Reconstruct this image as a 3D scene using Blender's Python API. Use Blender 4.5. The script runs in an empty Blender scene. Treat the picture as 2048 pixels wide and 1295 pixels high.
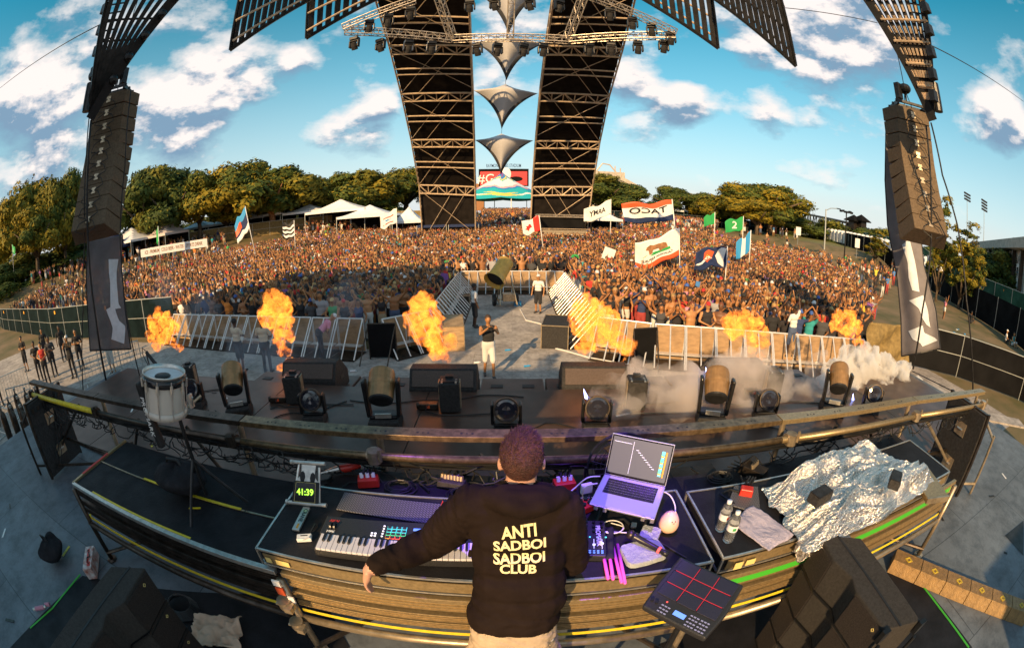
import bpy, bmesh, math, random
import numpy as np
from mathutils import Vector, Matrix, noise as mnoise
from mathutils.bvhtree import BVHTree
random.seed(7)
C = bpy.context.collection
S = bpy.context.scene
R = math.radians
# ---------------------------------------------------------------- camera (15 mm diagonal fisheye, pitched down 15 degrees)
CAM_H = 4.5
PITCH = R(15)
cd = bpy.data.cameras.new('camera'); cam = bpy.data.objects.new('camera', cd); C.objects.link(cam); S.camera = cam
S.render.engine = 'CYCLES'
cd.type = 'PANO'
for tgt in (cd, getattr(cd, 'cycles', None)):
    try:
        tgt.panorama_type = 'FISHEYE_EQUISOLID'; tgt.fisheye_lens = 15.0; tgt.fisheye_fov = R(200)
    except Exception: pass
cd.sensor_width = 36.0; cd.sensor_fit = 'HORIZONTAL'; cd.sensor_height = 36*647/1024
cd.clip_start = 0.05; cd.clip_end = 6000
cam.location = (0, 0, CAM_H); cam.rotation_euler = (R(90)-PITCH, 0, 0)
# ---------------------------------------------------------------- sun, sky, exposure
SUN_EL = R(24); SUN_AZ = R(203)          # azimuth from +Y clockwise: behind the camera, a little to the left
tosun = Vector((math.sin(SUN_AZ)*math.cos(SUN_EL), math.cos(SUN_AZ)*math.cos(SUN_EL), math.sin(SUN_EL)))
sl = bpy.data.lights.new('sun', 'SUN'); sun = bpy.data.objects.new('sun', sl); C.objects.link(sun)
sl.energy = 5.0; sl.angle = R(0.6); sl.color = (1.0, 0.66, 0.31)
sun.rotation_euler = tosun.to_track_quat('Z', 'Y').to_euler(); sun.location = tosun*60
S.view_settings.view_transform = 'Standard'; S.view_settings.look = 'None'; S.view_settings.gamma = 1
S.view_settings.exposure = 0.5
S.cycles.max_bounces = 6; S.cycles.diffuse_bounces = 3; S.cycles.glossy_bounces = 3; S.cycles.transparent_max_bounces = 10
S.cycles.volume_bounces = 4; S.cycles.volume_step_rate = 0.7; S.cycles.use_denoising = True
S.cycles.sample_clamp_indirect = 6

F_PX = 1707.0
def ray(px, py):
    dx = px-1024; dy = 647.5-py; r = math.hypot(dx, dy); th = 2*math.asin(r/F_PX); s = math.sin(th)/max(r, 1e-9)
    x = dx*s; u = dy*s; f = math.cos(th)
    return Vector((x, f*math.cos(PITCH)+u*math.sin(PITCH), -f*math.sin(PITCH)+u*math.cos(PITCH)))
O = Vector((0, 0, CAM_H))
def at(px, py, z):
    d = ray(px, py); return O+d*((z-CAM_H)/d.z)
def aty(px, py, y):
    d = ray(px, py); return O+d*(y/d.y)
def atd(px, py, k): return O+ray(px, py)*k

W = bpy.data.worlds.new('World'); S.world = W; W.use_nodes = True
def build_world():
    nt = W.node_tree; N = nt.nodes; L = nt.links; N.clear()
    def n(t, **k):
        o = N.new(t)
        for a, b in k.items(): setattr(o, a, b)
        return o
    def m(op, a, b=None, c=None, clamp=False):
        o = n('ShaderNodeMath', operation=op, use_clamp=clamp)
        for i, v in enumerate((a, b, c)):
            if v is None: continue
            if isinstance(v, (int, float)): o.inputs[i].default_value = v
            else: L.new(v, o.inputs[i])
        return o.outputs[0]
    out = n('ShaderNodeOutputWorld'); bg = n('ShaderNodeBackground')
    sky = n('ShaderNodeTexSky', sky_type='NISHITA', sun_disc=False, sun_elevation=SUN_EL, sun_rotation=SUN_AZ)
    sky.air_density = 1.0; sky.dust_density = 0.6; sky.ozone_density = 2.0
    hs = n('ShaderNodeHueSaturation'); hs.inputs['Hue'].default_value = 0.455; hs.inputs['Saturation'].default_value = 1.6; hs.inputs['Value'].default_value = 1.5
    L.new(sky.outputs[0], hs.inputs['Color'])
    tc = n('ShaderNodeTexCoord'); sp = n('ShaderNodeSeparateXYZ'); L.new(tc.outputs['Generated'], sp.inputs[0])
    z = sp.outputs[2]
    inv = m('DIVIDE', 1.0, m('ADD', m('MAXIMUM', z, 0.0), 0.22))
    cb = n('ShaderNodeCombineXYZ'); L.new(m('MULTIPLY', sp.outputs[0], inv), cb.inputs[0]); L.new(m('MULTIPLY', sp.outputs[1], inv), cb.inputs[1])
    def cloud(dz):
        # direction space noise; dz shifts the lookup upwards
        v = n('ShaderNodeVectorMath', operation='ADD'); L.new(tc.outputs['Generated'], v.inputs[0]); v.inputs[1].default_value = (0, 0, dz)
        mp = n('ShaderNodeVectorMath', operation='MULTIPLY'); L.new(v.outputs[0], mp.inputs[0]); mp.inputs[1].default_value = (1, 1, 2.1)
        t = n('ShaderNodeTexNoise'); t.inputs['Scale'].default_value = 5.2; t.inputs['Detail'].default_value = 9; t.inputs['Roughness'].default_value = 0.58
        L.new(mp.outputs[0], t.inputs['Vector'])
        tot = m('MULTIPLY', m('SUBTRACT', t.outputs['Fac'], 0.5), 2.9)
        # where the cloud banks stand (px, py, radius, weight)
        banks = [(1660, 90, .17, .75), (1740, 20, .16, .6), (1480, 20, .12, .45), (1530, 225, .06, .85), (1500, 100, .05, .4), (1455, 200, .04, .42), (1380, 212, .06, .65), (1625, 240, .03, .4), (1290, 180, .12, .55), (1965, 225, .10, .85), (2020, 240, .08, .8), (1240, 95, .12, .5),
                 (598, 125, .05, .75), (775, 205, .05, .7), (720, 250, .09, .8), (640, 265, .05, .6), (540, 160, .06, .5), (350, 240, .13, .55), (80, 250, .2, .5), (60, 150, .12, .3), (330, 70, .22, .34), (480, 150, .10, .34),
                 (130, 90, .14, .2), (60, 330, .18, .42), (220, 240, .1, .4), (730, 155, .05, .35), (1010, 40, .12, .35), (430, 190, .12, .35), (1000, 200, .10, .35), (1590, 240, .03, .35)]
        for (px, py, rad, wgt) in banks:
            d = ray(px, py); vm = n('ShaderNodeVectorMath', operation='DISTANCE'); L.new(v.outputs[0], vm.inputs[0]); vm.inputs[1].default_value = d
            f = m('MULTIPLY', m('SUBTRACT', 1.0, m('DIVIDE', vm.outputs['Value'], rad*1.25), clamp=True), wgt*1.5)
            tot = m('ADD', tot, m('MINIMUM', f, wgt))
        return tot
    # cloud cover added overhead and behind, out of view, to whiten reflections and fill
    over = m('ADD', m('MULTIPLY', m('MAXIMUM', m('SUBTRACT', z, .86), 0.0), 3.5), m('MULTIPLY', m('MAXIMUM', m('SUBTRACT', -.05, sp.outputs[1]), 0.0), 1.6))
    over = m('MINIMUM', over, .6)
    c1 = m('ADD', cloud(0.0), over); c2 = m('ADD', cloud(0.03), over)
    mask = m('MULTIPLY', m('SUBTRACT', c1, 0.20), 1.5, clamp=True)
    mask = m('MULTIPLY', mask, m('ADD', 0.35, m('MULTIPLY', z, 6), clamp=True))
    sh = m('ADD', m('MULTIPLY', m('SUBTRACT', c1, c2), 3.0), 0.55, clamp=True)
    ccol = n('ShaderNodeMix', data_type='RGBA'); L.new(sh, ccol.inputs['Factor'])
    ccol.inputs['A'].default_value = (2.3, 3.7, 5.2, 1); ccol.inputs['B'].default_value = (10.4, 9.5, 9.1, 1)
    hz = n('ShaderNodeMix', data_type='RGBA'); L.new(m('POWER', m('SUBTRACT', 1.0, m('MULTIPLY', z, 1.6), clamp=True), 1.8), hz.inputs['Factor'])
    L.new(hs.outputs[0], hz.inputs['A']); hz.inputs['B'].default_value = (7.6, 8.1, 8.3, 1)
    mx = n('ShaderNodeMix', data_type='RGBA'); L.new(mask, mx.inputs['Factor']); L.new(hz.outputs['Result'], mx.inputs['A']); L.new(ccol.outputs['Result'], mx.inputs['B'])
    L.new(mx.outputs['Result'], bg.inputs['Color']); bg.inputs['Strength'].default_value = 0.072
    L.new(bg.outputs[0], out.inputs[0])
build_world()

# ---------------------------------------------------------------- materials
MATS = {}
def mat(name, col, rough=0.6, metal=0.0, var=0.0, scale=6.0, bump=0.0, bscale=40.0, col2=None, emit=None, es=0.0, spec=0.5, alpha=1.0, trans=0.0, sheen=0.0, stretch=None):
    if name in MATS: return MATS[name]
    m = bpy.data.materials.new(name); MATS[name] = m; m.use_nodes = True
    nt = m.node_tree; b = nt.nodes['Principled BSDF']; L = nt.links
    b.inputs['Base Color'].default_value = (*col, 1); b.inputs['Roughness'].default_value = rough; b.inputs['Metallic'].default_value = metal
    b.inputs['Specular IOR Level'].default_value = spec; b.inputs['Alpha'].default_value = alpha; b.inputs['Transmission Weight'].default_value = trans
    if sheen: b.inputs['Sheen Weight'].default_value = sheen
    if emit: b.inputs['Emission Color'].default_value = (*emit, 1); b.inputs['Emission Strength'].default_value = es
    if var or bump or col2:
        tc = nt.nodes.new('ShaderNodeTexCoord'); src = tc.outputs['Object']
        if stretch:
            vm = nt.nodes.new('ShaderNodeVectorMath'); vm.operation = 'MULTIPLY'; vm.inputs[1].default_value = stretch; L.new(src, vm.inputs[0]); src = vm.outputs[0]
    if var or col2:
        t = nt.nodes.new('ShaderNodeTexNoise'); t.inputs['Scale'].default_value = scale; t.inputs['Detail'].default_value = 7; t.inputs['Roughness'].default_value = 0.62
        L.new(src, t.inputs['Vector'])
        cr = nt.nodes.new('ShaderNodeValToRGB'); L.new(t.outputs['Fac'], cr.inputs[0])
        c2 = col2 or tuple(max(0, c*(1-var)) for c in col); c1 = col if col2 else tuple(min(1, c*(1+var)) for c in col)
        cr.color_ramp.elements[0].position = 0.36; cr.color_ramp.elements[1].position = 0.66
        cr.color_ramp.elements[0].color = (*c2, 1); cr.color_ramp.elements[1].color = (*c1, 1)
        L.new(cr.outputs[0], b.inputs['Base Color'])
        mr = nt.nodes.new('ShaderNodeMapRange'); mr.inputs['To Min'].default_value = min(1, rough*1.25); mr.inputs['To Max'].default_value = rough*0.75
        L.new(t.outputs['Fac'], mr.inputs['Value']); L.new(mr.outputs[0], b.inputs['Roughness'])
    if bump:
        t2 = nt.nodes.new('ShaderNodeTexNoise'); t2.inputs['Scale'].default_value = bscale; t2.inputs['Detail'].default_value = 5; L.new(src, t2.inputs['Vector'])
        bp = nt.nodes.new('ShaderNodeBump'); bp.inputs['Strength'].default_value = bump; bp.inputs['Distance'].default_value = 0.02
        L.new(t2.outputs['Fac'], bp.inputs['Height']); L.new(bp.outputs[0], b.inputs['Normal'])
    return m

mat('black', (.018, .018, .02), .5, var=.3, scale=9, spec=0.3)
mat('black_metal', (.03, .03, .032), .35, .6, var=.3, scale=14, spec=0.35)
mat('black_gloss', (.015, .015, .018), .18)
mat('black_paint', (.035, .033, .033), .62, var=.3, scale=30, bump=.35, bscale=220, spec=0.2)
mat('dark_fabric', (.022, .022, .026), .95, var=.3, bump=.6, bscale=30, spec=0.1)
mat('black_skin', (.016, .013, .012), .8, var=.35, scale=1.2, bump=.3, bscale=3, spec=0.1)
mat('deck', (.075, .045, .034), .36, var=.28, scale=2.2, bump=.05, bscale=60, spec=0.3)
mat('riser_deck', (.013, .013, .016), .6, var=.35, scale=5, bump=.15, bscale=90, spec=0.2)
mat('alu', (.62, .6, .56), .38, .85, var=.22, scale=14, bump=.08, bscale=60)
mat('alu_dirty_lit', (.37, .27, .14), .36, .6, var=.2, scale=48, bump=.08, bscale=160)  # aluminium with golden sunlight mixed into its base colour
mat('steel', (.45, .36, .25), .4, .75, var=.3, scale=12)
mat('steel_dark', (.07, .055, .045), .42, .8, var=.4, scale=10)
mat('scaffold', (.62, .47, .33), .5, .35, var=.25, scale=3)
mat('yellow_tape', (.66, .50, .02), .5, var=.15, scale=18)
mat('green_tape', (.05, .40, .03), .5)
mat('red_tape', (.5, .03, .02), .5)
mat('white', (.78, .77, .76), .55, var=.06)
mat('tent_white', (.72, .74, .78), .7, var=.08, scale=2)
mat('white_fabric', (.66, .63, .64), .85, var=.1, bump=.3, bscale=6)
mat('lilac_towel', (.62, .56, .72), .95, var=.1, bump=1.0, bscale=160)
mat('grey_towel', (.5, .54, .56), .95, var=.12, bump=1.0, bscale=160)
mat('red', (.55, .03, .02), .35, var=.15)
mat('orange_red', (.7, .1, .03), .5)
mat('green', (.02, .32, .08), .7)
mat('navy', (.02, .035, .1), .7, var=.2, spec=0.2)
mat('blue', (.03, .28, .6), .7)
mat('yellow', (.75, .55, .05), .6)
mat('gold_label', (.7, .55, .2), .4)
mat('cable', (.012, .012, .013), .5)
mat('cable_white', (.7, .68, .66), .45)
mat('concrete', (.42, .37, .32), .85, var=.22, scale=1.4, bump=.2, bscale=14)
mat('rail_half_lit', (.17, .115, .06), .38, .6, var=.45, scale=22)  # rail metal darkened in colour for its half-shaded middle
mat('dirt', (.22, .15, .08), .95, col2=(.09, .085, .03), scale=.35, bump=.5, bscale=6)
mat('grass', (.12, .14, .03), .95, col2=(.19, .16, .06), scale=1.2, bump=.6, bscale=20)
mat('road', (.09, .09, .1), .85, var=.15)
mat('windscreen', (.006, .014, .017), .8, var=.35, scale=1.2, spec=0.05)
mat('windscreen_green', (.03, .09, .06), .8, var=.4, scale=.6, spec=0.1)
mat('wall_black', (.010, .010, .011), .85, var=.3, scale=.7, spec=0.05)
mat('galv', (.5, .52, .5), .4, .7)
mat('ply', (.36, .24, .13), .6, var=.3, scale=3, stretch=(1, 1, 5))
mat('bark', (.1, .07, .045), .9, var=.4, scale=4, bump=.8, bscale=12)
mat('bark_red', (.3, .14, .06), .9, var=.35, scale=4, bump=.8, bscale=12)
mat('tape_orange', (.8, .35, .02), .5)
mat('screen_off', (.01, .01, .012), .15)
mat('led_green', (.3, .8, .05), .5, emit=(.45, 1, .06), es=1.3)
mat('led_white', (.8, .8, .9), .5, emit=(.8, .8, 1), es=.8)
mat('led_blue', (.1, .2, .9), .5, emit=(.15, .35, 1), es=.7)
mat('led_cyan', (.1, .8, .8), .5, emit=(.1, .75, .8), es=.9)
mat('led_teal', (.05, .5, .3), .5, emit=(.1, .9, .35), es=.8)
mat('led_red', (.8, .05, .05), .5, emit=(1, .12, .1), es=.9); mat('line_red', (.4, .02, .04), .5, emit=(.8, .04, .08), es=.28); mat('button_grey', (.2, .2, .3), .5, emit=(.3, .3, .6), es=.25)
mat('led_orange', (.8, .3, .05), .5, emit=(1, .4, .1), es=.7)
mat('lens', (.02, .02, .03), .08, .0, spec=1.0)
mat('clear_plastic', (.85, .88, .92), .06, trans=.92, spec=.6)
mat('water_label', (.75, .75, .78), .4)
mat('skinA', (.42, .21, .12), .55, var=.12, scale=9)

# ---------------------------------------------------------------- mesh builder
class MB:
    def __init__(s): s.v = []; s.f = []; s.m = []
    def add(s, vs, fs, mi=0):
        o = len(s.v); s.v += [tuple(v) for v in vs]; s.f += [tuple(i+o for i in f) for f in fs]; s.m += [mi]*len(fs); return s
    def box(s, c, d, rot=None, mi=0, taper=1.0):
        c = Vector(c); hx, hy, hz = d[0]/2, d[1]/2, d[2]/2; vs = []
        for z in (-1, 1):
            k = taper if z > 0 else 1
            for x, y in ((-1, -1), (1, -1), (1, 1), (-1, 1)):
                p = Vector((x*hx*k, y*hy*k, z*hz)); vs.append(c+(rot @ p if rot else p))
        return s.add(vs, [(3, 2, 1, 0), (4, 5, 6, 7), (0, 1, 5, 4), (1, 2, 6, 5), (2, 3, 7, 6), (3, 0, 4, 7)], mi)
    def beam(s, a, b, w, h=None, mi=0, up=(0, 0, 1)):
        a = Vector(a); b = Vector(b); h = h or w; d = (b-a); l = d.length
        if l < 1e-6: return s
        d /= l; u = Vector(up)
        if abs(d.dot(u)) > .98: u = Vector((0, 1, 0))
        x = d.cross(u).normalized(); z = x.cross(d); vs = []
        for p in (a, b):
            for i, j in ((-1, -1), (1, -1), (1, 1), (-1, 1)): vs.append(p+x*(i*w/2)+z*(j*h/2))
        return s.add(vs, [(0, 1, 2, 3), (7, 6, 5, 4), (0, 4, 5, 1), (1, 5, 6, 2), (2, 6, 7, 3), (3, 7, 4, 0)], mi)
    def tube(s, a, b, r, n=8, r2=None, mi=0, caps=True):
        a = Vector(a); b = Vector(b); r2 = r if r2 is None else r2; d = b-a
        if d.length < 1e-6: return s
        q = d.to_track_quat('Z', 'Y'); vs = []
        for p, rr in ((a, r), (b, r2)):
            for i in range(n):
                t = 2*math.pi*i/n; vs.append(p+q @ Vector((rr*math.cos(t), rr*math.sin(t), 0)))
        fs = [(i, (i+1) % n, n+(i+1) % n, n+i) for i in range(n)]
        if caps: fs += [tuple(range(n-1, -1, -1)), tuple(range(n, 2*n))]
        return s.add(vs, fs, mi)
    def path(s, pts, r, n=6, mi=0):
        pts = [Vector(p) for p in pts]; vs = []; up = None
        for i, p in enumerate(pts):
            d = (pts[min(i+1, len(pts)-1)]-pts[max(i-1, 0)])
            if d.length < 1e-7: d = Vector((0, 0, 1))
            q = d.to_track_quat('Z', 'Y'); rr = r[i] if isinstance(r, (list, tuple)) else r
            x = q @ Vector((1, 0, 0))
            if up is not None:
                x = (up-d.normalized()*up.dot(d.normalized()))
                x = x.normalized() if x.length > 1e-5 else q @ Vector((1, 0, 0))
            up = x; y = d.normalized().cross(x)
            for k in range(n):
                t = 2*math.pi*k/n; vs.append(p+x*(rr*math.cos(t))+y*(rr*math.sin(t)))
        fs = []
        for i in range(len(pts)-1):
            for k in range(n): fs.append((i*n+k, i*n+(k+1) % n, (i+1)*n+(k+1) % n, (i+1)*n+k))
        fs += [tuple(range(n-1, -1, -1)), tuple(range((len(pts)-1)*n, len(pts)*n))]
        return s.add(vs, fs, mi)
    def lathe(s, prof, n=20, M=None, mi=0):
        vs = []; k = len(prof)
        for i in range(n):
            t = 2*math.pi*i/n
            for r, z in prof:
                p = Vector((r*math.cos(t), r*math.sin(t), z)); vs.append(M @ p if M else p)
        fs = [(i*k+j, ((i+1) % n)*k+j, ((i+1) % n)*k+j+1, i*k+j+1) for i in range(n) for j in range(k-1)]
        return s.add(vs, fs, mi)
    def prism(s, poly, h, M=None, mi=0, z0=0.0):
        n = len(poly); vs = [Vector((x, y, z0)) for x, y in poly]+[Vector((x, y, z0+h)) for x, y in poly]
        if M: vs = [M @ v for v in vs]
        return s.add(vs, [tuple(range(n-1, -1, -1)), tuple(range(n, 2*n))]+[(i, (i+1) % n, n+(i+1) % n, n+i) for i in range(n)], mi)
    def grid(s, fn, nu, nv, mi=0, mf=None):
        vs = [fn(i/nu, j/nv) for j in range(nv+1) for i in range(nu+1)]; o = len(s.v); s.v += [tuple(v) for v in vs]
        for j in range(nv):
            for i in range(nu):
                a = o+j*(nu+1)+i; s.f.append((a, a+1, a+nu+2, a+nu+1)); s.m.append(mf((i+.5)/nu, (j+.5)/nv) if mf else mi)
        return s
    def ball(s, c, r, n=8, k=6, mi=0, M=None):
        c = Vector(c); r = r if isinstance(r, (tuple, list)) else (r, r, r); vs = []
        for j in range(k+1):
            p = math.pi*j/k
            for i in range(n):
                t = 2*math.pi*i/n; q = Vector((r[0]*math.sin(p)*math.cos(t), r[1]*math.sin(p)*math.sin(t), r[2]*math.cos(p)))
                vs.append(c+(M @ q if M else q))
        return s.add(vs, [(j*n+i, (j+1)*n+i, (j+1)*n+(i+1) % n, j*n+(i+1) % n) for j in range(k) for i in range(n)], mi)
    def text(s, body, size, M, mi=0, ext=.001, align='CENTER', off=0.0, shear=0.0):
        me = text_mesh(body, size, ext, align, off, shear)
        s.add([M @ v.co for v in me.vertices], [tuple(p.vertices) for p in me.polygons], mi); return s
    def split(s):
        par = list(range(len(s.v)))
        def find(a):
            while par[a] != a: par[a] = par[par[a]]; a = par[a]
            return a
        for f in s.f:
            r = find(f[0])
            for i in f[1:]: par[find(i)] = r
        used = {}
        for f in s.f: used.setdefault(find(f[0]), []).append(f)
        ks = list(used)
        if not 1 < len(ks) <= 60: return None
        bb = []
        for k in ks:
            P = np.array([s.v[i] for f in used[k] for i in f]); bb.append((P.min(0), P.max(0)))
        g = list(range(len(ks)))
        def fg(a):
            while g[a] != a: a = g[a]
            return a
        for i in range(len(ks)):
            for j in range(i):
                gap = np.maximum(0, np.maximum(bb[i][0]-bb[j][1], bb[j][0]-bb[i][1])); sz = max((bb[i][1]-bb[i][0]).max(), (bb[j][1]-bb[j][0]).max())
                if np.linalg.norm(gap) <= max(.02, .5*sz): g[fg(i)] = fg(j)
        roots = sorted({fg(i) for i in range(len(ks))})
        if not 1 < len(roots) <= 12: return None
        of = {k: fg(i) for i, k in enumerate(ks)}; out = []
        for r in roots:
            q = MB(); mp = {}
            for f, mi in zip(s.f, s.m):
                if of[find(f[0])] != r: continue
                nf = []
                for i in f:
                    if i not in mp: mp[i] = len(q.v); q.v.append(s.v[i])
                    nf.append(mp[i])
                q.f.append(tuple(nf)); q.m.append(mi)
            out.append(q)
        return out
    def build(s, name, mats, parent=None, smooth=False, bevel=0, solid=0):
        if parent is not None and name not in ('lettering', 'cable', 'cage', 'digits', 'mark') and len(s.f) < 4000:
            sp = s.split()
            if sp:
                r = [q.build0(name, mats, parent, smooth, bevel, solid) for q in sp]; return r[0]
        return s.build0(name, mats, parent, smooth, bevel, solid)
    def build0(s, name, mats, parent=None, smooth=False, bevel=0, solid=0):
        me = bpy.data.meshes.new(name); me.from_pydata([tuple(v) for v in s.v], [], s.f); me.update()
        if isinstance(mats, (str, bpy.types.Material)): mats = [mats]
        for x in mats: me.materials.append(MATS[x] if isinstance(x, str) else x)
        if any(s.m): me.polygons.foreach_set('material_index', s.m)
        if smooth: me.polygons.foreach_set('use_smooth', [True]*len(s.f))
        o = bpy.data.objects.new(name, me); C.objects.link(o)
        if parent: o.parent = parent
        if bevel:
            b = o.modifiers.new('b', 'BEVEL'); b.width = bevel; b.segments = 2; b.limit_method = 'ANGLE'
        if solid:
            b = o.modifiers.new('s', 'SOLIDIFY'); b.thickness = solid
        return o
_tm = {}
def text_mesh(body, size, ext, align='CENTER', off=0.0, shear=0.0):
    k = (body, size, ext, align, off, shear)
    if k in _tm: return _tm[k]
    c = bpy.data.curves.new('t', 'FONT'); c.body = body; c.size = size; c.extrude = ext; c.align_x = align; c.align_y = 'CENTER'; c.offset = off; c.shear = shear; c.resolution_u = 3
    o = bpy.data.objects.new('t', c); C.objects.link(o); dg = bpy.context.evaluated_depsgraph_get()
    me = bpy.data.meshes.new_from_object(o.evaluated_get(dg)); bpy.data.objects.remove(o); _tm[k] = me; return me
def frame(o, x, y):
    """matrix with origin o, X along x, Y nearest y"""
    x = Vector(x).normalized(); z = x.cross(Vector(y)).normalized(); y = z.cross(x)
    m = Matrix((x, y, z)).transposed().to_4x4(); m.translation = Vector(o); return m
def tag(o, label=None, cat=None, group=None, kind=None):
    if label: o['label'] = label
    if cat: o['category'] = cat
    if group: o['group'] = group
    if kind: o['kind'] = kind
    return o
def thing(name, label, cat, loc=(0, 0, 0), rz=0, group=None):
    o = bpy.data.objects.new(name, None); C.objects.link(o); o.location = loc; o.rotation_euler = (0, 0, rz); o.empty_display_size = .1
    return tag(o, label, cat, group)
def kids(o, memo={}): return [c for c in o.children]
def dup(o, loc=None, rot=None, label=None, group=None, scale=None, parent=None):
    c = o.copy(); C.objects.link(c)
    if parent is not None: c.parent = parent
    for ch in list(o.children): dup(ch, parent=c)
    if loc is not None: c.location = loc
    if rot is not None: c.rotation_euler = rot if hasattr(rot, '__len__') else (0, 0, rot)
    if label: c['label'] = label
    if group: c['group'] = group
    if scale is not None: c.scale = scale if hasattr(scale, '__len__') else (scale,)*3
    return c
def truss(mb, a, b, w=.3, n=8, r=.025, rd=.014, up=(0, 0, 1), k=6):
    a = Vector(a); b = Vector(b); d = (b-a).normalized(); x = d.cross(Vector(up)).normalized(); z = x.cross(d); h = w/2
    cor = [x*h*i+z*h*j for i, j in ((-1, -1), (1, -1), (1, 1), (-1, 1))]
    for c in cor: mb.tube(a+c, b+c, r, k)
    for i in range(n):
        p = a+(b-a)*(i/n); q = a+(b-a)*((i+1)/n)
        for f in range(4):
            c1, c2 = cor[f], cor[(f+1) % 4]
            if i % 2: c1, c2 = c2, c1
            mb.tube(p+c1, q+c2, rd, 4, caps=False)
            if i == 0: mb.tube(p+c1, p+c2, rd, 4)
            mb.tube(q+c1, q+c2, rd, 4)
def cable_pts(a, b, sag=.1, n=10, wob=.02):
    a = Vector(a); b = Vector(b); rr = random.random()*9
    return [a.lerp(b, i/n)+Vector((wob*math.sin(i*1.7+rr), wob*math.cos(i*1.3+rr), -sag*4*(i/n)*(1-i/n))) for i in range(n+1)]
# ================================================================ SETTING
def gh(x, y):
    d = math.hypot(x, y)
    e = min(1.0, max(0.0, (d-65)/9)); return (max(0.0, d-32)*0.022 if d < 130 else 98*0.022)+2.0*e*e*(3-2*e)
def concrete_mat(name, col, bw, bh, var=.25, rough=.8, seam=.5, mort=.006):
    m = mat(name, col, rough, var=var, scale=1.3, bump=.15, bscale=25)
    nt = m.node_tree; L = nt.links; b = nt.nodes['Principled BSDF']
    src = b.inputs['Base Color'].links[0].from_socket
    tc = nt.nodes.new('ShaderNodeTexCoord'); br = nt.nodes.new('ShaderNodeTexBrick')
    br.inputs['Scale'].default_value = 1; br.inputs['Brick Width'].default_value = bw; br.inputs['Row Height'].default_value = bh; br.inputs['Mortar Size'].default_value = mort
    br.inputs['Color1'].default_value = (1, 1, 1, 1); br.inputs['Color2'].default_value = (.82, .82, .84, 1); br.inputs['Mortar'].default_value = (seam, seam, seam, 1)
    L.new(tc.outputs['Object'], br.inputs['Vector'])
    st = nt.nodes.new('ShaderNodeTexNoise'); st.inputs['Scale'].default_value = 5; st.inputs['Detail'].default_value = 10; st.inputs['Roughness'].default_value = .75; L.new(tc.outputs['Object'], st.inputs['Vector'])
    cr = nt.nodes.new('ShaderNodeValToRGB'); L.new(st.outputs['Fac'], cr.inputs[0]); cr.color_ramp.elements[0].position = .38; cr.color_ramp.elements[0].color = (.62, .62, .62, 1); cr.color_ramp.elements[1].position = .55; cr.color_ramp.elements[1].color = (1, 1, 1, 1)
    m1 = nt.nodes.new('ShaderNodeMix'); m1.data_type = 'RGBA'; m1.blend_type = 'MULTIPLY'; m1.inputs['Factor'].default_value = 1
    m2 = nt.nodes.new('ShaderNodeMix'); m2.data_type = 'RGBA'; m2.blend_type = 'MULTIPLY'; m2.inputs['Factor'].default_value = 1
    L.new(src, m1.inputs['A']); L.new(br.outputs['Color'], m1.inputs['B']); L.new(m1.outputs['Result'], m2.inputs['A']); L.new(cr.outputs[0], m2.inputs['B']); L.new(m2.outputs['Result'], b.inputs['Base Color'])
    return m
concrete_mat('pit_floor', (.44, .39, .35), 2.4, 1.2)
concrete_mat('stage_ply', (.135, .155, .18), 2.44, 1.22, var=.2, rough=.55, seam=.35)

g = MB(); NR = 46; NA = 72
rad = [0.5+1.0*k for k in range(20)]+[20*1.08**k for k in range(1, 22)]+[100*1.19**k for k in range(1, 24)]
for k, r in enumerate(rad):
    for a in range(NA):
        t = 2*math.pi*a/NA; x = r*math.cos(t); y = r*math.sin(t); g.v.append((x, y, gh(x, y)))
for k in range(len(rad)-1):
    for a in range(NA): g.f.append((k*NA+a, (k+1)*NA+a, (k+1)*NA+(a+1) % NA, k*NA+(a+1) % NA)); g.m.append(0 if rad[k] < 75 else 1)
g.f.append(tuple(range(NA-1, -1, -1))); g.m.append(0)
tag(g.build('ground', ['dirt', 'grass'], smooth=True), kind='structure')
mb = MB()
for x0, x1, y0, y1 in ((-46, 13.5, 5.6, 13.4), (-46, -9.5, -2, 5.6), (-3.2, 3.2, 13.4, 23.5), (13.5, 17, 4, 11)):
    n = max(1, int((x1-x0)/3))
    mb.grid(lambda u, v: (x0+(x1-x0)*u, y0+(y1-y0)*v, .008), n, 2)
tag(mb.build('pavement', 'pit_floor'), kind='structure')
mb = MB(); mb.grid(lambda u, v: (52+u*150+v*7, 2+u*120, .03+gh(52+u*150+v*7, 2+u*120)), 60, 2)
tag(mb.build('road', 'road'), kind='structure')

# stage: deck with side skirts; front extension for the lights
mb = MB(); mb.box((0, -.3, 1.86), (17.3, 11.7, .18)); mb.box((0, -.3, .9), (17.0, 11.4, 1.74))
tag(mb.build('stage_floor', 'stage_ply'), kind='structure')
mb = MB()
for i in range(7):
    x = -8.4+i*2.4+1.2; mb.box((x, 4.2, 1.966), (2.39, 3.0, .03)); 
tag(mb.build('stage_apron', 'deck', bevel=.004), kind='structure')
# pale plywood strip right of the apron
mb = MB(); mb.box((9.35, 4.3, 1.6), (1.2, 1.7, .05)); mb.box((10.6, 3.2, 1.5), (2.4, .5, .04), Matrix.Rotation(R(-38), 3, 'Z'))
tag(mb.build('side_ramp', 'pit_floor'), 'pale plywood side ramp beyond the right end of the stage', 'ramp')

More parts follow.
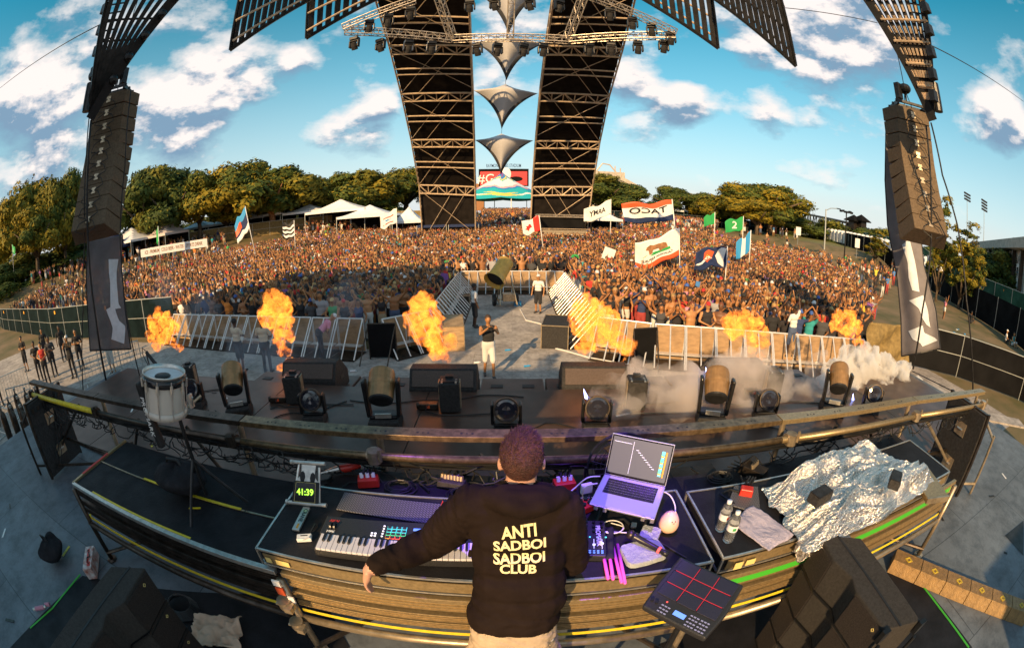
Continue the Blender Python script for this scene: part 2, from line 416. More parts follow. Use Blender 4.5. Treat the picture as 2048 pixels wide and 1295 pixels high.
# unseen walls added behind the camera to cast shade over the stage
mb = MB(); mb.box((-10.2, -5.2, 5.0), (12.4, .25, 6.2)); mb.box((-16.4, -5.2, 8.9), (12.0, .24, 11.4))
tag(mb.build('unseen_shade_wall', 'wall_black'), 'unseen black wall added upstage left to cast shade', 'wall')
mb = MB(); mb.box((7.2, -4.4, 3.1), (9.6, .25, 2.3))  # low wall added out of view, sized to shade the right floor
tag(mb.build('unseen_low_shade_wall', 'wall_black'), 'unseen low black wall added upstage right to cast shade', 'wall')

# ================================================================ RISER (black decks on scaffold tubes)
RZ = 2.80; RY0 = 1.29; TZ = 2.95
mb = MB()
rs = thing('stage_riser', 'long black equipment riser with silver edges and yellow tape on scaffold legs', 'riser', (0, RY0, 1.95))
def L_(x, y, z): return Vector((x, y-RY0, z-1.95))
mb = MB(); mb.box(L_(-2.45, 1.72, RZ-.03), (2.3, .84, .04)); mb.box(L_(.1, 1.85, RZ-.03), (2.76, 1.1, .04)); mb.box(L_(2.6, 1.8, RZ-.03), (2.2, 1.0, .04)); mb.build('deck', 'riser_deck', rs, bevel=.004)
def rail_part(name, x0, x1, z, y, w, h, m):
    q = MB(); q.beam(L_(x0, y, z), L_(x1, y, z), w, h); return q.build(name, m, rs, bevel=.003)
rail_part('edge_rail', -3.62, -1.26, RZ-.012, RY0, .035, .035, 'alu'); rail_part('edge_rail', -1.22, 3.72, RZ-.012, RY0, .035, .035, 'alu_dirty_lit')  # left run silver, the rest in the sun-gilded copy of the metal
q = MB(); q.beam(L_(-3.62, RY0, RZ-.012), L_(-3.62, 2.14, RZ-.012), .03, .035); q.build('end_rail', 'alu_dirty_lit', rs)
q = MB(); q.beam(L_(-3.62, 1.45, RZ+.007), L_(-3.62, 1.85, RZ+.007), .032, .004); q.build('tape', 'red_tape', rs)
q = MB()
for k in range(9):
    x0 = -3.6+k*.27; q.box(L_(x0+.13, 1.72, RZ-.006+.001), (.262, .012, .006))
q.build('seam_strip', 'steel', rs); q = MB(); q.box(L_(-2.3, 1.722, RZ+.002), (1.1, .022, .004)); q.build('tape', 'yellow_tape', rs)
q = MB(); q.box(L_(-2.6, RY0+.028, RZ+.003), (1.3, .018, .004)); q.build('tape', 'yellow_tape', rs)
for x0, x1, m in ((-3.6, -1.27, 'steel_dark'), (-1.21, .95, 'alu_dirty_lit'), (1.0, 3.7, 'alu_dirty_lit')):  # left beams darkened to stand for shade, the others gilded for sun
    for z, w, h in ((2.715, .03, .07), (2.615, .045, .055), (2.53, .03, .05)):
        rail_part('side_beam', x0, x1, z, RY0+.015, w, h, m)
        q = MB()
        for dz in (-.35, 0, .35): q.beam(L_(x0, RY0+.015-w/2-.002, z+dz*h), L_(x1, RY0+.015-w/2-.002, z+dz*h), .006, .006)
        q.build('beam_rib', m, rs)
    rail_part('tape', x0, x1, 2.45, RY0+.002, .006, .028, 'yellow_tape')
    q = MB(); q.tube(L_(x0-.05, RY0-.02, 2.385), L_(x1, RY0-.02, 2.385), .026, 12); q.build('tube', 'steel' if x0 > -2 else 'steel_dark', rs, smooth=True)  # left tube takes the dark steel as painted shade
q = MB(); q.box(L_(2.4, RY0-.006, 2.735), (2.5, .004, .05)); q.build('tape', 'green_tape', rs)
for x in (-3.62, -1.24, .98, 3.74):
    for y in (1.27, 2.2):
        q = MB(); q.tube(L_(x, y, 1.955), L_(x, y, RZ-.05), .026, 12); q.tube(L_(x, y, 1.955), L_(x, y, 1.97), .06, 12); q.build('leg', 'steel_dark' if x < -2 else 'steel', rs, smooth=True)  # shade on the left legs put in as darker steel
    q = MB(); q.tube(L_(x, 1.25, 2.05), L_(x+(.8 if x < 0 else -.8), 2.1, 2.1), .02, 8); q.build('brace', 'steel_dark', rs)
# clamps and stickers on the post in the middle
q = MB()
for z in (2.385, 2.6): q.tube(L_(-1.24, 1.21, z-.03), L_(-1.24, 1.21, z+.03), .045, 14); q.box(L_(-1.20, 1.18, z), (.05, .06, .04)); q.tube(L_(-1.29, 1.19, z), L_(-1.17, 1.19, z), .012, 8)
q.build('clamp', 'steel', rs); q = MB(); q.box(L_(-1.24, 1.225, 2.69), (.05, .01, .06)); q.build('sticker', 'orange_red', rs); q = MB(); q.box(L_(-1.24, 1.225, 2.76), (.05, .01, .045)); q.box(L_(-1.19, 1.225, 2.63), (.04, .01, .05)); q.build('sticker', 'white', rs)
# pit below the riser floor
# ---- equipment cases used as table tops
def case(name, label, x0, x1, y0, y1, m='riser_deck', zt=TZ, h=.12):
    t = thing(name, label, 'equipment case', ((x0+x1)/2, (y0+y1)/2, zt-h)); w = x1-x0; d = y1-y0
    q = MB(); q.box((0, 0, h/2), (w-.02, d-.02, h-.004)); q.build('lid', m, t)
    q = MB(); e = .012
    for z in (h-e/2+.002, e/2):
        q.beam((-w/2, -d/2, z), (w/2, -d/2, z), e); q.beam((-w/2, d/2, z), (w/2, d/2, z), e); q.beam((-w/2, -d/2, z), (-w/2, d/2, z), e); q.beam((w/2, -d/2, z), (w/2, d/2, z), e)
    for sx in (-1, 1):
        for sy in (-1, 1): q.beam((sx*w/2, sy*d/2, 0), (sx*w/2, sy*d/2, h), e)
    q.build('edge_trim', 'alu', t)
    q = MB(); q.box((0, -d/2-.004, h/2), (w*.97, .006, h*.6)); q.build('side_panel', 'alu_dirty_lit', t)
    q = MB()
    for sx in (-1, 1):
        for sy in (-1, 1): q.box((sx*(w/2-.1), sy*(d/2-.08), -.02), (.06, .06, .035))
    q.build('foot', 'black_metal', t)
    return t
c1 = case('flight_case', 'wide black flight case table carrying the keyboard and laptop', -1.33, .985, 1.295, 1.93)
q = MB(); q.box((-1.09, -.333, .06), (.035, .003, .035)); q.box((-1.00, -.333, .06), (.085, .003, .035)); q.build('label', 'gold_label', c1)
c2 = case('flight_case', 'black flight case table holding the water bottles and foil blanket', 1.05, 3.45, 1.30, 1.90)
q = MB(); q.box((-1.1, -.33, .06), (.05, .003, .05)); q.box((-1.02, -.325, .06), (.06, .003, .04)); q.build('label', 'gold_label', c2)

# ================================================================ TRUSS RAIL in front of the riser
rl = thing('truss_rail', 'long drilled metal truss rail with scaffold tubes and end posts across the stage', 'truss', (0, 2.3, 1.95))
def Q_(x, y, z): return Vector((x, y-2.3, z-1.95))
RP = [(-6.35, 2.16), (-4.2, 2.27), (-2.0, 2.34), (0, 2.37), (2.0, 2.36), (3.9, 2.26), (5.6, 2.02)]
for i in range(6):
    a, b = RP[i], RP[i+1]; d = (Vector(b)-Vector(a)).normalized(); b2 = Vector(b)-d*.012
    q = MB(); q.beam(Q_(*a, 3.13), Q_(*b2, 3.13), .11, .04)
    p = q.build('rail_beam', 'steel_dark' if i < 2 else 'rail_half_lit' if i < 4 else 'alu_dirty_lit', rl, bevel=.003)  # shade on the left and sun on the right painted by metal tone
    q = MB(); n = int((Vector(b)-Vector(a)).length/.28)
    for k in range(1, n):
        c = Vector(a).lerp(Vector(b), k/n)
        for dx in (-.035, 0, .035): q.tube(Q_(c.x+dx, c.y-.01, 3.1485), Q_(c.x+dx, c.y-.01, 3.1515), .009 if dx else .006, 8)
    q.build('bolt_hole', 'black', p)
    q = MB(); q.tube(Q_(a[0], a[1]-.09, 3.0), Q_(b[0], b[1]-.09, 3.0), .027, 14); q.build('tube', 'steel_dark' if i < 2 else 'rail_half_lit' if i < 4 else 'alu_dirty_lit', rl, smooth=True)  # tube repeats the painted shade and sun of the beam
    q = MB(); q.tube(Q_(a[0], a[1]-.02, 2.90), Q_(b[0], b[1]-.02, 2.90), .024, 10); q.build('tube', 'steel_dark', rl, smooth=True)
    q = MB(); q.tube(Q_(a[0], a[1]+.1, 2.35), Q_(b[0], b[1]+.1, 2.35), .024, 10); q.build('tube', 'steel_dark', rl, smooth=True)
q = MB(); q.tube(Q_(-6.2, 2.07, 3.0), Q_(-4.25, 2.175, 3.0), .031, 14); q.build('tape', 'yellow_tape', rl, smooth=True)
for i, x in enumerate((-6.3, -4.2, -2.1, -.9, .9, 2.1, 3.9, 5.55)):
    y = np.interp(x, [p[0] for p in RP], [p[1] for p in RP])+.06
    q = MB(); q.tube(Q_(x, y, 1.96), Q_(x, y, 3.1), .026, 10); q.box(Q_(x, y, 1.965), (.14, .14, .012)); q.build('post', 'steel' if i else 'steel_dark', rl, smooth=False)  # leftmost post darkened in colour for shade
    if 0 < i < 7:
        q = MB(); q.tube(Q_(x, y, 2.05), Q_(x+(.7 if i % 2 else -.7), y, 2.95), .018, 8); q.build('brace', 'steel_dark', rl)
    q = MB(); q.tube(Q_(x, y-.15, 2.955), Q_(x, y-.15, 3.045), .05, 12); q.tube(Q_(x-.05, y-.14, 3.0), Q_(x+.05, y-.14, 3.0), .045, 12); q.tube(Q_(x+.05, y-.18, 2.98), Q_(x+.05, y-.18, 3.07), .012, 8); q.build('clamp', 'steel' if x > -1.5 else 'steel_dark', rl)  # left clamps in the darker tone that stands for shade
for s in (-1, 1):
    x0 = -6.3 if s < 0 else 5.55; y0 = 2.15 if s < 0 else 2.02
    q = MB(); q.tube(Q_(x0, y0-.45, 1.96), Q_(x0, y0-.45, 2.75), .022, 8); q.tube(Q_(x0, y0-.45, 2.7), Q_(x0, y0+.05, 3.0), .022, 8); q.tube(Q_(x0-s*.0, y0, 2.0), Q_(x0-s*1.3, y0+.2, 2.9), .022, 8); q.tube(Q_(x0, y0-.45, 2.1), Q_(x0-s*1.2, y0+.2, 2.1), .02, 8); q.build('end_brace', 'steel_dark' if s < 0 else 'steel', rl)  # left brace darkened to stand for shade, right one left brighter
# cables hanging along the rail
q = MB()
for k in range(90):
    x = random.uniform(-5.6, 5.2); y = np.interp(x, [p[0] for p in RP], [p[1] for p in RP])-.08; w = random.uniform(.15, .6)
    q.path([Q_(*p) for p in cable_pts((x, y, random.uniform(2.85, 2.96)), (x+w, y+random.uniform(-.04, .04), random.uniform(2.85, 2.96)), random.uniform(.04, .16), 9)], .006, 5)
for k in range(5):
    pts = [Q_(x/4-5.8, np.interp(x/4-5.8, [p[0] for p in RP], [p[1] for p in RP])-.05+.02*math.sin(x*1.3+k*2), 2.93+.02*math.sin(x*.9+k)) for x in range(0, 46)]
    q.path(pts, .008, 5)
q.build('cable_bundle', 'cable', rl)
# led cases hanging on both end frames
def side_case(x, y, rz, label):
    t = thing('lighting_case', label, 'equipment case', (x, y, 1.95), rz)
    q = MB(); q.box((0, 0, .55), (.1, .75, 1.0)); q.build('body', 'black_paint', t, bevel=.01)
    q = MB()
    for s in (-1, 1): q.beam((0, s*.39, .02), (0, s*.39, 1.08), .06, .03)
    for z in (.06, 1.05): q.beam((0, -.39, z), (0, .39, z), .06, .04)
    for k in range(6): q.box((.055, -.3+.12*k, .95), (.02, .05, .05))
    q.build('frame', 'steel_dark', t)
    for s in (-1, 1):
        for z in (.3, .75):
            q = MB(); q.box((s*.06, 0, z), (.012, .2, .16)); q.build('handle', 'steel', t)
            q = MB(); q.tube((s*.075, -.05, z), (s*.075, .05, z), .012, 6); q.build('latch', 'alu', t)
    q = MB()
    for k in range(8): q.path(cable_pts((.07, random.uniform(-.3, .3), 1.0), (.1, random.uniform(-.3, .3), random.uniform(.1, .6)), .08), .008, 5)
    q.build('cable', 'cable', t)
    return t
side_case(-5.95, 2.15, R(8), 'black lighting case hanging on the left end post of the rail')
side_case(5.25, 2.05, R(-8), 'black lighting case hanging on the right end post of the rail')
# ================================================================ STAGE APRON EQUIPMENT
AZ = 1.983
# row of subwoofer boxes at the lip
sub = thing('subwoofer', 'low black subwoofer box at the lip of the stage', 'speaker', (0, 0, 0), group='subwoofers along the stage lip')
q = MB(); q.box((0, 0, .85), (1.06, 1.1, 1.7)); q.build('cabinet', 'deck', sub, bevel=.02)
for sx in (-.26, .26):
    for sy in (-.25, .2):
        q = MB(); q.box((sx, sy, 1.703), (.2, .12, .012)); h = q.build('handle', 'black', sub)
q = MB(); q.box((0, 0, 1.702), (1.0, .02, .008)); q.build('seam', 'black', sub)
NS = 10
for i in range(NS):
    x = -4.35+i*1.09; o = sub if i == 0 else dup(sub)
    o.location = (x, 6.28, 0)
    o['label'] = 'low black subwoofer box along the stage lip, %s' % ['leftmost of the row', 'second from the left', 'third from the left', 'fourth from the left', 'fifth from the left', 'fifth from the right', 'fourth from the right', 'third from the right', 'second from the right', 'rightmost of the row'][i]
# wedge speakers facing the pit
def wedge(px, py, label, i):
    p = at(px, py, 1.72); t = thing('wedge_speaker', label, 'speaker', (p.x, p.y, 1.72), R(-px/80+12.5), 'front fill speakers on the stage lip')
    prof = [(-.36, 0), (.36, 0), (.36, .25), (.02, .56), (-.2, .56), (-.36, .3)]
    M = Matrix(((0, 0, 1, -.5), (1, 0, 0, 0), (0, 1, 0, 0), (0, 0, 0, 1)))
    q = MB(); q.prism(prof, 1.0, M); q.build('cabinet', 'black_paint', t, bevel=.015)
    q = MB(); q.grid(lambda u, v: (-.47+.94*u, -.375-.0+.14*v, .02+.26*1*v+.0), 1, 1)
    q = MB(); q.box((0, -.29, .435), (.9, .02, .24), Matrix.Rotation(R(-32), 3, 'X')); q.build('grille', 'ply_grille', t)
    for s in (-1, 1):
        q = MB(); q.box((s*.502, 0, .25), (.01, .16, .07)); q.build('handle', 'black', t)
    return t
mat('ply_grille', (.075, .05, .04), .7, var=.2, scale=60)
for i, (px, py, l) in enumerate(((635, 778, 'black wedge speaker on the lip behind the leftmost flame unit'), (893, 795, 'black wedge speaker on the lip left of the photographer'), (1182, 790, 'black wedge speaker on the lip right of the photographer'), (1458, 775, 'black wedge speaker on the lip in the drifting smoke'))): wedge(px, py, l, i)

mat('head_sunlit', (.30, .17, .07), .38, .3, var=.2, scale=8)  # black paint with the orange sun glare put into its colour
# big moving head (seen from behind, head tipped up) and small wash head
def mover_big():
    t = thing('moving_head_light', '', 'stage light')
    q = MB(); q.box((0, 0, .07), (.42, .40, .14), taper=.9); q.build('base', 'black_paint', t, bevel=.015)
    q = MB(); q.box((0, -.203, .07), (.36, .006, .08)); q.build('panel', 'steel_dark', t)
    q = MB(); q.box((0, 0, .16), (.36, .2, .05))
    for s in (-1, 1): q.box((s*.2, 0, .39), (.05, .16, .48), Matrix.Rotation(R(s*3), 3, 'Y'))
    q.build('yoke', 'black_metal', t, bevel=.02)
    M = Matrix.Translation((0, 0, .5)) @ Matrix.Rotation(R(-52), 4, 'X')
    q = MB(); q.lathe([(0, -.17), (.12, -.17), (.15, -.14), (.165, .0), (.165, .2), (.155, .24), (.13, .24), (.12, .22), (0, .22)], 26, M); h = q.build('head', 'head_sunlit', t, smooth=False)
    q = MB(); q.lathe([(0, -.175), (.118, -.175), (.145, -.16), (.152, -.14)], 26, M); q.build('rear_cap', 'black', h)
    q = MB(); q.lathe([(.168, .03), (.171, .05), (.171, .07), (.168, .09)], 26, M); q.build('band', 'head_sunlit', h)
    q = MB(); q.lathe([(0, .228), (.12, .226)], 26, M); q.build('lens', 'lens', h)
    q = MB(); q.box((0, -.1, .19), (.2, .02, .06)); q.build('plate', 'alu', t)
    return t
def mover_small():
    t = thing('wash_light', '', 'stage light')
    q = MB(); q.box((0, 0, .05), (.32, .28, .1), taper=.9); q.build('base', 'black_paint', t, bevel=.012)
    q = MB(); q.box((0, 0, .12), (.3, .14, .04))
    for s in (-1, 1): q.box((s*.165, 0, .25), (.035, .13, .27))
    q.build('yoke', 'black_metal', t, bevel=.02)
    M = Matrix.Translation((0, 0, .3)) @ Matrix.Rotation(R(72), 4, 'X')
    q = MB(); q.lathe([(0, -.12), (.1, -.11), (.14, -.05), (.15, .04), (.15, .08), (.135, .09), (.13, .075), (0, .075)], 26, M); h = q.build('head', 'black_metal', t)
    q = MB(); q.lathe([(0, .078), (.05, .082), (.1, .082), (.128, .078)], 26, M); q.build('lens', 'lens', h)
    q = MB(); q.lathe([(.128, .079), (.133, .093), (.148, .093), (.151, .08)], 26, M); q.build('rim', 'steel_dark', h)
    q = MB(); q.path([(0, -.15, .04), (.05, -.25, .01), (.2, -.3, .01), (.3, -.2, .01)], .008, 5); q.build('cable', 'cable', t)
    return t
def flame_unit():
    t = thing('flame_projector', '', 'flame machine')
    q = MB(); q.box((0, 0, .22), (.26, .28, .40)); q.build('body', 'black_paint', t, bevel=.01)
    q = MB(); q.box((0, 0, .43), (.24, .2, .02)); q.box((0, .05, .45), (.1, .08, .04)); q.build('nozzle_plate', 'black', t)
    for s in (-1, 1):
        q = MB()
        for k in range(3): q.tube((s*.09, -.12+.05*k, .425), (s*.09, -.12+.05*k, .44), .014, 10)
        q.build('gauge', 'alu', t)
        q = MB(); q.box((s*.135, -.02, .24), (.012, .14, .36)); q.build('side_rail', 'steel', t)
    q = MB(); q.box((-.3, .02, .05), (.26, .12, .08)); q.tube((-.42, .02, .05), (-.46, .02, .05), .05, 10); q.build('fuel_bottle', 'steel_dark', t, bevel=.01)
    q = MB(); q.box((-.3, -.043, .055), (.05, .004, .04)); q.build('label', 'orange_red', t)
    q = MB(); q.path([(-.3, -.02, .09), (-.33, -.1, .03), (-.15, -.18, .01), (.1, -.2, .01), (.5, -.16, .01), (.9, -.2, .01)], .009, 5); q.build('cable', 'cable', t)
    return t
mb0 = mover_big()
for i, (px, py, rz, w) in enumerate(((480, 826, 30, 'between the snare drum and the first flame unit, sunlit top'), (772, 851, 8, 'left of the central flame unit, tipped toward the crowd'), (1420, 845, -22, 'in the smoke right of the blue flash'), (1662, 822, -34, 'in the white smoke near the right end of the apron'))):
    p = at(px, py, AZ); o = mb0 if i == 0 else dup(mb0); o.location = p; o.rotation_euler = (0, 0, R(rz)); o['group'] = 'moving head lights on the apron'
    o['label'] = 'big black moving head light '+w
ms0 = mover_small()
for i, (px, py, rz, w) in enumerate(((394, 812, 20, 'close behind the snare drum'), (631, 840, 12, 'at the deck edge right of the first flame unit'), (1013, 863, 0, 'above the performer\'s head, just left of center'), (1190, 858, -6, 'beside the fan behind the laptop'), (1526, 838, -18, 'in thin smoke between two big moving heads'), (1738, 822, -30, 'half hidden in the thick white smoke'))):
    p = at(px, py, AZ); o = ms0 if i == 0 else dup(ms0); o.location = p; o.rotation_euler = (0, 0, R(rz)); o['group'] = 'wash lights along the apron edge'
    o['label'] = 'small round black wash light '+w
fu0 = flame_unit()
for i, (px, py, rz, w) in enumerate(((385, 778, 25, 'right behind the snare drum'), (594, 803, 14, 'beside the left wedge speaker'), (902, 818, 4, 'in front of the wedge left of the photographer'), (1268, 814, -8, 'in smoke right of the second wash light'), (1540, 792, -18, 'in smoke beside the right wedge speaker'))):
    p = at(px, py, AZ); o = fu0 if i == 0 else dup(fu0); o.location = p; o.rotation_euler = (0, 0, R(rz)); o['group'] = 'flame projectors on the apron'
    o['label'] = 'black flame projector box with gauges '+w
# loose cables on the deck
for k, (pts, lab) in enumerate((([(520, 845), (560, 830), (600, 826), (640, 822), (700, 800)], 'black cable snaking on the deck between the left lights'), ([(700, 800), (800, 805), (880, 800), (960, 790), (1060, 795)], 'black cable running along the deck behind the central lights'),
                               ([(1040, 860), (1090, 846), (1150, 856), (1200, 868)], 'black cable looping on the deck left of the fan'), ([(1230, 800), (1330, 806), (1420, 800), (1500, 810)], 'black cable on the deck in the smoke'), ([(400, 835), (440, 842), (430, 820), (470, 835)], 'black cable coiled beside the snare drum'))):
    P = [at(px, py, AZ+.008) for px, py in pts]; q = MB(); fine = []
    for i in range(len(P)-1):
        for j in range(8):
            t = j/8; fine.append(P[i].lerp(P[i+1], t)+Vector((0, .04*math.sin(math.pi*t)*(1 if i % 2 else -1), 0)))
    q.path(fine, .008, 5); tag(q.build('stage_cable', 'cable'), lab, 'cable')

# ================================================================ SNARE DRUM on its stand
dc = aty(327, 745, 1.62)            # middle of the top head
t = thing('snare_drum', 'white marching snare drum with black hoop on a stand', 'drum', (dc.x, dc.y, dc.z))
tilt = Matrix.Rotation(R(-8), 4, 'X') @ Matrix.Rotation(R(10), 4, 'Y')
dr = .142; dh = .215
mat('drum_shell', (.55, .49, .43), .3, var=.05)
mat('drum_head', (.62, .63, .66), .6, var=.12, scale=8)
q = MB(); q.lathe([(dr*.97, -dh), (dr*.97, -.01)], 36, tilt); q.build('shell', 'drum_shell', t, smooth=True)
q = MB(); q.lathe([(0, -.012), (dr*.95, -.012)], 36, tilt); q.build('drum_head', 'drum_head', t)
q = MB(); q.lathe([(dr*1.0, .0), (dr*1.04, .005), (dr*1.04, .012), (dr*.99, .012), (dr*.97, -.012)], 36, tilt); q.build('rim', 'alu', t, smooth=True)
q = MB(); q.lathe([(dr*.985, -.055), (dr*1.05, -.05), (dr*1.05, -.012), (dr*.99, -.008)], 36, tilt); q.build('hoop', 'black_gloss', t, smooth=True)
q = MB(); q.lathe([(dr*.985, -dh-.03), (dr*1.05, -dh-.03), (dr*1.05, -dh+.005), (dr*.99, -dh+.01)], 36, tilt); q.build('hoop', 'drum_shell', t, smooth=True)
for k in range(10):
    a = 2*math.pi*k/10+.2; v = Vector((dr*1.06*math.cos(a), dr*1.06*math.sin(a), 0))
    q = MB(); q.tube(tilt @ (v+Vector((0, 0, -.01))), tilt @ (v+Vector((0, 0, -dh-.02))), .004, 6); q.tube(tilt @ (v+Vector((0, 0, -.03))), tilt @ (v+Vector((0, 0, -.08))), .011, 8); q.build('tension_rod', 'alu', t)
q = MB(); q.ball((.02, -.03, -.005), (.05, .06, .01), 12, 6, M=tilt.to_3x3()); q.build('damper_pad', 'black', t, smooth=True)
q = MB(); q.box((.165, .03, -.17), (.02, .035, .08)); q.tube((.17, .03, -.2), (.2, .02, -.14), .006, 6); q.build('strainer', 'alu', t)
mat('box_print', (.6, .6, .6), .3, col2=(.35, .12, .08), scale=14)
mat('pink_plastic', (.5, .2, .28), .4)
mat('tan_cloth', (.6, .42, .3), .9, var=.1, bump=.4, bscale=40)
# stand and stand
dr_ = 0
st = thing('drum_stand', 'black tripod drum stand under the white snare drum', 'stand', (dc.x-.02, dc.y+.05, RZ))
zt = dc.z-RZ-dh-.03
q = MB(); q.tube((0, 0, .1), (0, 0, zt), .014, 10); q.build('pole', 'black_metal', st)
for k in range(3):
    a = k*2.09+.5; q = MB(); q.tube((0, 0, .38), (.3*math.cos(a), .26*math.sin(a), .012), .011, 8); q.build('leg', 'black_metal', st)
for k in range(3):
    a = k*2.09+.9; q = MB(); q.path([(0, 0, zt-.02), (.1*math.cos(a), .1*math.sin(a), zt-.01), (.19*math.cos(a), .19*math.sin(a), zt+.03)], .009, 6); q.build('arm', 'steel', st)
sc = aty(300, 830, 1.5)
pb = thing('stick_pouch', 'long black stick pouch with white lettering hanging beside the snare drum', 'bag', (sc.x, sc.y, sc.z))
q = MB(); q.box((0, 0, 0), (.055, .05, .42), Matrix.Rotation(R(-6), 3, 'Y')); q.build('body', 'black', pb, bevel=.015)
q = MB(); q.text('PROMARK', .055, Matrix(((0, 1, 0, .0), (0, 0, -1, -.028), (-1, 0, 0, 0), (0, 0, 0, 1))) @ Matrix.Identity(4)); q.build('lettering', 'white', pb)
# gooseneck microphone over the drum
mp = aty(300, 715, 1.7)
t = thing('drum_microphone', 'small black microphone on a gooseneck above the snare drum', 'microphone', mp)
q = MB(); q.tube((-.03, 0, .035), (.04, 0, -.03), .012, 10); q.ball((.045, 0, -.035), .015, 10, 6); q.build('body', 'black', t)
q = MB(); q.path([(-.02, 0, -.1), (-.03, 0, -.04), (-.035, 0, .02), (-.03, 0, .035)], .005, 6); q.path([(-.02, 0, -.1), (-.08, 0, .02), (-.07, 0, .06), (-.03, 0, .04)], .003, 5); q.build('gooseneck', 'black_metal', t)

# black backpack on the left riser
def bag(p, s, label, parts=True, m='dark_fabric'):
    t = thing('bag', label, 'bag', p)
    rnd = random.random()*10
    def f(u, v):
        a = 2*math.pi*u; ph = math.pi*v; n = mnoise.noise(Vector((math.cos(a)*1.3+rnd, math.sin(a)*1.3, v*2.5)))
        r = math.sin(ph)**.6*(1+.22*n); return Vector((s[0]*r*math.cos(a), s[1]*r*math.sin(a), s[2]*(1-v)**.8*(1+.12*n)))
    q = MB(); q.grid(f, 28, 16); q.build('body', m, t, smooth=True)
    q = MB(); q.path([(-s[0]*.4, 0, s[2]*.8), (-s[0]*.2, -.02, s[2]*1.12), (s[0]*.2, 0, s[2]*1.1), (s[0]*.35, 0, s[2]*.8)], .012, 6); q.build('strap', 'black', t, smooth=True)
    return t
b = bag(at(372, 985, RZ), (.26, .17, .26), 'black backpack lying on the left riser deck below the drum')
q = MB(); q.box((.2, -.13, .006), (.1, .012, .006), Matrix.Rotation(.4, 3, 'Z')); q.build('tape', 'yellow_tape', b)
bag(at(115, 1120, 1.95), (.2, .18, .28), 'black cloth bag on the grey floor at the far left')

# yellow and red plug etc. on the riser deck behind the tables
def plug_box(px, py, z, rz, label, m='red', s=(.11, .07, .05), knobs=3, cat='power box'):
    p = at(px, py, z); t = thing('power_distribution_box' if cat == 'power box' else 'stage_box', label, cat, p, R(rz))
    q = MB(); q.box((0, 0, s[2]/2), s, taper=.92); q.build('body', m, t, bevel=.006)
    for k in range(knobs):
        x = (k-(knobs-1)/2)*s[0]*.8/max(1, knobs)
        q = MB(); q.tube((x, 0, s[2]), (x, .01, s[2]+.03), .014, 10); q.build('plug', 'white' if m == 'red' else 'steel', t)
    q = MB(); q.path([(-s[0]/2, 0, .02), (-s[0]/2-.06, .02, .012), (-s[0]/2-.12, -.05, .012), (-s[0]/2-.02, -.12, .012)], .007, 6)
    for k in range(3): q.path([(s[0]*.2*(k-1), 0, s[2]+.03), (s[0]*.2*(k-1)+.02, .05, s[2]+.05), (s[0]*.3*(k-1), .12, .02), (s[0]*.5*(k-1), .2, .012)], .006, 5)
    q.build('cable', 'cable', t); return t
plug_box(738, 968, RZ, 15, 'red power box with white plugs behind the keyboard table', s=(.15, .09, .06))
plug_box(1128, 975, RZ, 10, 'red power box right behind the performer\'s shoulder', s=(.15, .09, .06))
plug_box(905, 970, RZ, -12, 'black stage box with a grey socket strip behind the red pedal', 'black_paint', (.19, .1, .05), 7, 'stage box')
plug_box(1505, 948, RZ, 35, 'black stage box with silver sockets left of the foil blanket', 'steel_dark', (.12, .22, .07), 6, 'stage box')
plug_box(1490, 990, TZ, -30, 'red tool with black battery grip at the edge of the foil', 'red', (.09, .06, .06), 0)
p = at(678, 938, RZ+.03); t = thing('power_plug', 'big red and silver industrial plug on the riser deck', 'plug', p, R(28))
q = MB(); q.tube((0, 0, 0), (.1, 0, .0), .032, 14); q.tube((.1, 0, 0), (.16, 0, .01), .026, 12); q.build('grip', 'red', t)
q = MB(); q.tube((-.1, 0, -.005), (0, 0, 0), .016, 12, r2=.03); q.tube((-.14, 0, -.01), (-.1, 0, -.005), .012, 10); q.build('gland', 'alu', t)
q = MB(); q.path(cable_pts((-.1, 0, 0), (.3, -.05, -.02), 0, 12, .03), .01, 6); q.build('cable', 'cable', t)
for k, (px, py, r, lab) in enumerate(((800, 975, .1, 'coil of black cable beside the red power box'), (925, 990, .1, 'coil of black cable behind the red pedal'), (1440, 955, .09, 'coil of black cable behind the right table'), (1090, 985, .09, 'coil of black cable behind the performer'), (640, 955, .11, 'coil of black cable near the big red plug'))):
    q = MB(); c = at(px, py, RZ+.01)
    for j in range(5):
        rr = r*(1-.07*j); ox = random.uniform(-.02, .02); q.path([c+Vector((rr*math.cos(a/10*2*math.pi)+ox, rr*.8*math.sin(a/10*2*math.pi), .006*j)) for a in range(11)], .006, 5)
    tag(q.build('cable_coil', 'cable'), lab, 'cable')
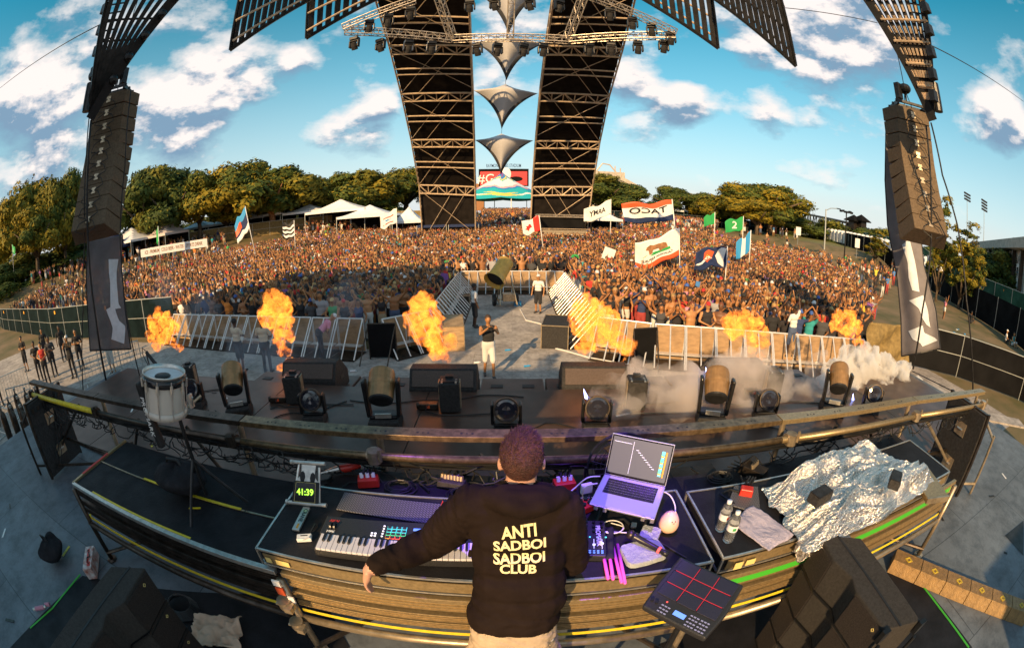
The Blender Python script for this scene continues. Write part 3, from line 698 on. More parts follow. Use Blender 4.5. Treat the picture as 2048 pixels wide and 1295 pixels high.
# cable ramp on the right floor: yellow brown boxes with diamonds
mat('ramp_brown', (.26, .15, .05), .55, var=.25, scale=12, bump=.5, bscale=70)
a = at(1805, 1118, 2.05); b_ = at(2046, 1215, 2.05); dirv = (b_-a); L0 = dirv.length; dirv.normalize()
for i in range(6):
    c = a+dirv*(.36*(i-.3)+.18); c.z = 1.951; t = thing('cable_ramp', ('yellow brown cable ramp with a diamond mark, %s' % ('nearest the riser', 'second from the riser', 'third from the riser', 'fourth from the riser', 'fifth from the riser', 'farthest from the riser')[i]), 'cable ramp', c, math.atan2(dirv.y, dirv.x), 'cable ramps on the right floor')
    q = MB(); q.prism([(-.13, 0), (.13, 0), (.1, .12), (-.08, .12)], .355, Matrix(((0, 0, 1, -.177), (1, 0, 0, 0), (0, 1, 0, 0), (0, 0, 0, 1)))); q.build('body', 'ramp_brown', t, bevel=.005)
    q = MB()
    for s_ in (.045, .03):
        for j in range(4):
            a0 = j*math.pi/2; q.beam((s_*math.cos(a0), s_*.9*math.sin(a0), .1225), (s_*math.cos(a0+math.pi/2), s_*.9*math.sin(a0+math.pi/2), .1225), .004, .004)
    q.build('diamond_mark', 'yellow', t)
# green floor tapes and dark mats
def tape(name, pts, z, w, m, label):
    q = MB(); P = [at(px, py, z) for px, py in pts]
    for i in range(len(P)-1): q.beam(P[i], P[i+1], w, .003)
    tag(q.build(name, m), label, 'tape')
tape('floor_tape', [(1818, 1136), (1880, 1215), (1938, 1294)], 1.957, .022, 'green_tape', 'green tape line on the floor right of the monitor speakers')
tape('floor_tape', [(160, 1148), (105, 1215), (60, 1255)], 1.957, .022, 'green_tape', 'green tape line on the floor left of the monitor speakers')
q = MB(); P = [at(1600, 1150, 1.954), at(1822, 1140, 1.954), at(1945, 1294, 1.954), at(1300, 1294, 1.954)]; q.add(P, [(0, 1, 2, 3)]); tag(q.build('floor_mat', 'riser_deck'), 'dark stage mat under the right monitor speakers', 'mat')
q = MB(); P = [at(165, 1150, 1.954), at(640, 1180, 1.954), at(700, 1294, 1.954), at(20, 1294, 1.954)]; q.add(P, [(3, 2, 1, 0)]); tag(q.build('floor_mat', 'riser_deck'), 'dark stage mat under the left monitor speakers', 'mat')
q = MB(); P = [at(2010, 1070, 1.954), at(2047, 1040, 1.954), at(2047, 1110, 1.954)]; q.add(P, [(0, 1, 2)]); tag(q.build('floor_hatch', 'black'), 'black square patch on the floor at the right edge', 'hatch')

# ================================================================ MONITOR SPEAKERS (stacked cabinets near the camera)
mat('grille_brown', (.03, .02, .017), .85, var=.5, scale=150, bump=1.0, bscale=420)
def stack(pts, zt, nb, label, side):
    """pts: plan outline on the top face, first five along the front from far to near, then back near, back far"""
    P = [at(px, py, zt) for px, py in pts]; c = P[2].copy(); c.z = 1.957
    t = thing('monitor_speaker', label, 'speaker', c); poly = [(p.x-c.x, p.y-c.y) for p in P]
    hb = (zt-1.957)/nb
    cx = sum(p[0] for p in poly)/len(poly); cy = sum(p[1] for p in poly)/len(poly)
    for b in range(nb):
        q = MB(); q.prism(poly if side > 0 else poly[::-1], hb-.012, z0=b*hb+.012); cab = q.build('cabinet', 'speaker_paint', t, bevel=.008)
        for i in (0, 3):
            a = Vector((*poly[i], 0)); e = Vector((*poly[i+1], 0)); d = (e-a).normalized(); n = Vector((-d.y, d.x, 0)); n = n if n.dot(a-Vector((cx, cy, 0))) > 0 else -n
            q = MB(); q.beam(a.lerp(e, .04)+n*.004+Vector((0, 0, b*hb+hb/2)), a.lerp(e, .96)+n*.004+Vector((0, 0, b*hb+hb/2)), .012, hb*.86); gr = q.build('grille', 'grille_brown', cab)
            if i == 3 or side < 0:
                m_ = a.lerp(e, .8 if i == 3 else .3)+n*.012+Vector((0, 0, b*hb+hb*.8)); q = MB(); s_ = .011
                for j in range(4): q.beam(m_+d*(s_*math.cos(j*math.pi/2))+Vector((0, 0, s_*math.sin(j*math.pi/2))), m_+d*(s_*math.cos((j+1)*math.pi/2))+Vector((0, 0, s_*math.sin((j+1)*math.pi/2))), .003, .003)
                q.build('emblem', 'gold_label', cab)
        q = MB()
        for i in range(4): q.beam(Vector((*poly[i], b*hb+.006)), Vector((*poly[i+1], b*hb+.006)), .02, .012)
        q.build('seam_bar', 'black_metal', cab)
        for k in range(3):
            f = Vector((*poly[0], 0)).lerp(Vector((*poly[-1], 0)), .2+.3*k); q = MB(); q.tube(f+Vector((0, .0, b*hb+hb*.5)), f+Vector((0, .03, b*hb+hb*.5)), .018, 10); q.build('latch', 'steel_dark', cab)
    a = Vector((*poly[0], 0)).lerp(Vector((*poly[-1], 0)), .42); e = Vector((*poly[4], 0)).lerp(Vector((*poly[5], 0)), .42)
    q = MB(); q.beam(a+Vector((0, 0, hb*nb+.001)), e+Vector((0, 0, hb*nb+.001)), .014, .004); q.build('top_seam', 'black', t)
    for k in (4, 5):
        q = MB(); f = Vector((*poly[k], hb*nb-.03)); q.box(f+Vector((0, -.015, 0)), (.05, .03, .08)); q.tube(f+Vector((-.01, -.04, -.35)), f+Vector((-.01, -.04, -.05)), .012, 8); q.build('rigging_bracket', 'black_metal', t)
    return t
mat('speaker_paint', (.05, .045, .042), .7, spec=.2, var=.18, scale=60, bump=.8, bscale=260)
stack([(1640, 1067), (1668, 1120), (1705, 1154), (1713, 1183), (1770, 1259), (1842, 1240), (1722, 1075)], 3.0, 4, 'stack of black monitor speakers beside the foil covered case, lit brown on top', 1)
stack([(289, 1134), (247, 1204), (211, 1228), (205, 1254), (150, 1340), (75, 1330), (222, 1131)], 3.0, 4, 'stack of black monitor speakers at the lower left, grey on top', -1)
# things on the floor at the left
p = at(185, 1128, 2.0); t = thing('plastic_box', 'clear plastic box with red and white print beside the left monitor stack', 'box', (p.x, p.y, 1.957), R(-50))
q = MB(); q.box((0, 0, .07), (.34, .12, .13)); q.build('box', 'box_print', t, bevel=.006)
q = MB(); q.box((-.02, 0, .1365), (.2, .03, .004)); q.box((.1, .02, .1365), (.06, .04, .004)); q.build('print', 'red', t); q = MB(); q.path(cable_pts((-.12, 0, .14), (.1, .02, .15), 0, 8, .02), .006, 5); q.build('cable', 'cable', t)
MATS['box_print'] if 'box_print' in MATS else None
p = at(82, 1218, 1.97); t = thing('cable_connector', 'pink and silver cable connectors on the floor by the green tape', 'connector', p, R(50))
q = MB(); q.tube((-.07, 0, .02), (.07, 0, .02), .024, 10); q.tube((.09, .03, .02), (.16, .02, .02), .02, 10); q.build('body', 'pink_plastic', t); q = MB(); q.tube((-.11, 0, .02), (-.07, 0, .02), .016, 10); q.tube((.07, 0, .02), (.1, 0, .02), .016, 10); q.build('tip', 'alu', t)
p = at(440, 1272, 1.97)
def cloth(name, c, w, d, m, label, rz=0, cat='towel', wr=.03, hz=.02, fold=0):
    t = Matrix.Rotation(rz, 3, 'Z'); sd = random.random()*20
    def f(u, v):
        x = (u-.5)*w*(1+.06*math.sin(v*7+sd)); y = (v-.5)*d*(1+.06*math.sin(u*5+sd)); z = hz+wr*(mnoise.noise(Vector((u*3+sd, v*3, 0)))*.7+mnoise.noise(Vector((u*9+sd, v*9, 3)))*.35)
        return Vector(c)+t @ Vector((x, y, max(.004, z)))
    q = MB(); q.grid(f, 30, 24); return tag(q.build(name, m, smooth=True, solid=.006), label, cat)
cloth('towel', p, .42, .3, 'tan_cloth', 'crumpled tan cloth on the floor between the monitor stack and the riser', .4, wr=.12, hz=.08)
q = MB()
for k in range(7):
    c = at(365, 1215, 1.99)+Vector((0, 0, .01*k)); q.path([c+Vector(((.17-.008*k)*math.cos(a/12*2*math.pi), (.13-.006*k)*math.sin(a/12*2*math.pi), 0)) for a in range(13)], .008, 5)
tag(q.build('cable_coil', 'cable'), 'thick coil of black cable behind the left monitor stack', 'cable')

for i in range(26):
    x, y = random.choice([(random.uniform(-7.5, -4.2), random.uniform(-1, 2.2)), (random.uniform(4.4, 7.5), random.uniform(-.5, 2.0)), (random.uniform(-7, 7), random.uniform(3.2, 5.3))]); z = 1.955 if y < 2.7 else 1.986
    q = MB(); q.box((x, y, z), (random.uniform(.06, .22), .035, .003), Matrix.Rotation(random.random()*3, 3, 'Z')); cn = ['white', 'black', 'yellow_tape', 'steel_dark'][i % 4]; tag(q.build('tape_scrap', cn), '%s scrap of tape on the %s, %s piece' % (cn.split('_')[0].replace('steel', 'grey'), 'apron' if y > 3.1 else 'left floor' if x < 0 else 'right floor', ['small', 'short', 'stubby', 'slim', 'long', 'crooked', 'curled'][i//4]), 'tape', 'tape scraps on the stage floor')
# ================================================================ GEAR ON THE TABLES
def local(t):  # shorthand: part builder bound to a thing
    def b(name, m, fn, **k):
        q = MB(); fn(q); return q.build(name, m, t, **k)
    return b
# ---- keyboard
ka = at(627, 1098, TZ+.05); kb = at(925, 1122, TZ+.05); kc = at(668, 1022, TZ+.05); kx = (kb-ka).normalized(); KW = (kb-ka).length*1.12; KD = .27
kt = thing('keyboard_controller', 'black keyboard controller with lit pads and lilac lit keys, partly behind the arm', 'keyboard', (ka.x, ka.y, TZ), math.atan2(kx.y, kx.x))
mat('key_white', (.62, .6, .66), .3); mat('key_black', (.015, .015, .018), .25); mat('kb_body', (.02, .02, .023), .45, bump=.15, bscale=150); mat('print_red', (.45, .03, .03), .5); mat('pad_dark', (.03, .03, .035), .7)
B = local(kt)
B('body', 'kb_body', lambda q: (q.box((KW/2, KD/2, .03), (KW, KD, .05)), q.box((KW/2, .19, .058), (KW, .15, .012))), bevel=.006)
nk = 29; kw = (KW-.03)/nk
for i in range(nk):
    x = .015+kw*(i+.5); B('key', 'key_white', lambda q: q.box((x, .055, .062), (kw*.92, .115, .014)), bevel=.0015)
for i in range(nk-1):
    if i % 7 in (2, 6): continue
    x = .015+kw*(i+1); B('key', 'key_black', lambda q: q.box((x, .082, .072), (kw*.5, .062, .012), taper=.85))
px0 = KW*.44
for r in range(4):
    for c_ in range(4):
        m_ = ('led_red', 'led_teal', 'led_cyan', 'led_cyan')[r] if not (r == 0 and c_ == 0) else 'led_orange'; x = px0+c_*.026; y = .136+r*.0245
        p = B('pad', 'pad_dark', lambda q: q.box((x, y, .067), (.019, .017, .006)))
        q = MB()
        for s in (-1, 1): q.box((x+s*.0105, y, .0655), (.0014, .021, .003)); q.box((x, y+s*.0095, .0655), (.021, .0014, .003))
        q.build('pad_light', m_, p)
B('display', 'led_blue', lambda q: q.box((px0+.155, .205, .066), (.062, .015, .004)))
B('button_row', 'led_white', lambda q: [q.box((px0+.125+.014*i, .14+.017*j, .066), (.009, .006, .004)) for i in range(6) for j in range(3)])
B('button_row', 'led_white', lambda q: [q.box((px0-.085+.018*i, .14+.018*j, .066), (.01, .008, .004)) for i in range(2) for j in range(2)]+[q.box((px0-.03, .14+.02*j, .066), (.009, .006, .004)) for j in range(5)])
B('button', 'led_red', lambda q: q.box((px0+.215, .145, .067), (.01, .008, .004)))
for i in range(8): B('knob', 'black_gloss', lambda q: q.tube((px0+.24+.024*i, .215, .064), (px0+.24+.024*i, .215, .078), .008, 12))
for i in range(8): B('fader', 'led_white', lambda q: (q.box((px0+.24+.024*i, .165, .066), (.002, .045, .002)), q.box((px0+.24+.024*i, .16, .069), (.01, .004, .006))))
for i in range(2): B('wheel', 'black_gloss', lambda q: q.tube((.05+.022*i-.005, .18, .064), (.05+.022*i+.005, .18, .064), .022, 14))
B('lettering', 'white', lambda q: q.text('MPK', .024, Matrix.Translation((.035, .138, .0655)), ext=.0005, align='LEFT', off=.0006))
B('lettering', 'print_red', lambda q: q.text('AKAI', .024, Matrix.Translation((.03, .226, .0655)), ext=.0005, align='LEFT', off=.001))
# ---- diamond plate rubber mat
nt_ = mat('checker_plate', (.075, .075, .085), .5, var=.1)
def plate_nodes(m):
    nt = m.node_tree; L = nt.links; b = nt.nodes['Principled BSDF']; tc = nt.nodes.new('ShaderNodeTexCoord')
    mp = nt.nodes.new('ShaderNodeMapping'); mp.inputs['Rotation'].default_value = (0, 0, R(45)); mp.inputs['Scale'].default_value = (38, 38, 38); L.new(tc.outputs['Object'], mp.inputs[0])
    br = nt.nodes.new('ShaderNodeTexBrick'); br.inputs['Scale'].default_value = 1; br.inputs['Brick Width'].default_value = 1.0; br.inputs['Row Height'].default_value = .45; br.inputs['Mortar Size'].default_value = .1; br.inputs['Mortar Smooth'].default_value = .6
    L.new(mp.outputs[0], br.inputs['Vector']); bp = nt.nodes.new('ShaderNodeBump'); bp.inputs['Strength'].default_value = 1; bp.inputs['Distance'].default_value = .004; bp.invert = True
    L.new(br.outputs['Fac'], bp.inputs['Height']); L.new(bp.outputs[0], b.inputs['Normal'])
    mx = nt.nodes.new('ShaderNodeMix'); mx.data_type = 'RGBA'; mx.inputs['A'].default_value = (.13, .13, .15, 1); mx.inputs['B'].default_value = (.03, .03, .035, 1); L.new(br.outputs['Fac'], mx.inputs['Factor']); L.new(mx.outputs['Result'], b.inputs['Base Color'])
plate_nodes(nt_)
q = MB(); P = [at(673, 1020, TZ), at(895, 1052, TZ), at(955, 1015, TZ), at(690, 986, TZ)]; vs = [Vector((p.x, p.y, TZ+.004)) for p in P]+[Vector((p.x, p.y, TZ+.012)) for p in P]
q.add(vs, [(3, 2, 1, 0), (4, 5, 6, 7), (0, 1, 5, 4), (1, 2, 6, 5), (2, 3, 7, 6), (3, 0, 4, 7)]); tag(q.build('rubber_mat', 'checker_plate', bevel=.003), 'grey tread plate rubber mat behind the keyboard', 'mat')
q = MB(); P = [at(1455, 1010, TZ), at(1520, 1030, TZ), at(1515, 975, TZ), at(1468, 972, TZ)]; vs = [Vector((p.x, p.y, TZ+.004)) for p in P]+[Vector((p.x, p.y, TZ+.012)) for p in P]
q.add(vs, [(3, 2, 1, 0), (4, 5, 6, 7), (0, 1, 5, 4), (1, 2, 6, 5), (2, 3, 7, 6), (3, 0, 4, 7)]); tag(q.build('rubber_mat', 'checker_plate', bevel=.003), 'small grey tread plate mat behind the water bottles', 'mat')
# ---- red four knob boxes
def fx_box(px, py, rz, label, z=TZ+.012):
    p = at(px, py, z); t = thing('effects_pedal', label, 'pedal', p, R(rz)); b = local(t)
    b('body', 'red', lambda q: q.box((0, 0, .025), (.085, .085, .05)), bevel=.008)
    for i in (-1, 1):
        for j in (-1, 1): b('knob', 'black_gloss', lambda q: (q.tube((i*.019, j*.017, .05), (i*.019, j*.017, .064), .013, 12), q.tube((i*.036, j*.036, .05), (i*.036, j*.036, .054), .005, 8)))
    b('cable', 'cable', lambda q: q.path([(.04, .02, .03), (.07, .05, .04), (.08, .0, .01), (.12, -.02, .005)], .005, 6))
    return t
fx_box(898, 1022, -5, 'bright red box with four black knobs on the rubber mat'); fx_box(1168, 1018, 30, 'red box with knobs left of the laptop', TZ)
# ---- timer phone on laptop stand
sp = at(602, 985, TZ+.12)
ts = thing('phone_stand', 'silver folding stand holding the countdown phone at the left table corner', 'stand', (sp.x, sp.y, TZ), R(-2)); b = local(ts)
tl = Matrix.Translation((0, 0, .0)) @ Matrix.Rotation(R(-38), 4, 'X').inverted()
def tp(x, y, z): return tl @ Vector((x, y, z))
tl = Matrix.Rotation(R(52), 4, 'X')
b('back_plate', 'alu', lambda q: q.prism([(-.085, .06), (.085, .06), (.075, .17), (.045, .2), (.05, .27), (-.05, .27), (-.045, .2), (-.075, .17)], .006, tl), bevel=.002)
for s in (-1, 1):
    b('opening', 'black', lambda q: q.prism([(s*.035+.018*math.cos(a*.785), .19+.035*math.sin(a*.785)) for a in range(8)], .002, tl, z0=.0062))
    b('side_bar', 'alu', lambda q: q.tube(tp(s*.088, .03, -.002), tp(s*.07, .26, -.002), .008, 8))
b('top_bar', 'alu', lambda q: (q.tube(tp(-.12, .268, .004), tp(.11, .285, .004), .012, 10), q.tube(tp(-.128, .266, .004), tp(-.11, .268, .004), .016, 10)), smooth=False)
b('foot_bar', 'alu', lambda q: (q.tube(tp(-.13, .02, .012), tp(.14, .045, .012), .013, 10), q.tube(tp(-.135, .02, .012), tp(-.12, .02, .012), .018, 10)), smooth=False)
b('base_bar', 'alu', lambda q: q.box((.02, -.105, .012), (.045, .21, .016), Matrix.Rotation(R(6), 3, 'Z')), bevel=.003)
b('lettering', 'black', lambda q: q.text('CRANE', .036, frame((.022, -.08, .0207), (.08, -1, 0), (1, .08, 0)), ext=.0004, off=.0006)); b('label', 'tape_orange', lambda q: q.box((.031, -.175, .0207), (.012, .04, .0008), Matrix.Rotation(R(6), 3, 'Z')))
ph = thing('phone', 'black phone showing a green 41:39 countdown', 'phone', (sp.x, sp.y, TZ), R(-2)); b = local(ph)
rr = Matrix.Rotation(R(6), 4, 'Z')
b('case', 'black', lambda q: q.prism([(-.092, .028), (.092, .042), (.088, .172), (-.084, .160)], .012, tl, z0=.012), bevel=.005)
b('screen', 'screen_off', lambda q: q.prism([(-.072, .036), (.07, .047), (.067, .163), (-.066, .153)], .001, tl, z0=.0245))
b('digits', 'led_green', lambda q: q.text('41:39', .052, tl @ Matrix.Translation((0, .10, .0262)) @ rr, ext=.0004, off=.0012))
b('screen_edge', 'gold_label', lambda q: [q.beam(tl @ Vector((*a, .0262)), tl @ Vector((*c, .0262)), .0016, .0012) for a, c in (((-.072, .036), (.07, .047)), ((.07, .047), (.067, .163)), ((.067, .163), (-.066, .153)), ((-.066, .153), (-.072, .036)))])
p = at(610, 1078, TZ); t = thing('power_bank', 'small white power bank left of the keyboard', 'power bank', p, R(20)); b = local(t)
b('body', 'white', lambda q: q.box((0, 0, .012), (.085, .05, .022)), bevel=.005); b('lettering', 'black', lambda q: q.box((0, .008, .0235), (.04, .008, .0006))); b('cable', 'cable', lambda q: q.path([(.03, .03, .01), (.05, .07, .02), (.06, .11, .012)], .006, 6)); b('strap', 'cable_white', lambda q: q.path([(-.04, -.02, .02), (0, -.03, .028), (.03, -.015, .026), (.04, .01, .02)], .005, 6))
# ---- laptop on its stand
la = at(1178, 1010, TZ+.12); lb = at(1303, 1040, TZ+.12); lx = (lb-la).normalized()
lt = thing('laptop', 'open silver laptop lit purple showing a music program', 'laptop', (la.x, la.y, TZ+.12), math.atan2(lx.y, lx.x)); b = local(lt)
LW = .355; LD = .245; tb = Matrix.Rotation(R(10), 4, 'X')
mat('laptop_alu', (.55, .56, .6), .35, .7); mat('screen_grey', (.06, .06, .065), .3, emit=(.12, .13, .14), es=.5)
b('base', 'laptop_alu', lambda q: q.prism([(0, 0), (LW, 0), (LW, LD), (0, LD)], .014, tb), bevel=.004)
b('keyboard_well', 'black', lambda q: q.prism([(.035, .105), (LW-.035, .105), (LW-.035, .22), (.035, .22)], .001, tb, z0=.0142))
b('key_block', 'key_black', lambda q: [q.prism([(.04+.0196*i+.001, .108+.0185*j+.001), (.04+.0196*i+.0175, .108+.0185*j+.001), (.04+.0196*i+.0175, .108+.0185*j+.0165), (.04+.0196*i+.001, .108+.0185*j+.0165)], .0012, tb, z0=.0154) for i in range(14) for j in range(6)])
b('key_gap', 'laptop_alu', lambda q: [q.prism([(.038, .1075+.0185*j), (LW-.038, .1075+.0185*j), (LW-.038, .1083+.0185*j), (.038, .1083+.0185*j)], .0004, tb, z0=.0154) for j in range(1, 6)])
b('trackpad', 'laptop_alu', lambda q: q.prism([(.11, .012), (LW-.11, .012), (LW-.11, .095), (.11, .095)], .0008, tb, z0=.0142), bevel=.0004)
ts_ = tb @ Matrix.Translation((0, LD, .014)) @ Matrix.Rotation(R(62), 4, 'X')
lid = b('lid', 'laptop_alu', lambda q: q.prism([(0, 0), (LW, 0), (LW, .24), (0, .24)], .007, ts_, z0=-.007), bevel=.004)
def lp(x0, y0, x1, y1, q, z=.0032): q.prism([(x0, y0), (x1, y0), (x1, y1), (x0, y1)], .0004, ts_, z0=z)
q = MB(); lp(.004, .004, LW-.004, .236, q, .0005); q.build('bezel', 'screen_off', lid)
q = MB(); lp(.012, .018, LW-.012, .228, q, .0012); sc_ = q.build('screen', 'screen_grey', lid)
q = MB()
for i in range(16): lp(.295, .05+.009*i, .312, .057+.009*i, q, .0022)
q.build('clip_column', 'led_cyan', lid); q = MB()
for i in (2, 3, 6, 9, 10, 13): lp(.294, .05+.009*i, .311, .057+.009*i, q, .0027)
q.build('clip_column', 'led_teal', lid); q = MB()
for i in (1, 5, 8, 12): lp(.294, .05+.009*i, .311, .057+.009*i, q, .0028)
q.build('clip_column', 'yellow', lid); q = MB(); lp(.318, .045, .326, .19, q, .0022); q.build('clip_column', 'tape_orange', lid)
q = MB(); lp(.02, .2, .12, .2015, q, .0022); lp(.13, .03, .1312, .215, q, .0022)
for i in range(9): lp(.15+.013*i, .17-.011*i, .165+.013*i, .172-.011*i, q, .0022)
q.build('program_lines', 'led_white', lid)
ls = thing('laptop_stand', 'black laptop stand under the silver laptop', 'stand', (la.x, la.y, TZ), math.atan2(lx.y, lx.x)); b = local(ls)
for s in (.05, LW-.05):
    b('leg', 'black_metal', lambda q: (q.tube((s, .02, .11), (s, .2, .01), .008, 8), q.tube((s, .02, .01), (s, .2, .14), .008, 8), q.tube((s, .0, .01), (s, .24, .01), .007, 8)))
    b('hook', 'alu', lambda q: (q.box((s-.01, -.006, .125), (.02, .012, .03)), q.box((s+.04, -.006, .125), (.02, .012, .03))), bevel=.002)
b('cross_bar', 'black_metal', lambda q: q.tube((.05, .1, .07), (LW-.05, .1, .07), .008, 8))
def wire(name, pts, r, m, label, z=TZ, n=8):
    P = [at(px, py, z+dz) for px, py, dz in pts]; fine = []
    for i in range(len(P)-1):
        p0 = P[max(i-1, 0)]; p1 = P[i]; p2 = P[i+1]; p3 = P[min(i+2, len(P)-1)]
        for k in range(n):
            t = k/n; fine.append(.5*((2*p1)+(-p0+p2)*t+(2*p0-5*p1+4*p2-p3)*t*t+(-p0+3*p1-3*p2+p3)*t**3))
    fine.append(P[-1]); q = MB(); q.path(fine, r, 6); return tag(q.build(name, m, smooth=True), label, 'cable')
wire('white_cable', [(1200, 952, .16), (1175, 955, .17), (1150, 975, .1), (1120, 1000, .06)], .004, 'cable_white', 'white cable arching from the left side of the laptop')
wire('white_cable', [(1195, 966, .15), (1172, 972, .15), (1165, 990, .08), (1170, 1005, .03)], .004, 'cable_white', 'second white cable from the laptop\'s left side to the charger')
wire('white_cable', [(1322, 980, .13), (1340, 990, .14), (1350, 1010, .12), (1350, 1030, .1)], .004, 'cable_white', 'white cable from the laptop\'s right side to the egg lamp')
wire('black_cable', [(1342, 1015, .1), (1340, 1045, .06), (1315, 1070, .01), (1290, 1085, .01), (1265, 1100, .02)], .004, 'cable', 'thin black cable over the front of the egg lamp')
wire('white_cable', [(1222, 1045, .01)]+[(1225+22*math.cos(a), 1053+13*math.sin(a), .008+.001*k) for k, a in enumerate([x*.785 for x in range(20)])]+[(1262, 1065, .01)], .0035, 'cable_white', 'coiled white earphone cable in front of the laptop')
wire('black_cable', [(1290, 1070, .01), (1330, 1090, .01), (1372, 1115, .01)], .005, 'cable', 'black cable crossing the table to the sampling pad')
p = at(1172, 985, TZ); t = thing('power_adapter', 'white laptop power adapter standing left of the laptop', 'adapter', p, R(15)); b = local(t); b('body', 'white', lambda q: q.box((0, 0, .035), (.07, .028, .07)), bevel=.008)
p = at(1267, 1052, TZ); t = thing('usb_hub', 'small silver hub with black cable in front of the laptop', 'adapter', p, R(-20)); b = local(t); b('body', 'alu', lambda q: q.box((0, 0, .008), (.03, .04, .014)), bevel=.003); b('cable', 'cable', lambda q: q.path([(-.02, .0, .01), (-.06, .04, .01), (-.1, .02, .01)], .008, 6))
# egg lamp
p = at(1334, 1060, TZ); t = thing('egg_lamp', 'peach egg shaped lamp with a small drawn face right of the laptop', 'lamp', p); b = local(t)
mat('egg', (.8, .5, .36), .35)
b('shell', 'egg', lambda q: q.lathe([(.0, .0), (.03, .003), (.05, .025), (.056, .05), (.05, .085), (.035, .115), (.015, .132), (0, .136)], 24), smooth=True)
b('face', 'black', lambda q: (q.ball((-.006, -.0455, .1), .003, 8, 6), q.ball((.012, -.045, .1), .003, 8, 6), q.path([(-.002, -.05, .093), (.003, -.0505, .09), (.008, -.05, .093)], .001, 5)))
for s in (-1, 1): b('ear', 'egg', lambda q: q.ball((s*.02, 0, .122), (.008, .006, .012), 8, 6), smooth=True)
# folded grey towel, microphone on it
for k, (dz, sc) in enumerate(((0, 1), (.012, .97), (.024, .93))): pass
p = at(1285, 1110, TZ)
def folded(c, w, d, h, m, label, rz):
    t = Matrix.Rotation(rz, 3, 'Z'); sd = random.random()*9
    def f(u, v):
        a = 2*math.pi*u; ex = abs(math.cos(a))**.35*math.copysign(1, math.cos(a)); ey = abs(math.sin(a))**.35*math.copysign(1, math.sin(a))
        rr = min(1, v*2.2) if v < .5 else 1-(v-.5)*1.2 if v > .9 else 1
        top = v > .5; zz = h*(v if v < .5 else 1)
        k_ = (1 if v < .62 else max(0, 1-(v-.62)/.38)); z = (h*min(1, v/.45))+.006*mnoise.noise(Vector((ex*k_*2+sd, ey*k_*2, 1)))+.003*mnoise.noise(Vector((ex*k_*7+sd, ey*k_*7, 1)))
        return Vector(c)+t @ Vector((ex*k_*w/2*(1+.03*math.sin(v*40)*(v < .45)), ey*k_*d/2*(1+.03*math.sin(v*40)*(v < .45)), z+.003))
    q = MB(); q.grid(f, 44, 24); return tag(q.build('towel', m, smooth=True), label, 'towel')
folded(p, .21, .15, .035, 'grey_towel', 'folded grey towel under the microphone', R(10))
folded(at(1298, 1075, TZ), .1, .1, .04, 'grey_towel', 'small folded grey cloth behind the microphone', R(-30))
ma = at(1262, 1068, TZ+.07); m2 = at(1330, 1105, TZ+.05)
t = thing('microphone', 'black handheld microphone with a pink ring lying on the grey towel', 'microphone', ma); d_ = m2-ma; b = local(t); qn = d_.to_track_quat('Z', 'Y').to_matrix().to_4x4()
b('grille', 'steel_dark', lambda q: q.ball((0, 0, 0), .025, 14, 10), smooth=True)
bd = b('body', 'black_metal', lambda q: q.lathe([(0, .005), (.024, .012), (.024, .03), (.018, .04), (.014, .19), (.017, .2), (.016, .225), (0, .226)], 16, qn), smooth=True)
q = MB(); q.lathe([(.0155, .165), (.0175, .167), (.0175, .177), (.0155, .179)], 16, qn); q.build('ring', 'led_red', bd)
# stick bag with pink sticks
bg = thing('stick_bag', 'black drumstick bag with white lettering open at the table edge', 'bag', at(1205, 1090, TZ), R(-10)); b = local(bg)
b('body', 'dark_fabric', lambda q: q.grid(lambda u, v: Vector(((u-.5)*.11, (v-.5)*.24, .022+.012*math.sin(u*9)+.004*math.sin(v*17))), 14, 18), smooth=True, solid=.02)
b('lettering', 'white', lambda q: q.text('PROMARK', .034, frame((-.028, .02, .052), (.08, -1, 0), (1, .08, 0)), ext=.001, off=.0008))
mat('pink_stick', (.85, .12, .5), .4)
for k, (px, py, px2, py2) in enumerate(((1210, 1125, 1216, 1156), (1221, 1122, 1226, 1157), (1234, 1126, 1243, 1163), (1243, 1128, 1250, 1165))):
    a = at(px, py, TZ+.02); e = at(px2, py2, TZ+.04); q = MB(); q.tube(a-(e-a)*1.2, e, .0085, 10); q.ball(e, .0085, 10, 6); tag(q.build('drumstick', 'pink_stick', smooth=True), 'pink drumstick butt sticking out of the bag, %s' % ('leftmost of four', 'second of four', 'third of four', 'rightmost of four')[k], 'drumstick', 'pink drumsticks in the bag')
# mixer controller right of the performer
mc = thing('dj_controller', 'narrow black mixer with knobs and lit buttons right of the performer\'s elbow', 'controller', at(1170, 1085, TZ), R(-8)); b = local(mc)
b('body', 'kb_body', lambda q: q.box((0, 0, .022), (.2, .27, .044)), bevel=.006)
for i in range(5):
    for j in range(3): b('knob', 'black_gloss', lambda q: (q.tube((-.08+.04*i, .11-.035*j, .044), (-.08+.04*i, .11-.035*j, .058), .009, 12)))
    b('fader', 'led_white', lambda q: (q.box((-.08+.04*i, -.05, .0455), (.002, .07, .002)), q.box((-.08+.04*i, -.06+.01*(i % 3), .049), (.014, .006, .008))))
b('button_panel', 'led_blue', lambda q: [q.box((-.08+.02*i, -.115+.014*j, .0455), (.01, .007, .003)) for i in range(9) for j in range(2)])
b('button_panel', 'led_cyan', lambda q: [q.box((-.06+.04*i, .0, .0455), (.008, .006, .003)) for i in range(5)])
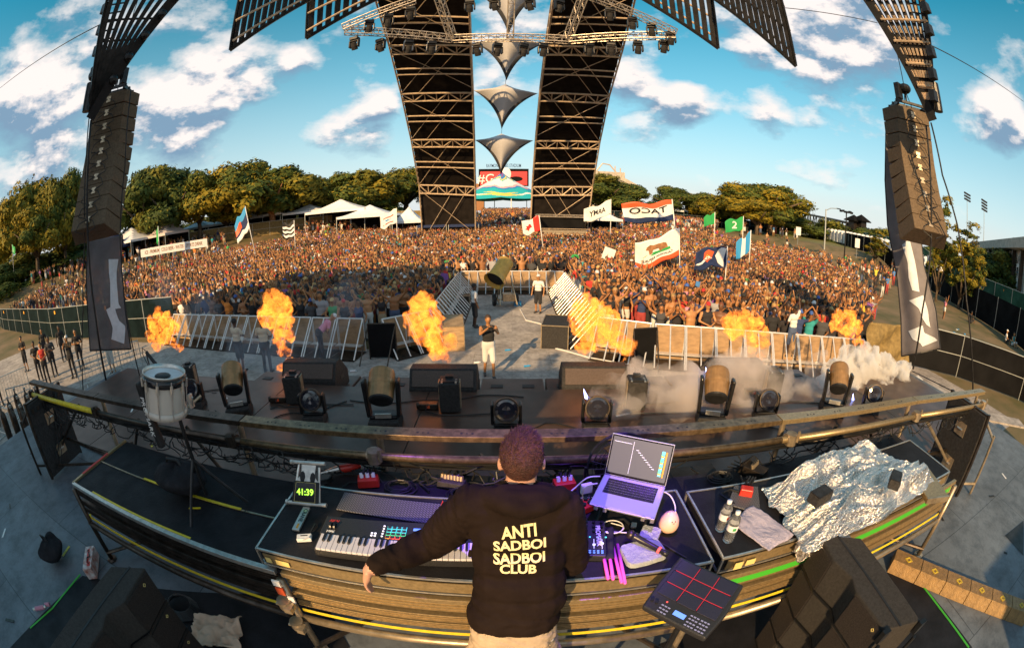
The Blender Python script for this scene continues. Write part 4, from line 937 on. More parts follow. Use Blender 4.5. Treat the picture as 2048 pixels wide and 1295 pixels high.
# water bottles
def bottle(px, py, rz, label, lm):
    p = at(px, py, TZ); t = thing('water_bottle', label, 'bottle', p, R(rz), 'water bottles on the right table'); b = local(t)
    pr = [(0, .002), (.028, .0), (.032, .01)]+[(.032-.002*(i % 2), .02+.012*i) for i in range(10)]+[(.032, .15), (.026, .17), (.014, .185), (.0125, .195)]
    sh = b('bottle', 'clear_plastic', lambda q: q.lathe(pr, 20), smooth=True)
    b('water', 'water', lambda q: q.lathe([(0, .005), (.028, .006), (.0295, .02), (.0295, .11), (0, .11)], 16), smooth=True)
    b('cap', 'white', lambda q: q.lathe([(.013, .188), (.0145, .19), (.0145, .206), (0, .207)], 14), smooth=True)
    b('label', 'water_label', lambda q: q.lathe([(.0326, .085), (.0326, .125)], 20)); b('logo', lm, lambda q: q.box((.0, -.033, .105), (.018, .002, .018))); return t
mat('water', (.75, .8, .85), .02, trans=1.0)
bottle(1440, 1058, 10, 'water bottle with a red logo, the left one of the pair', 'red'); bottle(1455, 1080, -10, 'water bottle with a green logo, the front one of the pair', 'green')
# lilac towel
cloth('towel', at(1522, 1058, TZ), .23, .34, 'lilac_towel', 'pale lilac towel lying between the bottles and the foil', .35, wr=.02, hz=.018)
# ---- foil blanket over the mixer
mat('foil', (.88, .81, .73), .22, 1.0, bump=1.0, bscale=45, stretch=(1, 2.2, 1))
fp = [at(1520, 985, TZ), at(1610, 1115, TZ+.0), at(1880, 965, TZ), at(1720, 905, TZ)]
def foil(u, v):
    a = fp[0].lerp(fp[3], u); c = fp[1].lerp(fp[2], u); p = a.lerp(c, v)
    e = min(u, 1-u, v, 1-v); k = min(1, e/.16); h = .14*(k*k*(3-2*k))*(1-.35*v)
    n1 = mnoise.noise(Vector((u*4.2, v*3.1, 2))); n2 = 1-abs(mnoise.noise(Vector((u*5+v*6, v*9-u*3, 5))))*2; n3 = 1-abs(mnoise.noise(Vector((u*9+v*14, v*30-u*12, 8))))*2; n4 = 1-abs(mnoise.noise(Vector((u*22+v*20, v*60-u*20, 1))))*2
    p = p+Vector((.05*mnoise.noise(Vector((u*6, v*6, 30))), .05*mnoise.noise(Vector((u*6, v*6, 40))), 0))
    p.z = TZ+.012+max(0, h+.06*n1*(k+.2)+.045*n2*(.3+k)+.010*n3+.004*n4)
    return p
q = MB(); q.grid(foil, 190, 130); fo = q.build('foil_blanket', 'foil', smooth=True); tag(fo, 'crumpled silver foil blanket covering gear on the right table', 'foil sheet')
# front skirt of the foil hanging over the table edge
def skirt(u, v):
    p = fp[1].lerp(fp[1].lerp(fp[2], .28), u); return Vector((p.x+.05*mnoise.noise(Vector((u*9, v*7, 3))), RY0-.03-.06*v+.05*mnoise.noise(Vector((u*14, v*8, 9))), TZ+.03-.2*v*(.5+.8*abs(mnoise.noise(Vector((u*5, 0, 1)))))))
q = MB(); q.grid(skirt, 60, 30); tag(q.build('foil_flap', 'foil'), 'torn flap of silver foil hanging over the front edge of the right table', 'foil sheet')
for px, py, rz, l in ((1637, 1000, 12, 'black metal box weighing down the middle of the foil'), (1787, 968, 35, 'black metal box weighing down the right part of the foil')):
    p = at(px, py, TZ+.2); t = thing('weight_box', l, 'box', p, R(rz)); b = local(t); b('body', 'black_paint', lambda q: q.box((0, 0, .03), (.15, .09, .06), taper=.95), bevel=.005); b('lid', 'steel_dark', lambda q: q.box((0, 0, .063), (.14, .08, .004)))
p = at(1862, 955, TZ+.08); t = thing('side_case', 'silver edged case lid at the right end of the table', 'equipment case', (p.x, p.y, TZ), R(-20)); b = local(t); b('lid', 'alu_dirty_lit', lambda q: q.box((0, 0, .02), (.26, .4, .04)), bevel=.006); b('edge', 'steel', lambda q: q.box((0, -.2, .02), (.27, .015, .045)))
# ---- sampling pad on its stand
pc = at(1385, 1195, 3.0); u_ = (at(1485, 1165, 3.0)-at(1360, 1108, 3.0)).normalized()
sp_ = thing('sampling_pad', 'black electronic drum pad with red lines and small lit buttons near the camera', 'drum pad', pc, math.atan2(u_.y, u_.x)); b = local(sp_)
tl2 = Matrix.Rotation(R(14), 4, 'X')
mat('pad_navy', (.02, .02, .045), .45, bump=.2, bscale=200)
b('body', 'kb_body', lambda q: q.prism([(-.17, -.15), (.17, -.15), (.185, .0), (.18, .17), (-.18, .17), (-.185, 0)], .045, tl2, z0=-.045), bevel=.01)
for i in range(3):
    for j in range(3):
        if j == 0 and False: pass
        b('pad', 'pad_navy', lambda q: q.prism([(-.158+.107*i, -.055+.072*j), (-.158+.107*i+.102, -.055+.072*j), (-.158+.107*i+.102, -.055+.072*j+.067), (-.158+.107*i, -.055+.072*j+.067)], .006, tl2), bevel=.002)
for x in (-.054, .053): b('light_line', 'line_red', lambda q: q.prism([(x-.0012, -.05), (x+.0012, -.05), (x+.0012, .15), (x-.0012, .15)], .0015, tl2, z0=.0055))
for y in (.0145, .0865): b('light_line', 'line_red', lambda q: q.prism([(-.15, y-.0012), (.15, y-.0012), (.15, y+.0012), (-.15, y+.0012)], .0015, tl2, z0=.0058))
b('display', 'led_blue', lambda q: q.prism([(-.03, -.115), (.03, -.115), (.03, -.09), (-.03, -.09)], .001, tl2, z0=.001))
b('button_panel', 'button_grey', lambda q: [q.prism([(x, y), (x+.012, y), (x+.012, y+.006), (x, y+.006)], .002, tl2, z0=.001) for x in [-.1, -.083, -.066, .045, .062, .079, .1, .117, .134] for y in (-.135, -.118, -.1, -.083) if not (x < -.06 and y > -.09)])
for x in (-.15, -.125): b('knob', 'black_gloss', lambda q: q.tube(tl2 @ Vector((x, -.1, 0)), tl2 @ Vector((x, -.1, .012)), .008, 12))
b('button', 'led_red', lambda q: q.prism([(-.09, -.078), (-.083, -.078), (-.083, -.071), (-.09, -.071)], .002, tl2, z0=.001))
st2 = thing('pad_stand', 'black tripod stand under the electronic drum pad', 'stand', (pc.x, pc.y, 1.957)); b = local(st2)
b('pole', 'black_metal', lambda q: q.tube((0, 0, .1), (0, 0, pc.z-1.957-.05), .016, 10)); b('plate', 'black_metal', lambda q: q.box((0, 0, pc.z-1.957-.052), (.16, .12, .008)))
for k in range(3): b('leg', 'black_metal', lambda q: q.tube((0, 0, .45), (.32*math.cos(k*2.09+.3), .32*math.sin(k*2.09+.3), .012), .012, 8))
# ---- fan behind the laptop
fc = aty(1242, 930, 2.12)
fn = thing('fan', 'round black wire fan behind the laptop', 'fan', (fc.x, fc.y, RZ)); b = local(fn); cz = fc.z-RZ; Rf = .21
Mf = Matrix.Translation((0, 0, cz)) @ Matrix.Rotation(R(80), 4, 'X')
def ring(q, r, z, tr=.003, n=30): q.path([Mf @ Vector((r*math.cos(a/n*2*math.pi), r*math.sin(a/n*2*math.pi), z)) for a in range(n+1)], tr, 5)
b('cage', 'black_metal', lambda q: ([ring(q, Rf*k/9, .05-.03*(k/9)**2, .0022) for k in range(1, 10)], [ring(q, Rf*k/9, -.05+.03*(k/9)**2, .0022) for k in range(3, 10, 2)], ring(q, Rf, 0, .006),
   [q.path([Mf @ Vector((rr_*math.cos(a), rr_*math.sin(a), .052-.03*(rr_/Rf)**2)) for rr_ in (.02, .08, .14, .2)], .002, 4) for a in [i*math.pi/12 for i in range(24)]]))
for k in range(4): b('blade', 'steel_dark', lambda q: q.add([Mf @ Vector(v) for v in [(r_*math.cos(k*1.571+s_), r_*math.sin(k*1.571+s_), .01*(1 if s_ < .3 else -1)) for r_, s_ in ((.03, 0), (.17, .1), (.17, .8), (.03, .8))]], [(0, 1, 2, 3)]), solid=.003)
b('motor', 'black', lambda q: q.lathe([(0, -.1), (.04, -.1), (.045, .0), (.03, .02), (0, .02)], 16, Mf)); b('foot', 'black_metal', lambda q: (q.path([(-.22, 0, .01), (-.22, 0, cz), ], .01, 8), q.path([(.22, 0, .01), (.22, 0, cz)], .01, 8), q.box((0, 0, .01), (.46, .2, .015))))
# dark monitor panel lying on the rail behind the performer
p = at(1120, 878, 3.16)
# ================================================================ PEOPLE
REG = {'skin': 0, 'shirt': 1, 'pants': 2, 'hair': 3, 'shoe': 4, 'dark': 5, 'hat': 6}
def human(caps, voxel, tris=None, smooth=2, refine=None):
    """caps: (p0, p1, r0, r1, region) tapered capsules or ('e', centre, (rx,ry,rz), region, rot).
    Fused into one continuous skin by a voxel remesh, then every face takes the region of its nearest limb."""
    q = MB()
    for c in caps:
        if c[0] == 'e': q.ball(c[1], c[2], 14, 10, M=c[4] if len(c) > 4 else None)
        else:
            a, b, r0, r1 = Vector(c[0]), Vector(c[1]), c[2], c[3]; d = b-a
            if d.length < 1e-4: q.ball(a, r0, 12, 8); continue
            M = d.to_track_quat('Z', 'Y').to_matrix().to_4x4(); M.translation = a; L = d.length
            pr = [(0, -r0)]+[(r0*math.cos(t), r0*math.sin(t)) for t in (-1.1, -.55, 0)]+[(r1*math.cos(t), L+r1*math.sin(t)) for t in (0, .55, 1.1)]+[(0, L+r1)]
            q.lathe(pr, 12, M)
    me = bpy.data.meshes.new('tmp'); me.from_pydata(q.v, [], q.f); o = bpy.data.objects.new('tmp', me); C.objects.link(o)
    m = o.modifiers.new('r', 'REMESH'); m.mode = 'VOXEL'; m.voxel_size = voxel
    if smooth:
        s = o.modifiers.new('s', 'SMOOTH'); s.iterations = smooth; s.factor = .6
    if refine: refine(o)
    if tris:
        bpy.context.view_layer.update(); n = len(o.evaluated_get(bpy.context.evaluated_depsgraph_get()).data.polygons)*2
        d = o.modifiers.new('d', 'DECIMATE'); d.ratio = min(1, tris/n)
    me2 = bpy.data.meshes.new_from_object(o.evaluated_get(bpy.context.evaluated_depsgraph_get())); bpy.data.objects.remove(o)
    npoly = len(me2.polygons); cen = np.zeros(npoly*3); me2.polygons.foreach_get('center', cen); cen = cen.reshape(-1, 3)
    best = np.full(npoly, 1e9); idx = np.zeros(npoly, int)
    for c in caps:
        if c[0] == 'e':
            Mi = (c[4].inverted() if len(c) > 4 and c[4] is not None else Matrix.Identity(3)); P = (cen-np.array(c[1])) @ np.array(Mi).T
            rr = np.array(c[2]); dist = (np.linalg.norm(P/rr, axis=1)-1)*rr.min(); rg = c[3]
        else:
            a = np.array(c[0]); d = np.array(c[1])-a; L2 = max(1e-9, d.dot(d)); t = np.clip(((cen-a) @ d)/L2, 0, 1)
            dist = np.linalg.norm(cen-a-t[:, None]*d, axis=1)-(c[2]+(c[3]-c[2])*t); rg = c[4]
        k = dist < best; best[k] = dist[k]; idx[k] = REG[rg]
    me2.polygons.foreach_set('material_index', idx.tolist()); me2.polygons.foreach_set('use_smooth', [True]*npoly)
    return me2
def person_caps(p):
    """a person 1.75 m tall at the origin facing -Y"""
    V = Vector; st = p.get('style', 'tee'); w = p.get('w', 1.0); caps = []; lean = p.get('lean', 0); tw = p.get('twist', 0)
    def T(x, y, z):  # upper body leans forward about the hips
        c, s = math.cos(lean), math.sin(lean); zz = z-.95; return V((x, y*c-zz*s, .95+y*s+zz*c))
    sh = .19*w; arm_r = 'shirt' if st in ('tee', 'long') else 'skin'; top = 'shirt' if st != 'bare' else 'skin'
    caps += [(T(-.07*w, 0, 1.36), T(.07*w, 0, 1.36), .115, .115, top), (T(-.125*w, .01, 1.42), T(.125*w, .01, 1.42), .065, .065, top), (T(-.05*w, -.005, 1.2), T(.05*w, -.005, 1.2), .115*w, .115*w, top),
             (T(-.05, 0, 1.08), T(.05, 0, 1.08), .11*w, .11*w, top if st not in ('bikini',) else 'skin')]
    if p.get('female') and st in ('tank', 'bikini'): caps += [(T(-.07, -.085, 1.3), T(.07, -.085, 1.3), .055, .055, 'shirt')]
    caps += [(T(0, .01, 1.44), T(0, -.005, 1.56), .055, .052, 'skin')]
    hy = p.get('hy', 0.0); H = lambda x, y, z: T(x, y-.01+hy, z)
    caps += [('e', H(0, 0, 1.655), (.082, .1, .118), 'skin'), ('e', H(0, -.012, 1.60), (.058, .075, .062), 'skin'), ('e', H(0, -.098, 1.635), (.012, .02, .02), 'skin')]
    for s in (-1, 1): caps.append(('e', H(s*.078, .01, 1.64), (.012, .02, .03), 'skin'))
    if p.get('glasses'): caps.append((H(-.045, -.082, 1.662), H(.045, -.082, 1.662), .018, .018, 'dark'))
    hr = p.get('hair', 'short')
    if hr in ('short', 'long', 'bun'): caps.append(('e', H(0, .018, 1.69), (.09, .105, .096), 'hair'))
    if hr == 'long': caps += [(H(-.05, .05, 1.66), T(-.06, .085, 1.4), .05, .04, 'hair'), (H(.05, .05, 1.66), T(.06, .085, 1.4), .05, .04, 'hair'), (H(0, .06, 1.66), T(0, .1, 1.38), .06, .045, 'hair')]
    if hr == 'bun': caps.append(('e', H(0, .04, 1.80), (.04, .04, .04), 'hair'))
    if hr == 'cap': caps += [('e', H(0, .005, 1.70), (.083, .1, .085), 'hat'), ('e', H(0, -.12, 1.695), (.06, .06, .012), 'hat')]
    if hr == 'capback': caps += [('e', H(0, .005, 1.70), (.083, .1, .085), 'hat'), ('e', H(0, .12, 1.67), (.06, .05, .012), 'hat')]
    if hr == 'hat': caps += [('e', H(0, .0, 1.72), (.08, .095, .08), 'hat'), ('e', H(0, 0, 1.705), (.17, .19, .012), 'hat')]
    for s, k in ((-1, 'L'), (1, 'R')):
        a = T(s*sh, .01, 1.42); e, h = p['arm'+k]; e = T(*e); h = T(*h); 
        caps += [(a, e, .052, .042, arm_r if st != 'tank' else 'skin')] if st in ('long', 'bare', 'tank', 'bikini') else [(a, a.lerp(e, .62), .058, .054, 'shirt'), (a.lerp(e, .6), e, .043, .038, 'skin')]
        caps.append((e, h, .038, .027, 'shirt' if st == 'long' else 'skin'))
        hd = (h-e).normalized(); caps.append((h, h+hd*.07, .032, .026, 'skin'))
        if p.get('fingers'):
            up = V((0, 0, 1)) if abs(hd.z) < .8 else V((0, 1, 0)); sx = hd.cross(up).normalized(); nn = sx.cross(hd)
            for f in range(4): o = sx*((f-1.5)*.017); b = h+hd*.07+o; caps += [(b, b+hd*.035-nn*.006, .0085, .008, 'skin'), (b+hd*.035-nn*.006, b+hd*(.06+.008*(f in (1, 2)))-nn*.02, .008, .007, 'skin')]
            caps += [(h+hd*.02-sx*s*.02, h+hd*.06-sx*s*.048, .010, .008, 'skin')]
        if p.get('phone') == k: caps.append((h+hd*.1+V((-.05, -.03, 0)), h+hd*.1+V((.05, -.03, 0)), .02, .02, 'dark'))
    pn = p.get('pants', 'shorts'); legs = p.get('legs') or {'L': ((-.1, -.02, .5), (-.11, .03, .09)), 'R': ((.1, -.02, .5), (.11, .03, .09))}
    caps += [((-.06, 0, .97), (.06, 0, .97), .125*w, .125*w, 'pants'), ((-.07, .01, .9), (.07, .01, .9), .12*w, .12*w, 'pants')]
    for s, k in ((-1, 'L'), (1, 'R')):
        kn, an = V(legs[k][0]), V(legs[k][1]); hp = V((s*.09, 0, .9)); ft = V(legs[k][2]) if len(legs[k]) > 2 else an+V((s*.02, -.17, -.045))
        if pn == 'long': caps += [(hp, kn, .088, .064, 'pants'), (kn, an, .062, .052, 'pants')]
        elif pn == 'short': caps += [(hp, hp.lerp(kn, .35), .09, .085, 'pants'), (hp.lerp(kn, .3), kn, .075, .055, 'skin'), (kn, an, .055, .038, 'skin')]
        else: caps += [(hp, kn, .095, .085, 'pants'), (kn, an, .05, .038, 'skin')]
        caps += [(an+V((0, .02, -.03)), ft, .045, .038, 'shoe')]
    return caps
ARMS = {'down': (((-.27, .03, 1.16), (-.28, -.06, .92)), ((.27, .03, 1.16), (.28, -.06, .92))),
        'up': (((-.3, -.02, 1.62), (-.22, -.04, 1.88)), ((.3, -.02, 1.62), (.2, -.05, 1.9))),
        'wide': (((-.4, -.02, 1.56), (-.5, -.05, 1.8)), ((.38, -.03, 1.6), (.46, -.1, 1.84))),
        'clap': (((-.28, -.12, 1.62), (-.05, -.12, 1.88)), ((.28, -.12, 1.62), (.05, -.12, 1.88))),
        'one': (((-.28, -.06, 1.62), (-.26, -.12, 1.9)), ((.26, -.03, 1.16), (.16, -.25, 1.12))),
        'phone': (((-.24, -.18, 1.3), (-.06, -.36, 1.5)), ((.24, -.18, 1.3), (.06, -.36, 1.5))),
        'rail': (((-.27, -.1, 1.2), (-.06, -.3, 1.14)), ((.27, -.1, 1.2), (.06, -.32, 1.12))),
        'fold': (((-.27, -.05, 1.16), (.08, -.2, 1.16)), ((.27, -.05, 1.16), (-.08, -.18, 1.2))),
        'point': (((-.26, .0, 1.16), (-.14, -.2, 1.1)), ((.34, -.2, 1.5), (.42, -.45, 1.66))),
        'shade': (((-.3, -.1, 1.5), (-.12, -.16, 1.72)), ((.27, .0, 1.16), (.2, -.18, 1.02)))}
SITL = {'L': ((-.14, -.42, .98), (-.16, -.5, .58)), 'R': ((.14, -.42, .98), (.16, -.5, .58))}
KINDS = [('tee', 'down', dict(hair='short', glasses=1)), ('tank', 'one', dict(hair='long', female=1, w=.88, glasses=1)), ('bare', 'up', dict(hair='capback')), ('tee', 'clap', dict(hair='cap', glasses=1)), ('bikini', 'wide', dict(hair='long', female=1, w=.86)),
         ('tank', 'phone', dict(hair='short', phone='L')), ('bare', 'fold', dict(hair='short', glasses=1)), ('tee', 'point', dict(hair='hat', glasses=1)), ('tank', 'up', dict(hair='bun', female=1, w=.86)), ('tee', 'rail', dict(hair='long', female=1, w=.9)),
         ('tank', 'rail', dict(hair='cap')), ('bikini', 'shade', dict(hair='long', female=1, w=.85, glasses=1)), ('tee', 'one', dict(hair='short', w=1.08)), ('bare', 'wide', dict(hair='short', w=1.05, glasses=1))]
POSE_TXT = {'down': 'arms down', 'one': 'one arm raised', 'up': 'both arms raised', 'clap': 'clapping overhead', 'wide': 'arms thrown wide', 'phone': 'holding up a phone', 'fold': 'arms folded', 'point': 'pointing at the stage', 'rail': 'hands held in front', 'shade': 'shading eyes'}
HAIR_TXT = {'short': 'short hair', 'long': 'long hair', 'cap': 'cap', 'capback': 'backwards cap', 'bun': 'hair bun', 'hat': 'brimmed hat'}
# palettes (name, colour)
SK = [(.37, .17, .065), (.28, .12, .045), (.43, .21, .085), (.16, .07, .032), (.08, .037, .02), (.33, .14, .05)]
SH = [('black', (.02, .02, .022)), ('black', (.025, .022, .025)), ('charcoal', (.06, .06, .065)), ('white', (.7, .68, .66)), ('grey', (.3, .3, .32)), ('teal', (.03, .28, .3)), ('red', (.5, .04, .03)), ('navy', (.03, .05, .14)), ('yellow', (.65, .5, .06)), ('pink', (.65, .25, .35)), ('green', (.05, .3, .1)), ('orange', (.65, .22, .04)), ('blue', (.06, .2, .5)), ('purple', (.2, .08, .3)), ('cream', (.6, .5, .36))]
PA_ = [('black', (.02, .02, .025)), ('denim', (.07, .1, .18)), ('khaki', (.35, .28, .18)), ('white', (.6, .6, .58)), ('red', (.35, .05, .05))]
HA = [('black', (.012, .01, .009)), ('brown', (.05, .028, .015)), ('dark', (.03, .018, .012)), ('blonde', (.4, .25, .09)), ('auburn', (.16, .05, .02))]
HT = [('white', (.7, .7, .7)), ('black', (.02, .02, .02)), ('red', (.5, .03, .03)), ('straw', (.5, .35, .15)), ('blue', (.05, .12, .4))]
for i, c in enumerate(SK): mat('skin%d' % i, c, .55)
for i, (n_, c) in enumerate(SH): mat('shirt%d' % i, c, .9)
for i, (n_, c) in enumerate(PA_): mat('pants%d' % i, c, .9)
for i, (n_, c) in enumerate(HA): mat('hair%d' % i, c, .6)
for i, (n_, c) in enumerate(HT): mat('hat%d' % i, c, .8)
mat('shoe', (.05, .05, .05), .7); mat('shoe_white', (.6, .6, .6), .6)
PALN = ['skin%d' % i for i in range(6)]+['shirt%d' % i for i in range(15)]+['pants%d' % i for i in range(5)]+['hair%d' % i for i in range(5)]+['hat%d' % i for i in range(5)]+['shoe', 'black_gloss']
PAL0 = {'skin': 0, 'shirt': 6, 'pants': 21, 'hair': 26, 'hat': 31, 'shoe': 36, 'dark': 37}
base_meshes = []; low_meshes = []
for st, ar, ex in KINDS:
    p = dict(style=st, armL=ARMS[ar][0], armR=ARMS[ar][1], pants='short' if ex.get('female') else random.choice(['shorts', 'long', 'shorts']), **ex)
    caps = person_caps(p)
    me = human(caps, .022, tris=1500); me.name = 'person'
    for n_ in ('skin0', 'shirt0', 'pants0', 'hair0', 'shoe', 'black_gloss', 'hat0'): me.materials.append(MATS[n_])
    base_meshes.append(me)
    lo = human(caps, .04, tris=230, smooth=1); low_meshes.append(lo)
def dress(o, sk, sh, pa, ha, ht, shoe='shoe'):
    for i, n_ in enumerate(('skin%d' % sk, 'shirt%d' % sh, 'pants%d' % pa, 'hair%d' % ha, shoe, 'black_gloss', 'hat%d' % ht)):
        o.material_slots[i].link = 'OBJECT'; o.material_slots[i].material = MATS[n_]
# where the crowd stands: a polygon in plan, minus the aisle
def poly_in(x, y, P):
    c = False; j = len(P)-1
    for i in range(len(P)):
        if (P[i][1] > y) != (P[j][1] > y) and x < (P[j][0]-P[i][0])*(y-P[i][1])/(P[j][1]-P[i][1])+P[i][0]: c = not c
        j = i
    return c
CROWD = [(-15.6, 15.0), (-4.9, 13.95), (-3.6, 14.9), (-3.7, 24.6), (3.7, 24.6), (3.6, 14.2), (4.9, 13.3), (12.6, 11.1), (15, 12.5), (21, 17), (27, 25), (33, 39), (33, 60), (24, 66), (-34, 62), (-36, 40), (-30, 27), (-22, 18)]
rnd = random.Random(11); cand = []
y = 10.0; 
while y < 66:
    step = .56 if y < 30 else .72 if y < 45 else .9
    x = -40+rnd.random()*step
    while x < 40:
        X = x+rnd.uniform(-.2, .2)*step; Y = y+rnd.uniform(-.22, .22)*step
        if poly_in(X, Y, CROWD) and rnd.random() < (.96 if Y < 40 else .8): cand.append((X, Y))
        x += step*.92
    y += step
# front rows close to the rails come out best when they hug it
def front(x0, y0, x1, y1, n, off):
    for i in range(n):
        t = (i+.5)/n; cand.append((x0+(x1-x0)*t+rnd.uniform(-.05, .05), y0+(y1-y0)*t+off+rnd.uniform(0, .08)))
front(-15.3, 14.1, -5.0, 13.05, 21, .33); front(4.6, 12.4, 12.2, 10.25, 16, .33)
for i_ in range(17): cand.append((-3.35-rnd.uniform(0, .1), 14.6+i_*.55)); cand.append((3.35+rnd.uniform(0, .1), 14.0+i_*.57))
for i_ in range(11): cand.append((-2.8+i_*.56, 24.25))
cand.sort(key=lambda p: math.hypot(*p))
def crowd_kind(X, Y):
    k = rnd.randrange(len(KINDS)); 
    if rnd.random() < .18: k = rnd.choice([0, 5, 9, 10, 6, 12])
    return k, rnd.choices(range(6), [5, 4, 4, 3, 1.5, 4])[0], rnd.choices(range(15), [12, 11, 5, 2.6, 2, 1.6, 1.3, 2.4, .8, .8, .8, .7, 1.1, .9, .9])[0], rnd.randrange(5), rnd.choices(range(5), [5, 4, 5, 2, 1])[0], rnd.randrange(5)
NIND = 285
seen = {}
def blockname(X, Y):
    if Y > 13.3 and abs(X) < 3.5: return 'behind the far aisle barrier'
    return 'behind the left barrier' if X < 0 else 'behind the right barrier'
for i, (X, Y) in enumerate(cand[:NIND]):
    k, sk, sh, pa, ha, ht = crowd_kind(X, Y); st, ar, ex = KINDS[k]
    o = bpy.data.objects.new('person', base_meshes[k]); C.objects.link(o); o.location = (X, Y, 0)
    o.rotation_euler = (0, 0, math.atan2(-X*.4, Y*.9)+rnd.uniform(-.35, .35)); s = rnd.uniform(1.0, 1.15)*(.94 if ex.get('female') else 1); o.scale = (s, s, s)
    dress(o, sk, sh, pa, ha, ht)
    dx = abs(X)-3.0; row = int(max(0, (Y-(14.4-.1*dx) if X < 0 else Y-(13.3-.25*dx)))/.62)+1
    topn = 'shirtless' if st == 'bare' else SH[sh][0]+' '+{'tee': 't-shirt', 'tank': 'tank top', 'bikini': 'bikini top', 'long': 'shirt'}[st]
    hairn = HAIR_TXT[ex['hair']]; hairn = (HT[ht][0] if ex['hair'] in ('cap', 'capback', 'hat') else HA[ha][0])+' '+hairn
    side = 'left' if X < 0 else 'right'
    if X < -7: side = 'far left'
    if X > 7: side = 'far right'
    lab = '%s, %s, %s, %s row %s' % (topn, hairn, POSE_TXT[ar], ['front', 'second', 'third', 'fourth', 'fifth', 'sixth', 'seventh', 'eighth', 'ninth', 'tenth'][min(row-1, 9)], side)
    seen.setdefault(lab, []).append((o, X, Y)); o['label'] = lab; o['category'] = 'person'; o['group'] = 'people in the festival crowd'
for lab, L in seen.items():
    if len(L) > 1:
        for j, (o, X, Y) in enumerate(sorted(L, key=lambda t: abs(t[1]))):
            if j: o['label'] = lab+', %s from aisle' % ('farther', 'much farther', 'farthest')[min(j-1, 2)]
# everyone else: one mass
def merge_people(name, plist, label, legs=False, cut=.78, dens=1.0):
    VV = []; FF = []; MI = []; off = 0; cache = {}
    for k in range(len(low_meshes)):
        for full in (0, 1):
            me = low_meshes[k]; nv = len(me.vertices); co = np.zeros(nv*3); me.vertices.foreach_get('co', co); co = co.reshape(-1, 3)
            me.calc_loop_triangles(); tr = np.zeros(len(me.loop_triangles)*3, int); me.loop_triangles.foreach_get('vertices', tr); tr = tr.reshape(-1, 3)
            mi_ = np.zeros(len(me.polygons), int); me.polygons.foreach_get('material_index', mi_); tp = np.zeros(len(me.loop_triangles), int); me.loop_triangles.foreach_get('polygon_index', tp); mi = mi_[tp]
            if not full:
                keep = co[tr][:, :, 2].max(axis=1) > cut; tr = tr[keep]; mi = mi[keep]; us, inv = np.unique(tr, return_inverse=True); tr = inv.reshape(-1, 3); co = co[us]
            cache[(k, full)] = (co, tr, mi)
    r0 = np.array([PAL0[n_] for n_ in ('skin', 'shirt', 'pants', 'hair', 'shoe', 'dark', 'hat')])
    for X, Y, full in plist:
        k, sk, sh, pa, ha, ht = crowd_kind(X, Y); co, tr, mi = cache[(k, full)]
        a = math.atan2(-X*.4, Y*.9)+rnd.uniform(-.5, .5); s = rnd.uniform(.98, 1.17); c_, s_ = math.cos(a)*s, math.sin(a)*s
        P = np.empty_like(co); P[:, 0] = co[:, 0]*c_-co[:, 1]*s_+X; P[:, 1] = co[:, 0]*s_+co[:, 1]*c_+Y; P[:, 2] = co[:, 2]*s+gh(X, Y)
        VV.append(P); FF.append(tr+off); off += len(co); MI.append(r0[mi]+np.array([sk, sh, pa, ha, 0, 0, ht])[mi])
    V = np.concatenate(VV); Fc = np.concatenate(FF); Mi = np.concatenate(MI)
    me = bpy.data.meshes.new(name); me.vertices.add(len(V)); me.vertices.foreach_set('co', V.ravel()); me.loops.add(len(Fc)*3); me.loops.foreach_set('vertex_index', Fc.ravel().astype(np.int32))
    me.polygons.add(len(Fc)); me.polygons.foreach_set('loop_start', np.arange(0, len(Fc)*3, 3, dtype=np.int32)); me.polygons.foreach_set('material_index', Mi.astype(np.int32)); 
    for n_ in PALN: me.materials.append(MATS[n_])
    me.update(calc_edges=True); me.polygons.foreach_set('use_smooth', [True]*len(Fc))
    o = bpy.data.objects.new(name, me); C.objects.link(o); return tag(o, label, 'crowd', kind='stuff')
rest = [(x, y, 1 if y > 45 else 0) for x, y in cand[NIND:]]
# far crowd in front of the tent, between the arch legs, and loose groups left and right
for k in range(700):
    y = rnd.uniform(62, 120); rest.append((rnd.uniform(-.07, .05)*y, y, 1))
for k in range(1300):
    y = rnd.uniform(58, 82); rest.append((rnd.uniform(-.75, .7)*y*.75, y, 1))
def scatter(pts, n, world=0):
    P = [at(px, py, 0) for px, py in pts] if not world else None; PP = pts if world else [(p.x, p.y) for p in P]; xs = [p[0] for p in PP]; ys = [p[1] for p in PP]; c = 0; g_ = 0
    while c < n and g_ < 20000:
        g_ += 1; X = rnd.uniform(min(xs), max(xs)); Y = rnd.uniform(min(ys), max(ys))
        if poly_in(X, Y, PP): rest.append((X, Y, 1)); c += 1
scatter([(-24, 17), (-48, 15), (-60, 26), (-30, 28)], 200, 1); scatter([(-30, 28), (-75, 27), (-90, 45), (-45, 60)], 480, 1); scatter([(-16, 15), (-24, 17), (-31, 28), (-22, 20)], 60, 1)
scatter([(1560, 520), (1620, 590), (1780, 610), (1790, 565), (1700, 548)], 120); scatter([(1260, 470), (1560, 530), (1600, 512), (1300, 455)], 150)
merge_people('crowd', rest, 'dense festival crowd filling the field behind the nearest rows')
print('crowd', len(cand), len(rest))

